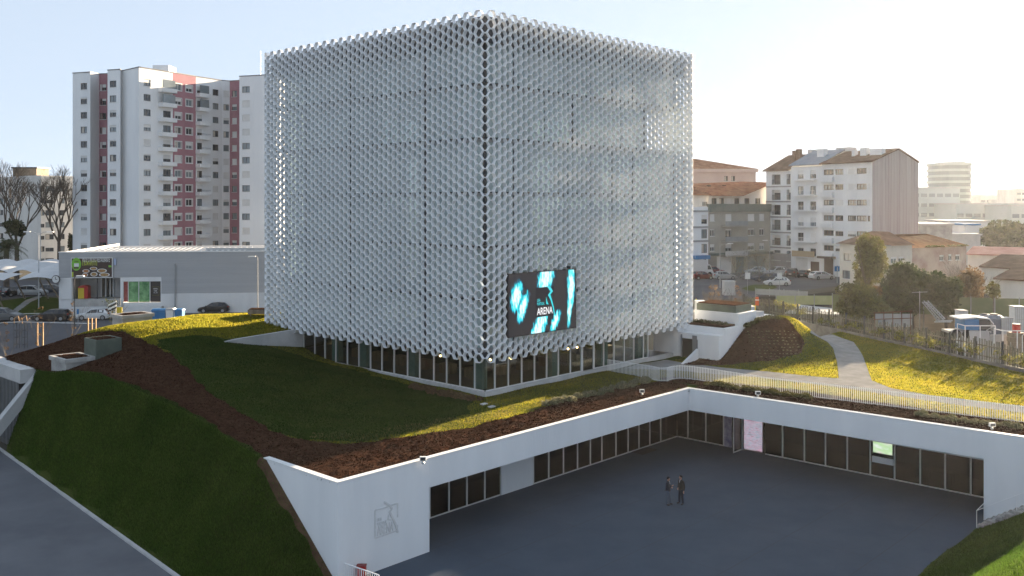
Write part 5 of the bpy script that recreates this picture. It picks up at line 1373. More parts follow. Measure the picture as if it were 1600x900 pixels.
b.add(c + [tuple(pk1), tuple(pk2)], [(0, 1, 5), (1, 2, 6, 5), (2, 3, 6), (3, 4, 5, 6), (4, 0, 5)]); b.build('roof', M['tile_dark'], H1)
H2 = thing('derelict_house', 'derelict pinkish house with sagging orange tiled roof overgrown at the eaves', 'house', (68, 150, 5))
f = Fac(1400, 150, 1510, 158); b = MB(); z2 = zat(386, 154); holes = [(f.s(1468), f.s(1475), zat(408, 154), zat(399, 154)), (f.s(1482), f.s(1487), zat(408, 154), zat(398, 154)), (f.s(1493), f.s(1500), zat(408, 154), zat(399, 154))]
f.wall(b, 0, f.L, 3.5, z2, holes, 0, .2); b.add([f.P(f.L, 0, 3.5), f.P(f.L, -10, 3.5), f.P(f.L, -10, z2), f.P(f.L, 0, z2)], [(0, 1, 2, 3)]); b.build('wall', mk('peeling_pink', (.36, .25, .21), (.52, .43, .37), .35, .9), H2)
for h in holes: window(f, H2, *h, 'frame_white', shut=.3)
b = MB(); P = f.P; n_ = 10; zr_ = zat(366, 158)
rows_ = []
for k in range(n_ + 1):
    s = -.4 + (f.L + .8) * k / n_; sag = -.35 * math.sin(math.pi * k / n_); hip = min(1, (f.L + .4 - s) / 4.5)
    rows_.append((P(s, .5, z2 + .05 + .25 * sag), P(min(s, f.L - 3.5), -5, zr_ + sag)))
vs = [p for r_ in rows_ for p in r_]; fs = [(2 * k, 2 * k + 2, 2 * k + 3, 2 * k + 1) for k in range(n_)]
b.add(vs, fs); b.add([P(f.L + .4, .5, z2 + .05), P(f.L + .4, -10.5, z2), P(f.L - 3.5, -5, zr_)], [(0, 1, 2)]); b.add([P(-.4, -5, zr_), P(f.L - 3.5, -5, zr_), P(f.L + .4, -10.5, z2), P(-.4, -10.5, z2)], [(0, 1, 2, 3)])
b.build('roof', mk('orange_tile', (.24, .12, .065), (.40, .22, .12), .8, .9, .5, 6, spec=0.0), H2)
b = MB(); rs = random.Random(4)
for k in range(24): clump_mb(b, f.P(f.L * (.35 + .65 * rs.random()), .55, z2 + .05), .35, 40, .13, k)
b.build('creeper', M['leaf_olive'], H2)
def shed(name, label, p0, Y0, p1, Y1, ye, yr, wallm, roofm, dep=10, cat='shed'):
    f = Fac(p0, Y0, p1, Y1); o = thing(name, label, cat, (*((f.a + f.b) / 2), 4)); ym = (Y0 + Y1) / 2; ze, zr = zat(ye, ym), zat(yr, ym + dep / 2)
    b = MB(); f.wall(b, 0, f.L, 3.3, ze, [], 0); b.add([f.P(0, 0, 3.3), f.P(0, -dep, 3.3), f.P(0, -dep, ze), f.P(0, -dep / 2, zr), f.P(0, 0, ze)], [(0, 1, 2, 3, 4)]); b.add([f.P(f.L, 0, 3.3), f.P(f.L, -dep, 3.3), f.P(f.L, -dep, ze), f.P(f.L, -dep / 2, zr), f.P(f.L, 0, ze)], [(0, 1, 2, 3, 4)])
    b.build('wall', wallm, o); gable_roof(f, o, roofm, ze + .2, zr + .2, dep / 2, dep, -.3, f.L + .3, .5)
    return f, o
shed('long_shed', 'long low shed with faded pink roof beyond the derelict house', 1512, 176, 1640, 168, 400, 389, M['cream'], mk('faded_pink_roof', (.40, .22, .19), (.50, .30, .26), .5, .8, spec=0.0), 14)
shed('tiled_shed', 'brown tiled shed roof at the right edge, behind bare bushes', 1535, 140, 1640, 132, 421, 402, M['cream'], M['tile_dark'], 12)
shed('low_shed', 'nearest low brown tiled shed at the right edge with a white gutter', 1558, 118, 1660, 112, 440, 424, M['cream'], M['tile_dark'], 10)
def block(name, label, p0, p1, Y, yt, dep, mat, cat='building', z0=3.5, roof=None, bands=None):
    a, c = at(p0, yt, Y), at(p1, yt, Y); o = thing(name, label, cat, ((a.x + c.x) / 2, Y, z0))
    b = MB(); b.box(a.x, Y, z0, c.x, Y + dep, a.z); b.build('wall', mat, o)
    b = MB(); b.box(a.x - .3, Y - .3, a.z + .003, c.x + .3, Y + dep, a.z + .4); b.build('roof_edge', roof or M['concrete_light'], o)
    if bands:
        (zs, gm) = bands; h = a.z - z0; n = max(1, int(h / zs)); w = c.x - a.x; m = max(2, int(w / 3.2))
        for k in range(n):
            z = z0 + (k + .35) * zs
            if z + 1.3 > a.z: break
            b = MB()
            for j in range(m): x = a.x + w * (j + .12) / m; b.box(x, Y - .06, z, x + w * .76 / m, Y - .004, z + 1.5)
            b.build('window_band', gm, o)
    return o
block('grey_store', 'plain grey store building with flat roof behind the derelict house', 1437, 1488, 195, 352, 14, M['concrete'])
block('blue_roof_store', 'small pale block with a blue roof in front of the white store', 1508, 1530, 215, 352, 10, M['white_old'], roof=M['blue'])
block('white_store', 'low white flat-roofed store beyond the derelict house', 1486, 1545, 232, 347, 14, M['white_old'])
block('pale_store', 'long pale blue-grey store between the derelict house and the big round tree', 1486, 1532, 205, 368, 8, M['concrete_light'])
M['far_wall'] = mk('far_office_wall', (.42, .48, .46), (.50, .55, .53), .1, .7); M['far_glass'] = mk('far_office_glass', (.18, .22, .23), (.26, .30, .31), .1, .2)
block('office_terrace', 'wide pale office building with window bands beside the streaked gable', 1425, 1500, 400, 294, 30, M['far_wall'], bands=(4.2, M['far_glass']))
block('office_slab', 'long low glazed office building below the far tower', 1494, 1600, 380, 319, 30, M['far_wall'], bands=(4.2, M['far_glass']))
block('edge_office', 'pale office wing at the right edge behind the big round tree', 1580, 1680, 360, 322, 25, M['far_wall'], bands=(4.2, M['far_glass']))
t = thing('office_tower', 'round-fronted far tower with bands of pale floors above the low offices', 'tower', (205, 430, 4))
a, c = at(1470, 258, 430), at(1527, 258, 430); cx_, w_ = (a.x + c.x) / 2, (c.x - a.x) / 2; zt_ = zat(258, 430); nfl = 12; fh = (zt_ - 4) / nfl
def oval(k): return [(cx_ + w_ * k * math.copysign(abs(math.cos(q)) ** .7, math.cos(q)), 440 + 11 * k * math.copysign(abs(math.sin(q)) ** .7, math.sin(q))) for q in [6.283 * i / 28 for i in range(28)]]
b = MB(); b.prism(oval(.95), 4, zt_); b.build('glazing', M['far_glass'], t)
for k in range(nfl + 1): b = MB(); b.prism(oval(1.0), 4 + k * fh, 4 + k * fh + 1.1); b.build('floor_band', M['far_wall'], t)
b = MB(); b.prism([(x * .7 + cx_ * .3 + 1, y) for x, y in oval(.8)], zt_ + 1.2, zat(252.5, 430)); b.build('roof_house', M['far_wall'], t)
block('distant_block', 'hazy distant block on the horizon right of the far tower', 1532, 1558, 700, 305, 30, M['far_wall'], bands=(5, M['far_glass']))
block('distant_tower', 'hazy distant tower on the horizon at the right edge', 1588, 1612, 620, 296, 25, M['cream'], bands=(4, M['far_glass']))
block('distant_flats', 'low hazy distant flats left of the tower at the right edge', 1566, 1590, 680, 313, 30, M['cream'], bands=(4, M['far_glass']))
# ------------------------------------------------------------------ streets and verges
def hitG(px, py, Y0=60., Y1=260.):
    Y = np.linspace(Y0, Y1, 2001); r = (px - CX) / F; z = CH - (py - HY) / F * Y; d = z - G(r * Y, Y); k = np.where(d <= 0)[0]; k = k[0] if len(k) else len(Y) - 1
    return float(r * Y[k]), float(Y[k])
def gz(x, y): return float(G(np.array([x]), np.array([y]))[0])
def wreg(name, pxs, mat, dz, step=2.0):
    P = [hitG(*p) for p in pxs]; xs_ = [p[0] for p in P]; ys_ = [p[1] for p in P]
    return region(name, (min(xs_) - step, max(xs_) + step, min(ys_) - step, max(ys_) + step), step, G, lambda u, v: sdist(P, u, v), mat, dz, world_uv=True)
wreg('street', [(-120, 560), (-120, 497), (60, 490), (200, 484), (300, 480), (430, 479), (430, 520), (100, 560)], M['street'], .05)
wreg('car_park', [(-120, 478), (-120, 440), (95, 438), (95, 462)], M['street'], .05)
wreg('street_verge', [(-40, 499), (-40, 476), (60, 463), (120, 470), (175, 484), (120, 491)], M['grass_ground'], .07, 1.2)
wreg('footpath', [(15, 489), (40, 470), (60, 463), (68, 464), (48, 473), (26, 490)], M['path'], .10, 1.0)
wreg('street_right', [(1040, 470), (1040, 428), (1200, 424), (1320, 428), (1320, 446), (1240, 456), (1160, 468)], M['street'], .05)
wreg('traffic_island', [(1158, 452), (1175, 446), (1205, 446), (1216, 450), (1200, 455), (1170, 456)], M['grass_ground'], .12, 1.0)
wreg('yard', [(1180, 505), (1200, 470), (1330, 452), (1700, 470), (1700, 620), (1450, 560)], mk('yard_earth', (.035, .03, .025), (.07, .06, .05), .3, .9, .4, 4, spec=0.0), .04)
for pxs in ([(-60, 517), (150, 506), (150, 507.2), (-60, 518.5)], [(-60, 499.5), (180, 487), (180, 488), (-60, 501)]): wreg('road_marking', pxs, M['paint'], .075, .6)

# ------------------------------------------------------------------ cars
CARM = {k: mk('car_' + k, c, None, 1, .28, metal=.35, spec=.6) for k, c in dict(white=(.68, .68, .68), silver=(.40, .41, .42), black=(.02, .02, .022), blue=(.03, .05, .09), grey=(.13, .135, .14), red=(.16, .03, .03), pale=(.5, .52, .54)).items()}
M['car_glass'] = mk('car_glass', (.02, .025, .03), None, 1, .06, spec=.8)
M['tyre'] = mk('tyre', (.018, .018, .018), None, 1, .85); M['rim'] = mk('rim', (.35, .35, .36), None, 1, .35, metal=.7)
M['lamp_clear'] = mk('headlamp', (.6, .62, .64), None, 1, .15); M['lamp_red'] = mk('tail_lamp', (.30, .02, .015), None, 1, .25)
def car_proto(name, kind_, paint):
    root = thing(name, 'car', 'car')
    hz, L_ = {'hatch': (1.0, 1.0), 'estate': (1.0, 1.12), 'suv': (1.15, 1.08)}[kind_]
    rear = {'hatch': (-1.40, -1.86), 'estate': (-1.62, -1.95), 'suv': (-1.55, -1.93)}[kind_]
    S_ = [(2.10, .32, .52, .58, .66, .72, .58), (1.95, .22, .64, .73, .80, .85, .66), (1.05, .20, .84, .93, .86, .89, .74), (.22, .20, .89, 1.41, .87, .90, .60), (-.6, .20, .91, 1.47, .87, .90, .60),
          (rear[0], .20, .93, 1.40, .87, .89, .57), (rear[1], .24, .93, 1.00, .85, .88, .66), (-2.08, .34, .78, .84, .76, .80, .62)]
    S_ = [(x * L_, a, b_ * hz, c * hz, d, e, g) for x, a, b_, c, d, e, g in S_]
    def ring(s): x, a, b_, c, d, e, g = s; return [(x, -d, a), (x, -e, (a + b_) / 2), (x, -e * .99, b_), (x, -g, c), (x, g, c), (x, e * .99, b_), (x, e, (a + b_) / 2), (x, d, a)]
    b = MB(); vs = [p for s in S_ for p in ring(s)]; n = 8
    fs = [(i * n + k, i * n + (k + 1) % n, (i + 1) * n + (k + 1) % n, (i + 1) * n + k) for i in range(len(S_) - 1) for k in range(n)] + [tuple(range(n)), tuple(reversed(range((len(S_) - 1) * n, len(S_) * n)))]
    b.add(vs, fs)
    for x in (1.28 * L_, -1.28 * L_):                  # wheel arch lips
        for sgn in (-1, 1):
            for k in range(8):
                t0, t1 = math.pi * k / 8, math.pi * (k + 1) / 8
                y0, y1 = sgn * .86, sgn * .915
                b.hexa([(x + .37 * math.cos(t0), y0, .33 + .37 * math.sin(t0)), (x + .37 * math.cos(t1), y0, .33 + .37 * math.sin(t1)), (x + .41 * math.cos(t1), y0, .33 + .41 * math.sin(t1)), (x + .41 * math.cos(t0), y0, .33 + .41 * math.sin(t0)),
                        (x + .37 * math.cos(t0), y1, .33 + .37 * math.sin(t0)), (x + .37 * math.cos(t1), y1, .33 + .37 * math.sin(t1)), (x + .41 * math.cos(t1), y1, .33 + .41 * math.sin(t1)), (x + .41 * math.cos(t0), y1, .33 + .41 * math.sin(t0))])
    b.build('body', paint, root)
    lerp = lambda p, q, t: tuple(p[i] + (q[i] - p[i]) * t for i in range(3))
    R_ = [ring(s) for s in S_]; b = MB()
    for sd, (lo, hi) in ((-1, (2, 3)), (1, (5, 4))):
        off = lambda p: (p[0], p[1] + sd * .014, p[2] + .004)
        for i in (3, 4):
            a, c = R_[i], R_[i + 1]
            q = [lerp(a[lo], a[hi], .10), lerp(c[lo], c[hi], .10), lerp(c[lo], c[hi], .86), lerp(a[lo], a[hi], .86)]
            m0, m1 = lerp(q[0], q[1], .03), lerp(q[0], q[1], .96); m2, m3 = lerp(q[3], q[2], .96), lerp(q[3], q[2], .03)
            b.add([off(p) for p in (m0, m1, m2, m3)], [(0, 1, 2, 3)])
        a, c = R_[2], R_[3]; b.add([off(p) for p in (lerp(lerp(a[lo], c[lo], .30), lerp(a[hi], c[hi], .30), .15), lerp(c[lo], c[hi], .10), lerp(c[lo], c[hi], .84))], [(0, 1, 2)])
        if kind_ != 'hatch':
            a, c = R_[5], R_[6]; b.add([off(p) for p in (lerp(a[lo], a[hi], .10), lerp(lerp(a[lo], a[hi], .12), lerp(c[lo], c[hi], .5), .6), lerp(a[lo], a[hi], .84))], [(0, 1, 2)])
    def front(i, j, t0, t1, dx):
        p = [lerp(R_[i][3], R_[j][3], t0), lerp(R_[i][4], R_[j][4], t0), lerp(R_[i][4], R_[j][4], t1), lerp(R_[i][3], R_[j][3], t1)]
        b.add([(x + dx, y * .93, z + .012) for x, y, z in p], [(0, 1, 2, 3)])
    front(2, 3, .06, .94, .012); front(6, 5, .18, .93, -.012)
    b.build('window', M['car_glass'], root)
    for sx in (1, -1):
        for sy in (-1, 1):
            x = 1.28 * L_ * sx; r = .325 * (1.06 if kind_ == 'suv' else 1)
            b = MB(); pr = [(x, sy * .70, r), (x, sy * .90, r)]; b.tube(pr, r, 18); w = b.build('wheel', M['tyre'], root)
            b = MB(); b.tube([(x, sy * .86, r), (x, sy * .918, r)], r * .66, 12)
            for k in range(5): t0 = k * 1.2566; b.hexa([(x + .04 * math.cos(t0 + 1.57) * s1 + q * math.cos(t0) * r * .6, sy * yy, r + .04 * math.sin(t0 + 1.57) * s1 + q * math.sin(t0) * r * .6) for yy in (.919, .928) for s1, q in ((-1, .1), (1, .1), (1, 1), (-1, 1))])
            b.build('rim', M['rim'], w)
    for sy in (-1, 1):
        x = 2.02 * L_; b = MB(); b.hexa([(x - .22, sy * .62, .56 * hz), (x + .03, sy * .50, .54 * hz), (x + .03, sy * .50, .63 * hz), (x - .22, sy * .62, .66 * hz), (x - .30, sy * .83, .58 * hz), (x - .02, sy * .74, .55 * hz), (x - .02, sy * .74, .63 * hz), (x - .30, sy * .83, .68 * hz)]); b.build('headlight', M['lamp_clear'], root)
        x = -1.98 * L_; b = MB(); b.box(x - .10, min(sy * .56, sy * .85), .80 * hz, x + .10, max(sy * .56, sy * .85), .96 * hz); b.build('tail_light', M['lamp_red'], root)
        b = MB(); b.box(.82 * L_, min(sy * .9, sy * 1.04), .93 * hz, .98 * L_, max(sy * .9, sy * 1.04), 1.06 * hz); b.build('mirror', paint, root)
    b = MB(); b.box(2.06 * L_, -.5, .30, 2.115 * L_, .5, .42); b.build('grille', M['black'], root)
    b = MB(); b.box(-2.11 * L_, -.24, .52 * hz, -2.075 * L_, .24, .63 * hz); b.build('number_plate', M['frame_white'], root)
    return root
PRO = {}
def put_car(kind_, col, px, py, rz, label, group='cars parked in the streets', name=None, z=None):
    x, y = hitG(px, py); key = (kind_, col); z = gz(x, y) + .055
    if key not in PRO:
        o = car_proto('estate_car' if kind_ == 'estate' else 'parked_car', kind_, CARM[col]); PRO[key] = o
        o.location = (x, y, z); o.rotation_euler.z = R(rz); o['label'] = label; o['group'] = group
        return o
    return dup(PRO[key], (x, y, z), R(rz), label, group)
put_car('estate', 'black', 81, 501.5, 184, 'black estate car parked along the street verge left of the white hatchback')
put_car('hatch', 'white', 147.5, 500, 186, 'white hatchback parked on the street behind the planter, seen from the side')
put_car('suv', 'grey', 6, 502, 4, 'dark grey car at the left frame edge on the street')
put_car('suv', 'silver', 51, 462.5, 8, 'silver off-roader parked under the white carport canopy')
put_car('estate', 'grey', 83, 458, 15, 'grey car half hidden by the slanting post under the carport')
put_car('hatch', 'black', 24, 463, 60, 'black car in the shade under the carport beside the silver off-roader')
put_car('hatch', 'blue', 3, 462, 70, 'dark car at the far left under the carport')
put_car('hatch', 'black', 228, 489, 185, 'black car roof showing between the planter and the blue recycling bins')
put_car('hatch', 'black', 335, 489, 185, 'dark car half hidden by the hilltop in front of the supermarket base')
put_car('estate', 'white', 1284, 437, 20, 'white estate car parked before the flats, at the right end of the row')
put_car('hatch', 'white', 1214, 447, 178, 'white hatchback stopped beside the small grass island')
put_car('suv', 'pale', 1213, 431, 200, 'pale silver off-roader before the dark garage front of the loggia block')
put_car('suv', 'black', 1239, 433, 60, 'dark off-roader parked next to the pale silver one before the white block')
put_car('estate', 'black', 1259, 434, 55, 'black car parked nose out beside the white estate car')
put_car('hatch', 'silver', 1132, 437, 5, 'silver car parked before the grey-beige flats, facing the hall')
put_car('suv', 'red', 1114, 430, 10, 'dark red car before the shop shutters of the grey-beige flats')
put_car('hatch', 'grey', 1175, 437, 190, 'dark grey car behind the road sign near the island')
put_car('estate', 'blue', 1196, 440, 185, 'dark blue car waiting behind the white hatchback')
put_car('hatch', 'pale', 1181, 429, 170, 'pale car behind the leafless yellow-brown trees')
put_car('hatch', 'red', 1097, 437, 20, 'dark car close to the hall edge beside the white van')
# white van by the hall edge
x, y = hitG(1092, 431); z = gz(x, y) + .05
t = thing('white_van', 'white box van parked by the hall edge under the blue awning', 'van', (x, y, z), R(10))
def vloc(lx, ly, lz): c_, s_ = math.cos(R(10)), math.sin(R(10)); return (x + lx * c_ - ly * s_, y + lx * s_ + ly * c_, z + lz)
def vbox(b, x0, y0, z0, x1, y1, z1, mi=0): b.hexa([vloc(*p) for p in ((x0, y0, z0), (x1, y0, z0), (x1, y1, z0), (x0, y1, z0), (x0, y0, z1), (x1, y0, z1), (x1, y1, z1), (x0, y1, z1))], mi)
b = MB(); vbox(b, -2.6, -1, .5, 1.2, 1, 3.0); b.build('cargo_box', CARM['white'], t)
b = MB(); b.hexa([vloc(*p) for p in ((1.21, -.95, .4), (2.7, -.9, .4), (2.7, .9, .4), (1.21, .95, .4), (1.21, -.9, 2.1), (1.9, -.85, 2.1), (1.9, .85, 2.1), (1.21, .9, 2.1))]); b.build('cab', CARM['white'], t)
b = MB(); b.hexa([vloc(*p) for p in ((1.4, -.955, 1.2), (2.2, -.93, 1.2), (2.2, -.88, 1.2), (1.4, -.9, 1.2), (1.4, -.93, 1.95), (1.85, -.90, 1.95), (1.85, -.86, 1.95), (1.4, -.88, 1.95))]); b.build('window', M['car_glass'], t)
for lx in (-1.6, 1.8):
    for ly in (-.95, .75): b = MB(); b.tube([vloc(lx, ly, .38), vloc(lx, ly + .2, .38)], .38, 14); b.build('wheel', M['tyre'], t)

# ------------------------------------------------------------------ carport canopies, lamps, bins
M['canopy'] = mk('canopy_membrane', (.60, .61, .62), (.68, .68, .68), .5, .6, trans=.15)
def canopy(label, p0, p1, Y, yb, yt, dep, n, mast):
    a, c = at(p0, yb, Y), at(p1, yb, Y); h = zat(yt, Y) - zat(yb, Y); o = thing('carport_canopy', label, 'canopy', ((a.x + c.x) / 2, Y, 3.75), 0, 'carport canopies')
    b = MB(); m = n * 8; vs = []; K = 6
    for i in range(m + 1):
        x = a.x + (c.x - a.x) * i / m; ph = (i % 8) / 8; sc = math.sin(math.pi * ph)
        for j in range(K + 1):
            v_ = j / K; vs.append((x, Y + dep * v_, a.z + h * (.35 * sc * (1 - v_) + v_ ** .6 * (.75 + .25 * sc))))
    fs = [(i * (K + 1) + j, (i + 1) * (K + 1) + j, (i + 1) * (K + 1) + j + 1, i * (K + 1) + j + 1) for i in range(m) for j in range(K)]
    b.add(vs, fs); b.build('membrane', M['canopy'], o, True)
    for k in range(n):
        x = a.x + (c.x - a.x) * (k + .5) / n; b = MB(); b.tube([(x + mast, Y + dep * .7, 3.7), (x, Y + dep * .35, a.z + h * .55)], .12, 6); b.build('post', M['wood'], o)
canopy('long white scalloped carport canopy behind the street lamp', -60, 92, 140, 428, 410, 9, 4, .8)
canopy('nearer sunlit carport canopy beside the supermarket corner', 28, 90, 131, 438, 424, 5, 1, 2.2)
canopy('white carport canopy tip at the left frame edge', -70, 6, 128, 438, 430, 5, 1, 1.5)
def lamp(name, label, px, Y, yt, arms, zb=None, r=.09, mat='galv'):
    x = (px - CX) / F * Y; zb = gz(x, Y) if zb is None else zb; zt = zat(yt, Y); o = thing(name, label, 'street lamp', (x, Y, zb))
    b = MB(); b.tube([(x, Y, zb), (x, Y, zt)], [r, r * .6], 8); b.build('pole', M[mat], o)
    for (dx, dz) in arms:
        b = MB(); b.tube([(x, Y, zt - .2), (x + dx * .6, Y, zt + dz * .8), (x + dx, Y, zt + dz)], .045, 6); b.build('arm', M[mat], o)
        b = MB(); s = 1 if dx > 0 else -1; b.box(min(x + dx, x + dx + s * .9), Y - .16, zt + dz - .06, max(x + dx, x + dx + s * .9), Y + .16, zt + dz + .07); b.build('lamp_head', M['whitemetal'], o)
lamp('street_lamp', 'tall pale street lamp with two arms above the carport', 60.5, 133, 365, ((-1.2, .25), (1.2, .25)))
lamp('street_lamp', 'slim grey lamp post before the supermarket cladding, close to the hall', 402.5, 118, 402, ((-.25, .1),), mat='grey')
lamp('street_lamp', 'thin dark lamp post before the billboard', 116.5, 112, 432, ((.25, .05),), r=.06, mat='dark')
lamp('street_lamp', 'grey lamp post bent over the street before the grey-beige flats', 1125, 150, 382, ((1.2, .15),), mat='grey')
lamp('street_lamp', 'white-headed lamp between the grey-beige flats and the loggia block', 1202.5, 172, 376, ((-.4, .05),), mat='grey')
t = thing('clock_sign', 'round white clock face hanging at the supermarket corner', 'clock', at(87, 436, 125))
p = at(87, 436.5, 124.6); b = MB(); b.tube([(p.x, p.y, p.z), (p.x, p.y + .15, p.z)], .55, 20); b.build('rim', M['dark'], t)
b = MB(); b.tube([(p.x, p.y - .03, p.z), (p.x, p.y - .005, p.z)], .46, 20); b.build('dial', M['frame_white'], t)
b = MB(); b.box(p.x - .03, p.y - .06, p.z, p.x + .03, p.y - .035, p.z + .34); b.box(p.x, p.y - .06, p.z - .03, p.x + .24, p.y - .035, p.z + .03); b.build('hands', M['black'], t)
bins = [(245, 487, 'blue', 'blue recycling bin left of the white one behind the hilltop'), (255, 487, 'blue', 'second blue recycling bin, next to the white container'), (267, 486, 'white', 'white waste container between the blue bins'), (281, 487, 'blue', 'small blue bin right of the white waste container')]
for px, py, m_, lab in bins:
    p = at(px, py + 6, 112); zb = gz(p.x, 112); zt = zat(py - 2, 112)
    t = thing('recycling_bin', lab, 'bin', (p.x, 112, zb), 0, 'bins by the supermarket')
    b = MB(); b.hexa([(p.x - .36, 111.6, zb), (p.x + .36, 111.6, zb), (p.x + .36, 112.4, zb), (p.x - .36, 112.4, zb), (p.x - .45, 111.5, zt), (p.x + .45, 111.5, zt), (p.x + .45, 112.5, zt), (p.x - .45, 112.5, zt)]); b.build('body', M['blue'] if m_ == 'blue' else M['whitemetal'], t)
    b = MB(); b.hexa([(p.x - .5, 111.45, zt + .002), (p.x + .5, 111.45, zt + .002), (p.x + .5, 112.55, zt + .002), (p.x - .5, 112.55, zt + .002), (p.x - .42, 111.55, zt + .2), (p.x + .42, 111.55, zt + .2), (p.x + .42, 112.45, zt + .2), (p.x - .42, 112.45, zt + .2)]); b.build('lid', M['blue'] if m_ == 'blue' else M['grey'], t)
p = at(180, 484, 96); zb = gz(p.x, 96)
t = thing('warning_sign', 'white and black striped board with a yellow panel behind the concrete planter', 'sign', (p.x, 96, zb))
for k in range(4): b = MB(); zz = zat(487 - k * 3.2, 96); b.hexa([(p.x - .75, 96, zz - .05), (p.x + .1, 96, zz + .35), (p.x + .1, 96.04, zz + .35), (p.x - .75, 96.04, zz - .05), (p.x - .75, 96, zz + .08), (p.x + .1, 96, zz + .5), (p.x + .1, 96.04, zz + .5), (p.x - .75, 96.04, zz + .08)]); b.build('stripe', M['whitemetal'] if k % 2 else M['black'], t)
b = MB(); b.box(p.x + .15, 96, zat(489, 96), p.x + .7, 96.06, zat(480, 96)); b.build('panel', M['yellow'], t)
b = MB(); b.tube([(p.x, 96.1, zb), (p.x, 96.1, zat(478, 96))], .05, 6); b.build('post', M['grey'], t)
p = at(122, 498, 114); zb = gz(p.x, 114)
t = thing('blue_sign', 'small blue post sign on the verge left of the white hatchback', 'sign', (p.x, 114, zb))
b = MB(); b.tube([(p.x, 114, zb), (p.x, 114, zat(484, 114))], .04, 6); b.build('post', M['grey'], t)
b = MB(); b.box(p.x - .12, 113.9, zat(491, 114), p.x + .12, 113.95, zat(483, 114)); b.build('plate', M['blue'], t)
# wire tree cages by the street, copper-coloured bent pipe on top
for px, lab in ((26, 'rusty wire tree cage on the street edge, left one of a pair'), (38.5, 'rusty wire tree cage on the street edge, right one of a pair')):
    Y = 92; x = (px - CX) / F * Y; z0, z1 = zat(538, Y), zat(505, Y)
    t = thing('tree_cage', lab, 'tree guard', (x, Y, z0))
    b = MB()
    for k in range(6): a = k * 1.047; b.tube([(x + .28 * math.cos(a), Y + .28 * math.sin(a), z0 - .4), (x + .28 * math.cos(a), Y + .28 * math.sin(a), z1)], .022, 4)
    for q in range(4): zz = z0 + (z1 - z0) * q / 3; b.tube([(x + .28 * math.cos(k * .6283), Y + .28 * math.sin(k * .6283), zz) for k in range(11)], .018, 4)
    b.build('wire_cage', M['dark'], t)
    b = MB(); b.tube([(x - .25, Y, z1), (x - .25, Y, z1 + .45), (x + .15, Y, z1 + .75), (x + .25, Y, z1 + .2), (x + .5, Y, z1 + .5)], .05, 5); b.build('bent_pipe', M['stake'], t)

# ------------------------------------------------------------------ trees
def limb(b, p, d, L_, r, depth, rs, tips=None, spread=.55, up=.12, n=3):
    q = p + d * L_; mid = p + d * L_ * .5 + Vector((rs.uniform(-1, 1), rs.uniform(-1, 1), 0)) * L_ * .06
    b.tube([p, mid, q], [r, r * .85, r * .68], 5 if r > .05 else 3)
    if tips is not None and depth <= 1: tips.append((q, L_))
    if depth == 0: return
    for k in range(n if depth > 1 else n + 1):
        a = rs.uniform(0, 6.283); s = rs.uniform(.5, 1.2) * spread
        e = (d + Vector((math.cos(a), math.sin(a), rs.uniform(-.2, .5))) * s + Vector((0, 0, up))).normalized()
        limb(b, q if k else p + d * L_ * rs.uniform(.6, .95), e, L_ * rs.uniform(.62, .82), r * .62, depth - 1, rs, tips, spread, up, n)
def bare_tree(label, px, Y, yt, zb=None, seed=1, mat='bark', depth=5, fork=.32, spread=.5, r=.22, name='bare_tree', cat='tree', lean=0, group=None):
    x = (px - CX) / F * Y; zb = gz(x, Y) - .1 if zb is None else zb; H_ = zat(yt, Y) - zb; rs = random.Random(seed)
    o = thing(name, label, cat, (x, Y, zb), 0, group)
    b = MB(); top = Vector((x + lean, Y, zb + H_ * fork)); b.tube([(x, Y, zb), (x + lean * .4, Y, zb + H_ * fork * .5), top], [r, r * .85, r * .75], 8); b.build('trunk', M[mat], o)
    b = MB(); L0 = H_ * (1 - fork) * .36
    for k in range(4):
        a = k * 1.571 + rs.random(); limb(b, top, Vector((math.cos(a) * .42, math.sin(a) * .42, 1)).normalized(), L0 * rs.uniform(.85, 1.1), r * .55, depth - 1, rs, None, spread, .15)
    b.build('crown', M[mat], o)
    return o
bare_tree('tall leafless tree at the far left before the grey flats, above the palm', 27, 185, 272, seed=3, r=.42, fork=.30, depth=6)
bare_tree('tall leafless tree before the grey flats next to the tower block', 92, 178, 284, seed=8, r=.40, fork=.40, depth=6)
def leafy(name, label, px, Y, yt, yb, wpx, mat, seed, n=2600, s=.22, trunk=.25, lobes=14, zb=None, shape=1.0, group=None, rg=.14):
    x = (px - CX) / F * Y; zb = gz(x, Y) - .1 if zb is None else zb; z1 = zat(yt, Y); z0 = zat(yb, Y); W_ = wpx / F * Y / 2; Hh = (z1 - z0) / 2; zc = (z1 + z0) / 2
    rs = random.Random(seed); o = thing(name, label, 'tree', (x, Y, zb), 0, group)
    b = MB(); b.tube([(x, Y, zb), (x + rs.uniform(-.1, .1), Y, (zb + z0) / 2), (x, Y, z0 + Hh * .4)], [rg * 1.3, rg, rg * .8], 8)
    for k in range(6): a = k * 1.047 + rs.random(); b.tube([(x, Y, z0 + Hh * .2), (x + math.cos(a) * W_ * .55, Y + math.sin(a) * W_ * .55, zc + Hh * rs.uniform(0, .5))], [rg * .5, rg * .2], 5)
    b.build('trunk', M['bark'], o)
    b = MB(); per = n // lobes
    for k in range(lobes):
        while True:
            q = Vector((rs.uniform(-1, 1), rs.uniform(-1, 1), rs.uniform(-1, 1)))
            if q.length < 1: break
        wz = (1 - .45 * max(0, q.z) * shape)
        c = (x + q.x * W_ * .72 * wz, Y + q.y * W_ * .72 * wz, zc + q.z * Hh * .75)
        clump2(b, c, W_ * rs.uniform(.26, .46), Hh * rs.uniform(.22, .40), per, s, seed * 100 + k)
    b.build('crown', M[mat], o)
    return o
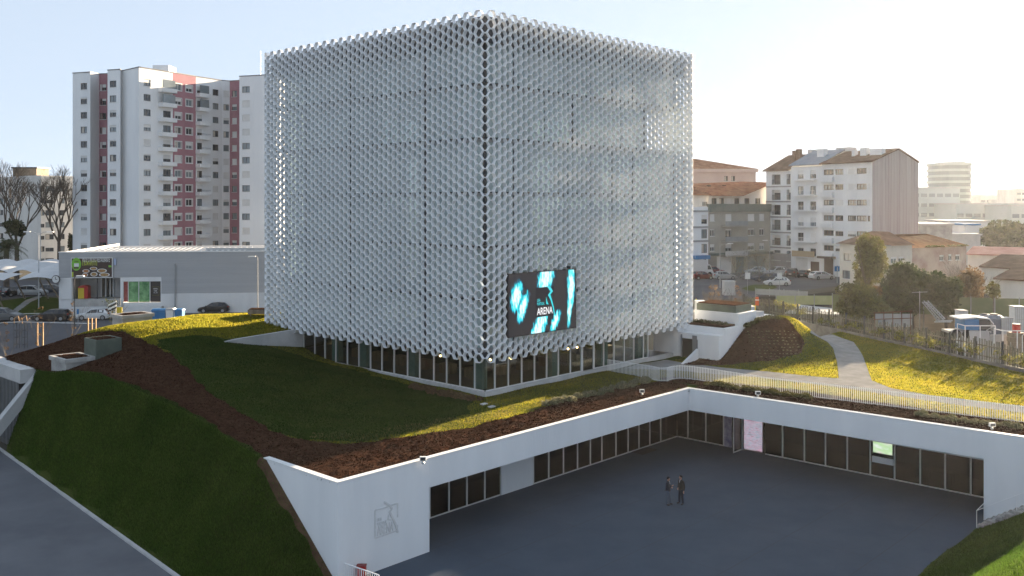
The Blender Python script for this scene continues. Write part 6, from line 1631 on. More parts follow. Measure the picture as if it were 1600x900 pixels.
def clump2(b, c, rx, rz, n, s, seed):
    rs = np.random.RandomState(seed % 100000); d = rs.randn(n, 3); d /= np.linalg.norm(d, axis=1)[:, None]
    rad = (.55 + .55 * rs.rand(n) ** .7)[:, None]; P = np.array(c) + d * rad * np.array([rx, rx, rz])
    a = rs.randn(n, 3); a /= np.linalg.norm(a, axis=1)[:, None]; e = np.cross(a, rs.randn(n, 3)); e /= np.linalg.norm(e, axis=1)[:, None]
    L_ = (s * (.5 + .9 * rs.rand(n)))[:, None]
    V_ = np.stack([P - a * L_, P + e * L_ * .5, P + a * L_, P - e * L_ * .5], 1).reshape(-1, 3)
    b.add(V_.tolist(), np.arange(4 * n).reshape(-1, 4).tolist(), 0)
leafy('evergreen_tree', 'dark rounded evergreen between the palm and the left bare tree', 24, 178, 336, 372, 36, 'leaf', 41, 1800, .25)
leafy('conifer_tree', 'narrow dark conifer at the foot of the tower block', 110, 182, 362, 402, 13, 'leaf', 42, 1200, .2, lobes=8)
# palm
Y = 160; x = (10 - CX) / F * Y; zb = gz(x, Y); zc = zat(388, Y)
t = thing('palm_tree', 'dark broad palm tree behind the carport at the far left', 'palm', (x, Y, zb))
b = MB(); b.tube([(x, Y, zb), (x, Y, zc)], [.5, .42], 10); b.build('trunk', M['bark'], t)
b = MB(); rs = random.Random(5)
for k in range(64):
    a = rs.uniform(0, 6.283); el = rs.uniform(-.3, 1.3); L_ = rs.uniform(3.2, 4.6); pts = []
    for i in range(7):
        q = i / 6; rr = L_ * q * math.cos(el) * (1 - .15 * q); zz = L_ * q * math.sin(el) - 2.4 * q * q
        pts.append(Vector((x + math.cos(a) * rr, Y + math.sin(a) * rr, zc + zz)))
    sd = Vector((-math.sin(a), math.cos(a), 0))
    for i in range(6):
        for sgn in (-1, 1):
            for j in range(3):
                p = pts[i].lerp(pts[i + 1], j / 3); tip = p + sd * sgn * .75 * (1 - abs(i / 6 - .4)) + (pts[i + 1] - pts[i]).normalized() * .35 - Vector((0, 0, .3)); w = (pts[i + 1] - pts[i]).normalized() * .05
                b.add([p - w, p + w, tip], [(0, 1, 2)])
b.build('crown', M['leaf'], t)
leafy('yellow_tree', 'upright yellow-green tree before the old white house', 1355, 112, 358, 462, 66, 'leaf_olive', 51, 6800, .20, lobes=22, rg=.22)
leafy('evergreen_tree', 'big dark evergreen in the yard, left of the paler one beside it', 1424, 106, 402, 500, 92, 'leaf', 52, 9000, .22, lobes=34, rg=.25, shape=.7)
leafy('evergreen_tree', 'dark bushy tree overlapping the right side of the big yard evergreen', 1478, 103, 414, 498, 62, 'leaf', 53, 5600, .22, lobes=16, rg=.2)
leafy('bushy_tree', 'low olive bushy tree behind the plank fence below the old white house', 1335, 104, 438, 508, 90, 'leaf_olive', 54, 7000, .2, lobes=26)
leafy('round_tree', 'huge rounded tree beyond the long pink-roofed shed', 1578, 215, 344, 398, 112, 'leaf', 55, 7000, .5, lobes=26, rg=.4, shape=.3)
leafy('brown_bush', 'reddish brown thicket between the bushy tree and the derelict house', 1385, 115, 440, 466, 60, 'leaf_brown', 56, 2600, .16)
for px, yt, lab, sd in ((1500, 408, 'thin leafless bush rising behind the right yard evergreen', 61), (1530, 414, 'brown leafless bush before the brown tiled shed', 62), (1512, 430, 'low leafless shrub left of the nearest shed', 63)):
    bare_tree(lab, px, 112, yt, seed=sd, r=.07, fork=.15, depth=5, name='bare_bush', cat='bush', mat='bark_grey')
leafy('brown_tree', 'loose brownish tree filling the gap right of the yard evergreens', 1522, 109, 410, 486, 66, 'leaf_brown', 58, 2600, .17, lobes=16, rg=.1)
leafy('shrub_tree', 'yellowish small tree beside the pole at the right of the yard', 1553, 100, 438, 470, 26, 'leaf_olive', 57, 900, .14, rg=.07)
def thin_leafy(label, px, Y, yt, sd, w=.9, n=260, mat='leaf_brown', r=.05, name='sapling', zb=None, group=None):
    o = bare_tree(label, px, Y, yt, seed=sd, r=r, fork=.35, depth=3, name=name, mat='bark_grey', spread=.35, zb=zb, group=group)
    x, H_ = o.location.x, zat(yt, Y) - o.location.z; b = MB()
    for k in range(6): clump2(b, (x + random.uniform(-.5, .5) * w, Y + random.uniform(-.5, .5) * w, o.location.z + H_ * (.35 + .11 * k)), w * .5, w * .5, n // 6, .09, sd * 10 + k)
    b.build('leaves', M[mat], o); return o
thin_leafy('pale leafless tree with yellowish twigs before the grey-beige flats, left of the pair', 1150, 160, 398, 71, 2.4, 500, 'leaf_pale', .09, 'street_tree')
thin_leafy('yellow-brown twiggy tree before the grey-beige flats, right of the pair', 1186, 160, 392, 72, 3.0, 900, 'leaf_pale', .10, 'street_tree')
for px, lab, sd in ((1108, 'slim rust-leaved sapling behind the air conditioners, leftmost of three', 73), (1119, 'slim rust-leaved sapling behind the air conditioners, middle of three', 74), (1153, 'slim rust-leaved sapling right of the air conditioners', 75)):
    thin_leafy(lab, px, 100, 440, sd, .55, 200, zb=4.3, group='rust-leaved saplings')
for px, yt, lab, sd in ((10, 495, 'young bare sapling at the far left street edge', 81), (63, 470, 'young brown-leaved sapling between two wooden stakes', 82), (113, 462, 'tall thin bare sapling before the black estate car', 83)):
    thin_leafy(lab, px, 94, yt, sd, .45, 110, 'leaf_brown', .035)
thin_leafy('small dark-leaved tree before the supermarket shop window', 181, 100, 462, 84, 1.3, 420, 'leaf', .05, 'street_tree')
for px, lab in ((58.5, 'wooden tree stake left of the brown-leaved sapling'), (67, 'wooden tree stake right of the brown-leaved sapling'), (137.5, 'wooden tree stake before the white hatchback, left of three'), (143.5, 'wooden tree stake before the white hatchback, middle of three'), (149.5, 'wooden tree stake before the white hatchback, right of three')):
    tall = px < 100; Y = 93 if tall else 88; x = (px - CX) / F * Y; b = MB(); b.box(x - .055, Y - .05, zat(540 if tall else 520, Y), x + .055, Y + .05, zat(504 if tall else 497, Y)); tag(b.build('tree_stake', M['stake']), lab, 'stake', 'wooden tree stakes')

# ------------------------------------------------------------------ plank fence, ivy and the yard behind it
F0, F1 = _f0, _f1
_d = Vector((F1[0] - F0[0], F1[1] - F0[1])).normalized(); F0 = (F0[0] - _d.x * 12, F0[1] - _d.y * 12)
fd = Vector((F1[0] - F0[0], F1[1] - F0[1])); FL_ = fd.length; fd /= FL_
t = thing('plank_fence', 'weathered grey-green paling fence on a low concrete base behind the garden lawn', 'fence', (*uv(*F0), 5))
def fpt(s, d=0): return uv(F0[0] + fd.x * s - fd.y * d, F0[1] + fd.y * s + fd.x * d)
FLEN = FL_ + 14; b = MB()
b.hexa([(*fpt(0, -.12), 3.5), (*fpt(FLEN, -.12), 3.5), (*fpt(FLEN, .12), 3.5), (*fpt(0, .12), 3.5), (*fpt(0, -.12), 5.5), (*fpt(FLEN, -.12), 5.5), (*fpt(FLEN, .12), 5.5), (*fpt(0, .12), 5.5)]); b.build('base_wall', mk('fence_base', (.13, .12, .105), (.22, .205, .185), 1.2, .9), t)
b = MB(); s = 0
while s < FLEN:
    h = random.uniform(1.5, 1.85); w = random.uniform(.08, .13)
    p = [fpt(s, -.02), fpt(s + w, -.02), fpt(s + w, .02), fpt(s, .02)]; b.hexa([(*q, 5.502) for q in p] + [(*q, 5.5 + h) for q in p]); s += w + random.uniform(.10, .26)
b.build('palings', mk('grey_green_board', (.10, .10, .075), (.20, .19, .14), 2, .9), t)
b = MB()
for z_ in (5.8, 6.7): p = [fpt(0, .022), fpt(FLEN, .022), fpt(FLEN, .07), fpt(0, .07)]; b.hexa([(*q, z_) for q in p] + [(*q, z_ + .09) for q in p])
b.build('rail', M['wood'], t)
for k in range(int(FLEN / 3)): b = MB(); p = [fpt(k * 3, -.08), fpt(k * 3 + .1, -.08), fpt(k * 3 + .1, .1), fpt(k * 3, .1)]; b.hexa([(*q, 5.503) for q in p] + [(*q, 7.4) for q in p]); b.build('post', M['dark'], t)
b = MB(); rs = random.Random(12)
for k in range(120):
    s = FL_ * (.36 + .90 * rs.random() ** .9); c = fpt(s, rs.uniform(-.25, .35)); hgt = rs.uniform(.3, 1.5)
    clump_mb(b, (*c, 5.5 + hgt * .55), rs.uniform(.25, .5), 42, .10, k + 900, 0, 1.0)
for k in range(30): c = fpt(rs.uniform(0, FL_ * .3), .3); clump_mb(b, (*c, 6.2 + rs.uniform(0, .8)), .4, 40, .10, k + 1200, 0, 1.0)
kind(b.build('ivy', M['ivy']), 'stuff')
# yard pieces
def ybox(name, label, cat, px0, px1, py0, py1, Y, dep, mat, lid=None):
    a, c = at(px0, py1, Y), at(px1, py0, Y); o = thing(name, label, cat, ((a.x + c.x) / 2, Y, a.z))
    b = MB(); b.box(a.x, Y, gz(a.x, Y), c.x, Y + dep, c.z); b.build('body', mat, o)
    b = MB(); b.box(a.x - .05, Y - .05, c.z + .002, c.x + .05, Y + dep + .05, c.z + .07); b.build('lid', lid or M['concrete_light'], o)
    return o
M['tarp'] = mk('grey_white_sheet', (.36, .37, .38), (.46, .46, .46), .6, .6); M['ibc'] = mk('translucent_tank', (.50, .54, .58), (.62, .64, .66), .8, .4, trans=.2); M['screen_green'] = mk('green_screen', (.13, .15, .07), (.19, .20, .10), .6, .85)
a, c = at(1218, 484, 112), at(1310, 487, 112)
t = thing('sheet_roof', 'low shed roof of pale sheeting behind the plank fence', 'shed', (a.x, 112, 4)); b = MB()
b.hexa([(a.x, 110, a.z - .25), (c.x, 110, c.z - .2), (c.x + 1, 114, c.z), (a.x + 3, 114, a.z + .3), (a.x, 110, a.z - .15), (c.x, 110, c.z - .1), (c.x + 1, 114, c.z + .1), (a.x + 3, 114, a.z + .4)]); b.build('roof', M['tarp'], t)
b = MB(); b.box(a.x + 3, 111, 3.7, c.x - .2, 113.5, a.z - .3); b.build('wall', M['concrete'], t)
def panel_fence(name, label, px0, Y0, px1, Y1, y0, y1, mat, step=2.5):
    f = Fac(px0, Y0, px1, Y1); o = thing(name, label, 'fence', (*f.a, 4)); ym = (Y0 + Y1) / 2; b = MB(); f.box(b, 0, f.L, -.05, 0, zat(y1, ym), zat(y0, ym)); b.build('panel', mat, o)
    k = 0
    while k * step < f.L: b = MB(); f.box(b, k * step, k * step + .08, .002, .08, 3.6, zat(y0, ym) + .15); k += 1; b.build('post', M['grey'], o)
panel_fence('screen_fence', 'pale yellow-green screen fence behind the sheet-roofed shed', 1212, 122, 1300, 122, 462, 476, mk('yellow_green_screen', (.36, .38, .20), (.45, .46, .27), .6, .8))
panel_fence('screen_fence', 'dull green mesh fence along the back of the yard under the evergreens', 1300, 110, 1660, 104, 464, 492, M['screen_green'])
panel_fence('hoarding', 'black hoarding panel beside the orange barrier near the service block', 1182, 116, 1212, 116, 463, 474, M['black'])
panel_fence('street_fence', 'long pale grey metal fence along the street right of the hall', 1180, 130, 1262, 126, 453, 462, M['grey'], 2)
panel_fence('yellow_barrier', 'bright yellow panel barrier behind the service block', 1144, 100, 1181, 100, 477, 487, M['yellow'], 1.5)
p = at(1183, 468, 112); t = thing('orange_barrel', 'orange traffic barrel beside the black hoarding', 'barrel', (p.x, 112, p.z - .6)); b = MB(); b.tube([(p.x, 112, p.z - .7), (p.x, 112, p.z), (p.x, 112, p.z + .3)], [.24, .23, .18], 12); b.build('body', M['orange'], t); b = MB(); b.tube([(p.x, 112, p.z - .1), (p.x, 112, p.z + .02)], .245, 12); b.build('band', M['whitemetal'], t)
ybox('dumpster', 'white bulk bag standing by the street right of the saplings', 'bulk bag', 1132, 1149, 440, 454, 138, 1.6, M['tarp'])
ybox('blue_crate', 'pale blue box on the far corner of the service block', 'box', 1161, 1179, 480, 487, 96, 1.2, mk('pale_blue_box', (.25, .33, .45), None, 1, .5))
for px, Y, lab in ((1168, 140, 'white square road sign before the island, left of two'), (1218, 140, 'white square road sign near the white hatchback')):
    x = (px - CX) / F * Y; t = thing('road_sign', lab, 'road sign', (x, Y, gz(x, Y))); b = MB(); b.tube([(x, Y, gz(x, Y)), (x, Y, zat(424, Y))], .04, 6); b.build('post', M['grey'], t); b = MB(); b.box(x - .38, Y - .06, zat(436, Y), x + .38, Y - .03, zat(426, Y)); b.build('plate', M['frame_white'], t)
x = (1308 - CX) / F * 158; t = thing('blue_road_sign', 'blue arrow road sign at the end of the white flats', 'road sign', (x, 158, 5)); b = MB(); b.tube([(x, 158, gz(x, 158)), (x, 158, zat(414, 158))], .05, 6); b.build('post', M['grey'], t); b = MB(); b.box(x - .45, 157.9, zat(424, 158), x + .45, 157.94, zat(416, 158)); b.build('plate', M['blue'], t)
b = MB(); b.box(x - .06, 157.87, zat(423, 158), x + .06, 157.895, zat(417.5, 158)); b.build('arrow', M['frame_white'], t)
# trailer with a blue body, tanks, ladder, water tank, frames
Y = 88; a, c = at(1500, 522, Y), at(1549, 494, Y)
t = thing('blue_trailer', 'old truck body with blue side and white roof in the yard', 'truck', (a.x, Y, 4))
b = MB(); b.box(at(1508, 0, Y).x, Y, zat(516, Y), at(1530, 0, Y).x, Y + 2, zat(499, Y)); b.build('side_panel', M['blue'], t)
b = MB(); pts = [(1500, 497), (1525, 495), (1545, 497), (1552, 505), (1553, 515)]
for (p, q) in zip(pts[:-1], pts[1:]): A_, B_ = at(*p, Y), at(*q, Y); b.hexa([(A_.x, Y - .1, A_.z - .12), (B_.x, Y - .1, B_.z - .12), (B_.x, Y + 2.1, B_.z - .12), (A_.x, Y + 2.1, A_.z - .12), (A_.x, Y - .1, A_.z), (B_.x, Y - .1, B_.z), (B_.x, Y + 2.1, B_.z), (A_.x, Y + 2.1, A_.z)])
b.build('roof', M['whitemetal'], t)
b = MB(); b.box(at(1531, 0, Y).x, Y + .02, zat(517, Y), at(1548, 0, Y).x, Y + 1.9, zat(500, Y)); b.build('cab', M['dark'], t)
b = MB(); b.box(at(1485, 0, Y).x, Y + .1, zat(521, Y), at(1550, 0, Y).x, Y + 1.8, zat(517.5, Y)); b.build('chassis', M['galv'], t)
for p in (1495, 1512, 1540):
    A_ = at(p, 522, Y); b = MB(); b.tube([(A_.x, Y - .05, A_.z), (A_.x, Y + .25, A_.z)], .42, 14); b.build('wheel', M['tyre'], t)
for (p0, p1, y0, y1, Y_, lab) in ((1565, 1582, 498, 518, 89, 'white caged liquid tank right of the blue truck body'), (1586, 1602, 480, 496, 92, 'white liquid tank on a stack at the right edge of the yard'), (1500, 1512, 486, 498, 95, 'small white tank behind the blue truck body')):
    o = ybox('liquid_tank', lab, 'tank', p0, p1, y0, y1, Y_, 1.1, M['ibc'], M['grey']); a, c = at(p0, y1, Y_), at(p1, y0, Y_); b = MB(); zb = gz(a.x, Y_)
    for k in range(6): x = a.x + (c.x - a.x) * k / 5; b.box(x - .02, Y_ - .06, zb, x + .02, Y_ - .02, c.z)
    for k in range(5): zz = zb + (c.z - zb) * k / 4; b.box(a.x, Y_ - .09, zz - .02, c.x, Y_ - .062, zz + .02)
    b.build('cage', M['galv'], o)
for px, Y_, lab in ((1553, 90, 'dark blue-grey round water tank behind the truck body'), (1540, 94, 'dark water tank farther left behind the truck body')):
    x = (px - CX) / F * Y_; z0 = gz(x, Y_); z1 = zat(492, Y_); t = thing('water_tank', lab, 'tank', (x, Y_, z0)); b = MB(); b.tube([(x, Y_, z0), (x, Y_, z1 - .3), (x, Y_, z1)], [1.0, 1.0, .6], 18); b.build('shell', mk('tank_blue_grey', (.11, .13, .17), (.14, .16, .20), 1, .6), t); b = MB(); b.tube([(x, Y_, z1 + .002), (x, Y_, z1 + .12)], .35, 12); b.build('cap', M['dark'], t)
Y = 98; t = thing('scaffold_ladder', 'leaning aluminium ladders in the yard before the evergreen', 'ladder', (at(1455, 500, Y).x, Y, 4)); b = MB()
for (p, q) in (((1441, 472), (1466, 502)), ((1447, 472), (1474, 500)), ((1460, 503), (1486, 503))):
    A_, B_ = at(*p, Y), at(*q, Y); b.tube([A_, B_], .06, 5); b.tube([A_ + Vector((.3, .3, .1)), B_ + Vector((.3, .3, .1))], .06, 5)
    for k in range(9): m = A_.lerp(B_, (k + .5) / 9); b.tube([m, m + Vector((.3, .3, .1))], .035, 4)
b.build('ladder_frame', M['galv'], t)
for (p0, p1, yt, yb, Y_, lab, cat) in ((1508, 1555, 509, 560, 86, 'white tubular gate frame standing behind the fence', 'frame'), (1567, 1612, 517, 560, 82, 'second white tubular frame at the right edge behind the fence', 'frame')):
    A_, B_ = at(p0, yt, Y_), at(p1, yt + 4, Y_); t = thing('tube_frame', lab, cat, (A_.x, Y_, 5)); b = MB(); zb = 4.2
    for x in (A_.x, (A_.x + B_.x) / 2, B_.x): b.tube([(x, Y_, zb), (x, Y_, A_.z)], .045, 6)
    b.tube([(A_.x, Y_, A_.z), (B_.x, Y_, A_.z)], .045, 6); b.tube([(A_.x, Y_ + 1.5, zb), (A_.x, Y_ + 1.5, A_.z), (A_.x, Y_, A_.z)], .045, 6); b.tube([(B_.x, Y_, A_.z), (B_.x, Y_ + 1.5, A_.z - .6), (B_.x, Y_ + 1.5, zb)], .045, 6); b.build('tubing', M['whitemetal'], t)
for (p0, p1, yt, Y_, lab, m_) in ((1519, 1550, 518, 86.6, 'pale board leaning behind the left tubular frame', 'concrete_light'), (1552, 1580, 524, 84.6, 'grey board between the two tubular frames', 'concrete'), (1583, 1606, 522, 83.5, 'orange-topped stack of boards at the right frame edge', 'concrete')):
    A_, B_ = at(p0, yt, Y_), at(p1, yt, Y_); b = MB(); b.hexa([(A_.x, Y_, 3.9), (B_.x, Y_, 3.9), (B_.x, Y_ + .12, 3.9), (A_.x, Y_ + .12, 3.9), (A_.x, Y_ + .5, A_.z), (B_.x, Y_ + .5, A_.z), (B_.x, Y_ + .62, A_.z), (A_.x, Y_ + .62, A_.z)]); tag(b.build('board', M[m_]), lab, 'board', None)
t = thing('rusty_shelter', 'white sheets on a rusty frame in the yard below the evergreen', 'shelter', (at(1390, 500, 100).x, 100, 4)); b = MB()
for k in range(5): x = at(1367 + k * 14, 0, 100).x; b.tube([(x, 100, 3.9), (x, 100, zat(488, 100))], .05, 5)
b.tube([at(1365, 489, 100), at(1425, 486, 100)], .06, 5); b.tube([at(1365, 499, 100), at(1425, 497, 100)], .05, 5); b.build('frame', mk('rust', (.14, .06, .03), None, 1, .9), t)
b = MB(); A_, B_ = at(1366, 510, 100.3), at(1424, 490, 100.3); b.box(A_.x, 100.1, A_.z, B_.x, 100.14, B_.z); b.build('sheet', M['tarp'], t)
x = (1437 - CX) / F * 96; t = thing('clothes_pole', 'thin pole with cross arms in front of the yard evergreen', 'pole', (x, 96, 4)); b = MB(); b.tube([(x, 96, 3.9), (x, 96, zat(455, 96))], .04, 5); b.tube([(x - .8, 96, zat(457, 96)), (x + .8, 96, zat(456, 96))], .03, 5); b.build('pole', M['galv'], t)
p = at(1588, 519, 84); zr0, zr1 = zat(519, 84), zat(507, 84)
t = thing('board_stack', 'grey stack of boards carrying the red drum in the yard', 'stack', (p.x, 84, gz(p.x, 84)))
for k in range(8): zz = gz(p.x, 84) + (zr0 - gz(p.x, 84)) * k / 8; b = MB(); b.box(p.x - .62 + .04 * (k % 3), 83.5, zz, p.x + .6 - .03 * (k % 2), 84.5, zz + (zr0 - gz(p.x, 84)) / 8 - .02); b.build('board', M['wood'], t)
t = thing('red_drum', 'red drum standing on the board stack beside the caged white tank', 'drum', (p.x, 84, zr0)); b = MB(); b.tube([(p.x, 84, zr0), (p.x, 84, zr1)], .35, 14); b.build('body', M['red'], t); b = MB(); b.tube([(p.x, 84, zr1 + .002), (p.x, 84, zr1 + .06)], .37, 14); b.build('lid', M['dark'], t)
# ------------------------------------------------------------------ people
def skin_mesh(name, joints, edges, mat, parent, root=0, sub=2):
    """one continuous surface grown over a skeleton: joints = [(x, y, z, rx, ry)], local to the figure"""
    me = bpy.data.meshes.new(name)
    me.from_pydata([j[:3] for j in joints], edges, [])
    o = bpy.data.objects.new(name, me); COL.objects.link(o)
    sk = o.modifiers.new('skin', 'SKIN'); sk.use_smooth_shade = True
    if not me.skin_vertices: me.skin_vertices.new(name='skin')
    for i, j in enumerate(joints):
        v = me.skin_vertices[0].data[i]; v.radius = (j[3], j[4] if len(j) > 4 else j[3]); v.use_root = (i == root)
    ss = o.modifiers.new('sub', 'SUBSURF'); ss.levels = sub; ss.render_levels = sub
    dg = bpy.context.evaluated_depsgraph_get(); dg.update()
    m2 = bpy.data.meshes.new_from_object(o.evaluated_get(dg))
    bpy.data.objects.remove(o)
    m2.name = name; m2.materials.clear(); m2.materials.append(mat)
    r = bpy.data.objects.new(name, m2); COL.objects.link(r)
    if parent is not None: r.parent = parent; WM[r] = WM[parent]
    return r
M['skin'] = mk('skin', (.36, .20, .14), (.42, .25, .18), 20, .55, coord='obj')
M['hair'] = mk('dark_hair', (.018, .013, .010), (.03, .022, .018), 40, .6, coord='obj')
M['jeans'] = mk('jeans', (.055, .085, .13), (.085, .12, .17), 12, .85, coord='obj')
M['trousers'] = mk('dark_trousers', (.020, .022, .032), (.03, .032, .045), 12, .85, coord='obj')
M['jacket_navy'] = mk('navy_jacket', (.020, .022, .032), (.035, .037, .05), 12, .7, coord='obj')
M['jacket_brown'] = mk('brown_jacket', (.040, .032, .025), (.065, .052, .042), 12, .8, coord='obj')
M['shirt'] = mk('pale_shirt', (.45, .46, .48), None, 1, .8)
M['shoe'] = mk('dark_shoe', (.02, .018, .016), None, 1, .5)
def hand(parent, wrist, fwd, side, curl=.5):
    """palm, four unequal fingers with two bends and a thumb from the side of the palm"""
    w = Vector(wrist); f = Vector(fwd).normalized(); s = Vector(side).normalized(); n = f.cross(s)
    J = [(*w, .022, .018), (*(w + f * .05), .034, .015), (*(w + f * .09), .036, .014)]; E = [(0, 1), (1, 2)]
    for k, L_ in enumerate((.066, .076, .071, .056)):
        b0 = w + f * .09 + s * (.030 - .020 * k); i = len(J)
        d1 = (f - n * curl * .5).normalized(); d2 = (f - n * curl * 1.3).normalized(); d3 = (f - n * curl * 2.2).normalized()
        q1 = b0 + d1 * L_ * .45; q2 = q1 + d2 * L_ * .32; q3 = q2 + d3 * L_ * .26
        J += [(*b0, .0095), (*q1, .009), (*q2, .0085), (*q3, .0075)]; E += [(2, i), (i, i + 1), (i + 1, i + 2), (i + 2, i + 3)]
    b0 = w + f * .03 + s * .03; q1 = b0 + (f * .6 + s * .7 - n * .2) * .04; q2 = q1 + (f * .9 + s * .2 - n * .4) * .03; i = len(J)
    J += [(*b0, .013), (*q1, .011), (*q2, .009)]; E += [(1, i), (i, i + 1), (i + 1, i + 2)]
    return J, E
def person(label, px, py, rz, H_, pose):
    p = gnd(px, py, 0); t = thing('person', label, 'person', (p.x, p.y, 0), rz, 'people standing on the paved court')
    k = H_ / 1.78
    hip = (0, 0, .94 * k); che = (0.01, 0, 1.30 * k); nek = (0.015, 0, 1.50 * k); yaw = pose['head']; hd = Vector((math.cos(yaw), math.sin(yaw), 0)); hs = Vector((-hd.y, hd.x, 0)); hc = Vector((.025, 0, 1.66 * k)) + hd * .012
    feet = pose['feet']; J = [(*hip, .09, .07), (0, 0, 1.10 * k, .10, .08), (*che, .125, .09), (*nek, .055, .055), (*(hc + Vector((0, 0, -.06)) + hd * .02), .068, .07), (*(hc + Vector((0, 0, .015))), .082, .09), (*(hc + Vector((0, 0, .075)) - hd * .01), .066, .075)]
    E = [(0, 1), (1, 2), (2, 3), (3, 4), (4, 5), (5, 6)]
    # face: nose, ears
    i = len(J); J += [(*(hc + hd * .085 + Vector((0, 0, -.01))), .018), (*(hc + hd * .112 + Vector((0, 0, -.03))), .015)]; E += [(5, i), (i, i + 1)]
    for sg in (-1, 1): i = len(J); J += [(*(hc + hs * sg * .088 + Vector((0, 0, -.01))), .018)]; E += [(5, i)]
    legs = []
    for sg, (fx, fy) in zip((-1, 1), feet):
        i = len(J); kx, ky = fx * .5 + .03, sg * .095 * .5 + fy * .5
        L_ = [(0.0, sg * .095, .88 * k, .068, .068), (kx, ky, .49 * k, .050, .050), (fx, fy, .09 * k, .036, .036), (fx + .06, fy + sg * .015, .045, .040, .036), (fx + .16, fy + sg * .035, .032, .038, .028)]
        J += L_; E += [(0, i), (i, i + 1), (i + 1, i + 2), (i + 2, i + 3), (i + 3, i + 4)]; legs.append(L_)
    arms = []
    for sg, (el, wr) in zip((-1, 1), pose['arms']):
        i = len(J); sh = (0.0, sg * .19, 1.45 * k); L_ = [(*sh, .048, .048), (*el, .036, .036), (*wr, .024, .024)]
        J += L_; E += [(2, i), (i, i + 1), (i + 1, i + 2)]; arms.append(L_)
        f = (Vector(wr) - Vector(el)).normalized(); s_ = Vector((1, 0, 0)) if abs(f.x) < .8 else Vector((0, 0, 1)); s_ = (s_ - f * s_.dot(f)).normalized()
        hj, he = hand(t, Vector(wr) + f * .01, f, s_, .55); o_ = len(J); J += hj; E += [(i + 2, o_)] + [(a + o_, b_ + o_) for a, b_ in he]
    skin_mesh('body', J, E, M['skin'], t, 0, 2)
    b = MB(); W_ = WM[t]
    for sg in (-1, 1): c = W_ @ (hc + hd * .086 + hs * sg * .032 + Vector((0, 0, .012))); b.ball(c, .010, 8)
    b.build('eyes', M['black'], t)
    b = MB(); c0 = W_ @ (hc + hd * .088 + hs * .022 + Vector((0, 0, -.062))); c1 = W_ @ (hc + hd * .088 - hs * .022 + Vector((0, 0, -.062))); b.tube([c0, c1], .007, 6); b.build('mouth', mk('lips', (.24, .10, .08), None, 1, .6), t)
    b = MB(); n_ = 14                                             # a cap of hair over crown, sides and nape, clear of the face
    vs = []; fs = []; m_ = 8
    for a_ in range(m_ + 1):
        for q in range(n_):
            ph = 6.283 * q / n_; back = (1 - math.cos(ph)) / 2; lim = 1.05 + .95 * back; th = lim * a_ / m_
            d_ = hd * (math.cos(ph) * math.sin(th)) + hs * (math.sin(ph) * math.sin(th)) + Vector((0, 0, math.cos(th)))
            rr = .118 if 0 < a_ < m_ else .108 if a_ else .120
            vs.append(W_ @ (hc + Vector((0, 0, .012)) + hd * -.008 + Vector((d_.x * rr * .95, d_.y * rr * .95, d_.z * rr))))
    fs = [(a_ * n_ + q, a_ * n_ + (q + 1) % n_, (a_ + 1) * n_ + (q + 1) % n_, (a_ + 1) * n_ + q) for a_ in range(m_) for q in range(n_)]
    b.add(vs, fs); b.build('hair', M['hair'], t, True)
    cj = [(0, 0, .82 * k, .135, .105), (0, 0, .92 * k, .18, .14), (0, 0, 1.05 * k, .175, .14), (0.01, 0, 1.28 * k, .18, .135), (0.012, 0, 1.47 * k, .10, .09), (.016, 0, 1.535 * k, .075, .075)]; ce = [(0, 1), (1, 2), (2, 3), (3, 4), (4, 5)]
    for a in arms:
        i = len(cj); (sx, sy, sz, _, _), (ex, ey, ez, _, _), (wx, wy, wz, _, _) = a; cj += [(sx, sy, sz, .080), (ex, ey, ez, .064), (wx, wy, wz, .050)]; ce += [(3, i), (i, i + 1), (i + 1, i + 2)]
    skin_mesh('jacket', cj, ce, pose['jacket'], t, 2)
    b = MB(); c = [W_ @ Vector(q) for q in ((.105, -.035, 1.51 * k), (.105, .035, 1.51 * k), (.152, .0, 1.33 * k))]; b.add(c + [q + (W_.to_3x3() @ Vector((-.04, 0, 0))) for q in c], [(0, 1, 2), (5, 4, 3), (0, 2, 5, 3), (1, 0, 3, 4), (2, 1, 4, 5)]); b.build('shirt_front', M['shirt'], t)
    tj = [(0, 0, .98 * k, .14, .115), (0, 0, .88 * k, .15, .125)]; te = [(0, 1)]
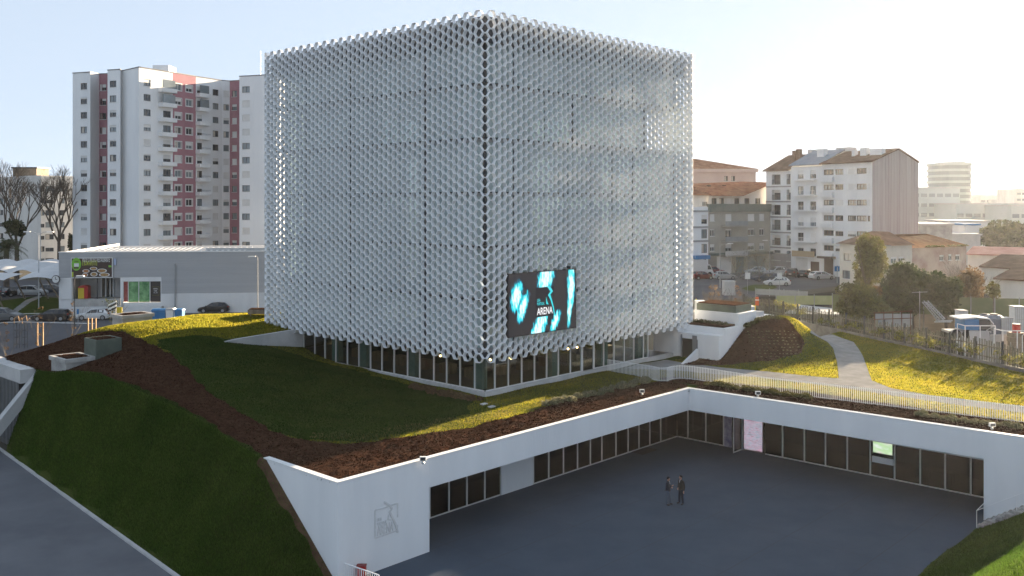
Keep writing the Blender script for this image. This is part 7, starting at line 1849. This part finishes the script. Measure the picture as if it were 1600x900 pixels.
    for L_ in legs:
        i = len(tj); tj += [(L_[0][0], L_[0][1], L_[0][2] - .06, .115), (L_[1][0], L_[1][1], L_[1][2], .078), (L_[2][0], L_[2][1], .13, .062), (L_[2][0], L_[2][1], .065, .062)]; te += [(1, i), (i, i + 1), (i + 1, i + 2), (i + 2, i + 3)]
    skin_mesh('trousers', tj, te, pose['legs'], t, 1)
    for L_ in legs:
        (ax, ay, az, _, _), (bx, by, bz, _, _), (cx_, cy_, cz, _, _) = L_[2:]
        skin_mesh('shoe', [(ax - .035, ay, .048, .050, .046), (bx, by, .05, .052, .046), (cx_ + .02, cy_, .036, .050, .034)], [(0, 1), (1, 2)], M['shoe'], t)
    return t
person('man in dark padded jacket and blue jeans, arms folded, left of the pair', 1043.5, 789, R(-20), 1.76, dict(head=R(15), feet=((-.03, -.10), (.10, .13)), jacket=M['jacket_navy'], legs=M['jeans'],
       arms=(((.06, -.27, 1.17), (.235, .02, 1.20)), ((.06, .27, 1.17), (.23, -.03, 1.15)))))
person('man in dark brown jacket and black trousers, right of the pair', 1064.5, 787.5, R(205), 1.80, dict(head=R(-20), feet=((.04, -.15), (-.02, .15)), jacket=M['jacket_brown'], legs=M['trousers'],
       arms=(((-.03, -.30, 1.16), (.10, -.20, .97)), ((-.02, .29, 1.16), (.03, .31, .90)))))
# worker by the street
p = hitG(1088, 486); 
o = dup([q for q in bpy.data.objects if q.name == 'person'][0], (p[0], p[1], gz(*p) + .06), R(200), 'worker in a yellow high-visibility vest standing by the street at the hall edge', 'people by the street', 1.0, {M['jacket_navy']: mk('hi_vis', (.55, .60, .05), None, 1, .7), M['jeans']: M['trousers']})

# ------------------------------------------------------------------ haze over the town
b = MB(); b.box(-1900, -120, -3, 1900, 3300, 47.5)
hz = b.build('haze', None)
hm = bpy.data.materials.new('haze'); hm.use_nodes = True
N = hm.node_tree.nodes; N.remove(N['Principled BSDF'])
pv = N.new('ShaderNodeVolumePrincipled'); pv.inputs['Density'].default_value = 0.000085; pv.inputs['Color'].default_value = (.94, .95, .97, 1); pv.inputs['Anisotropy'].default_value = 0.6
hm.node_tree.links.new(pv.outputs[0], N['Material Output'].inputs['Volume'])
hz.data.materials.clear(); hz.data.materials.append(hm)
kind(hz, 'stuff')
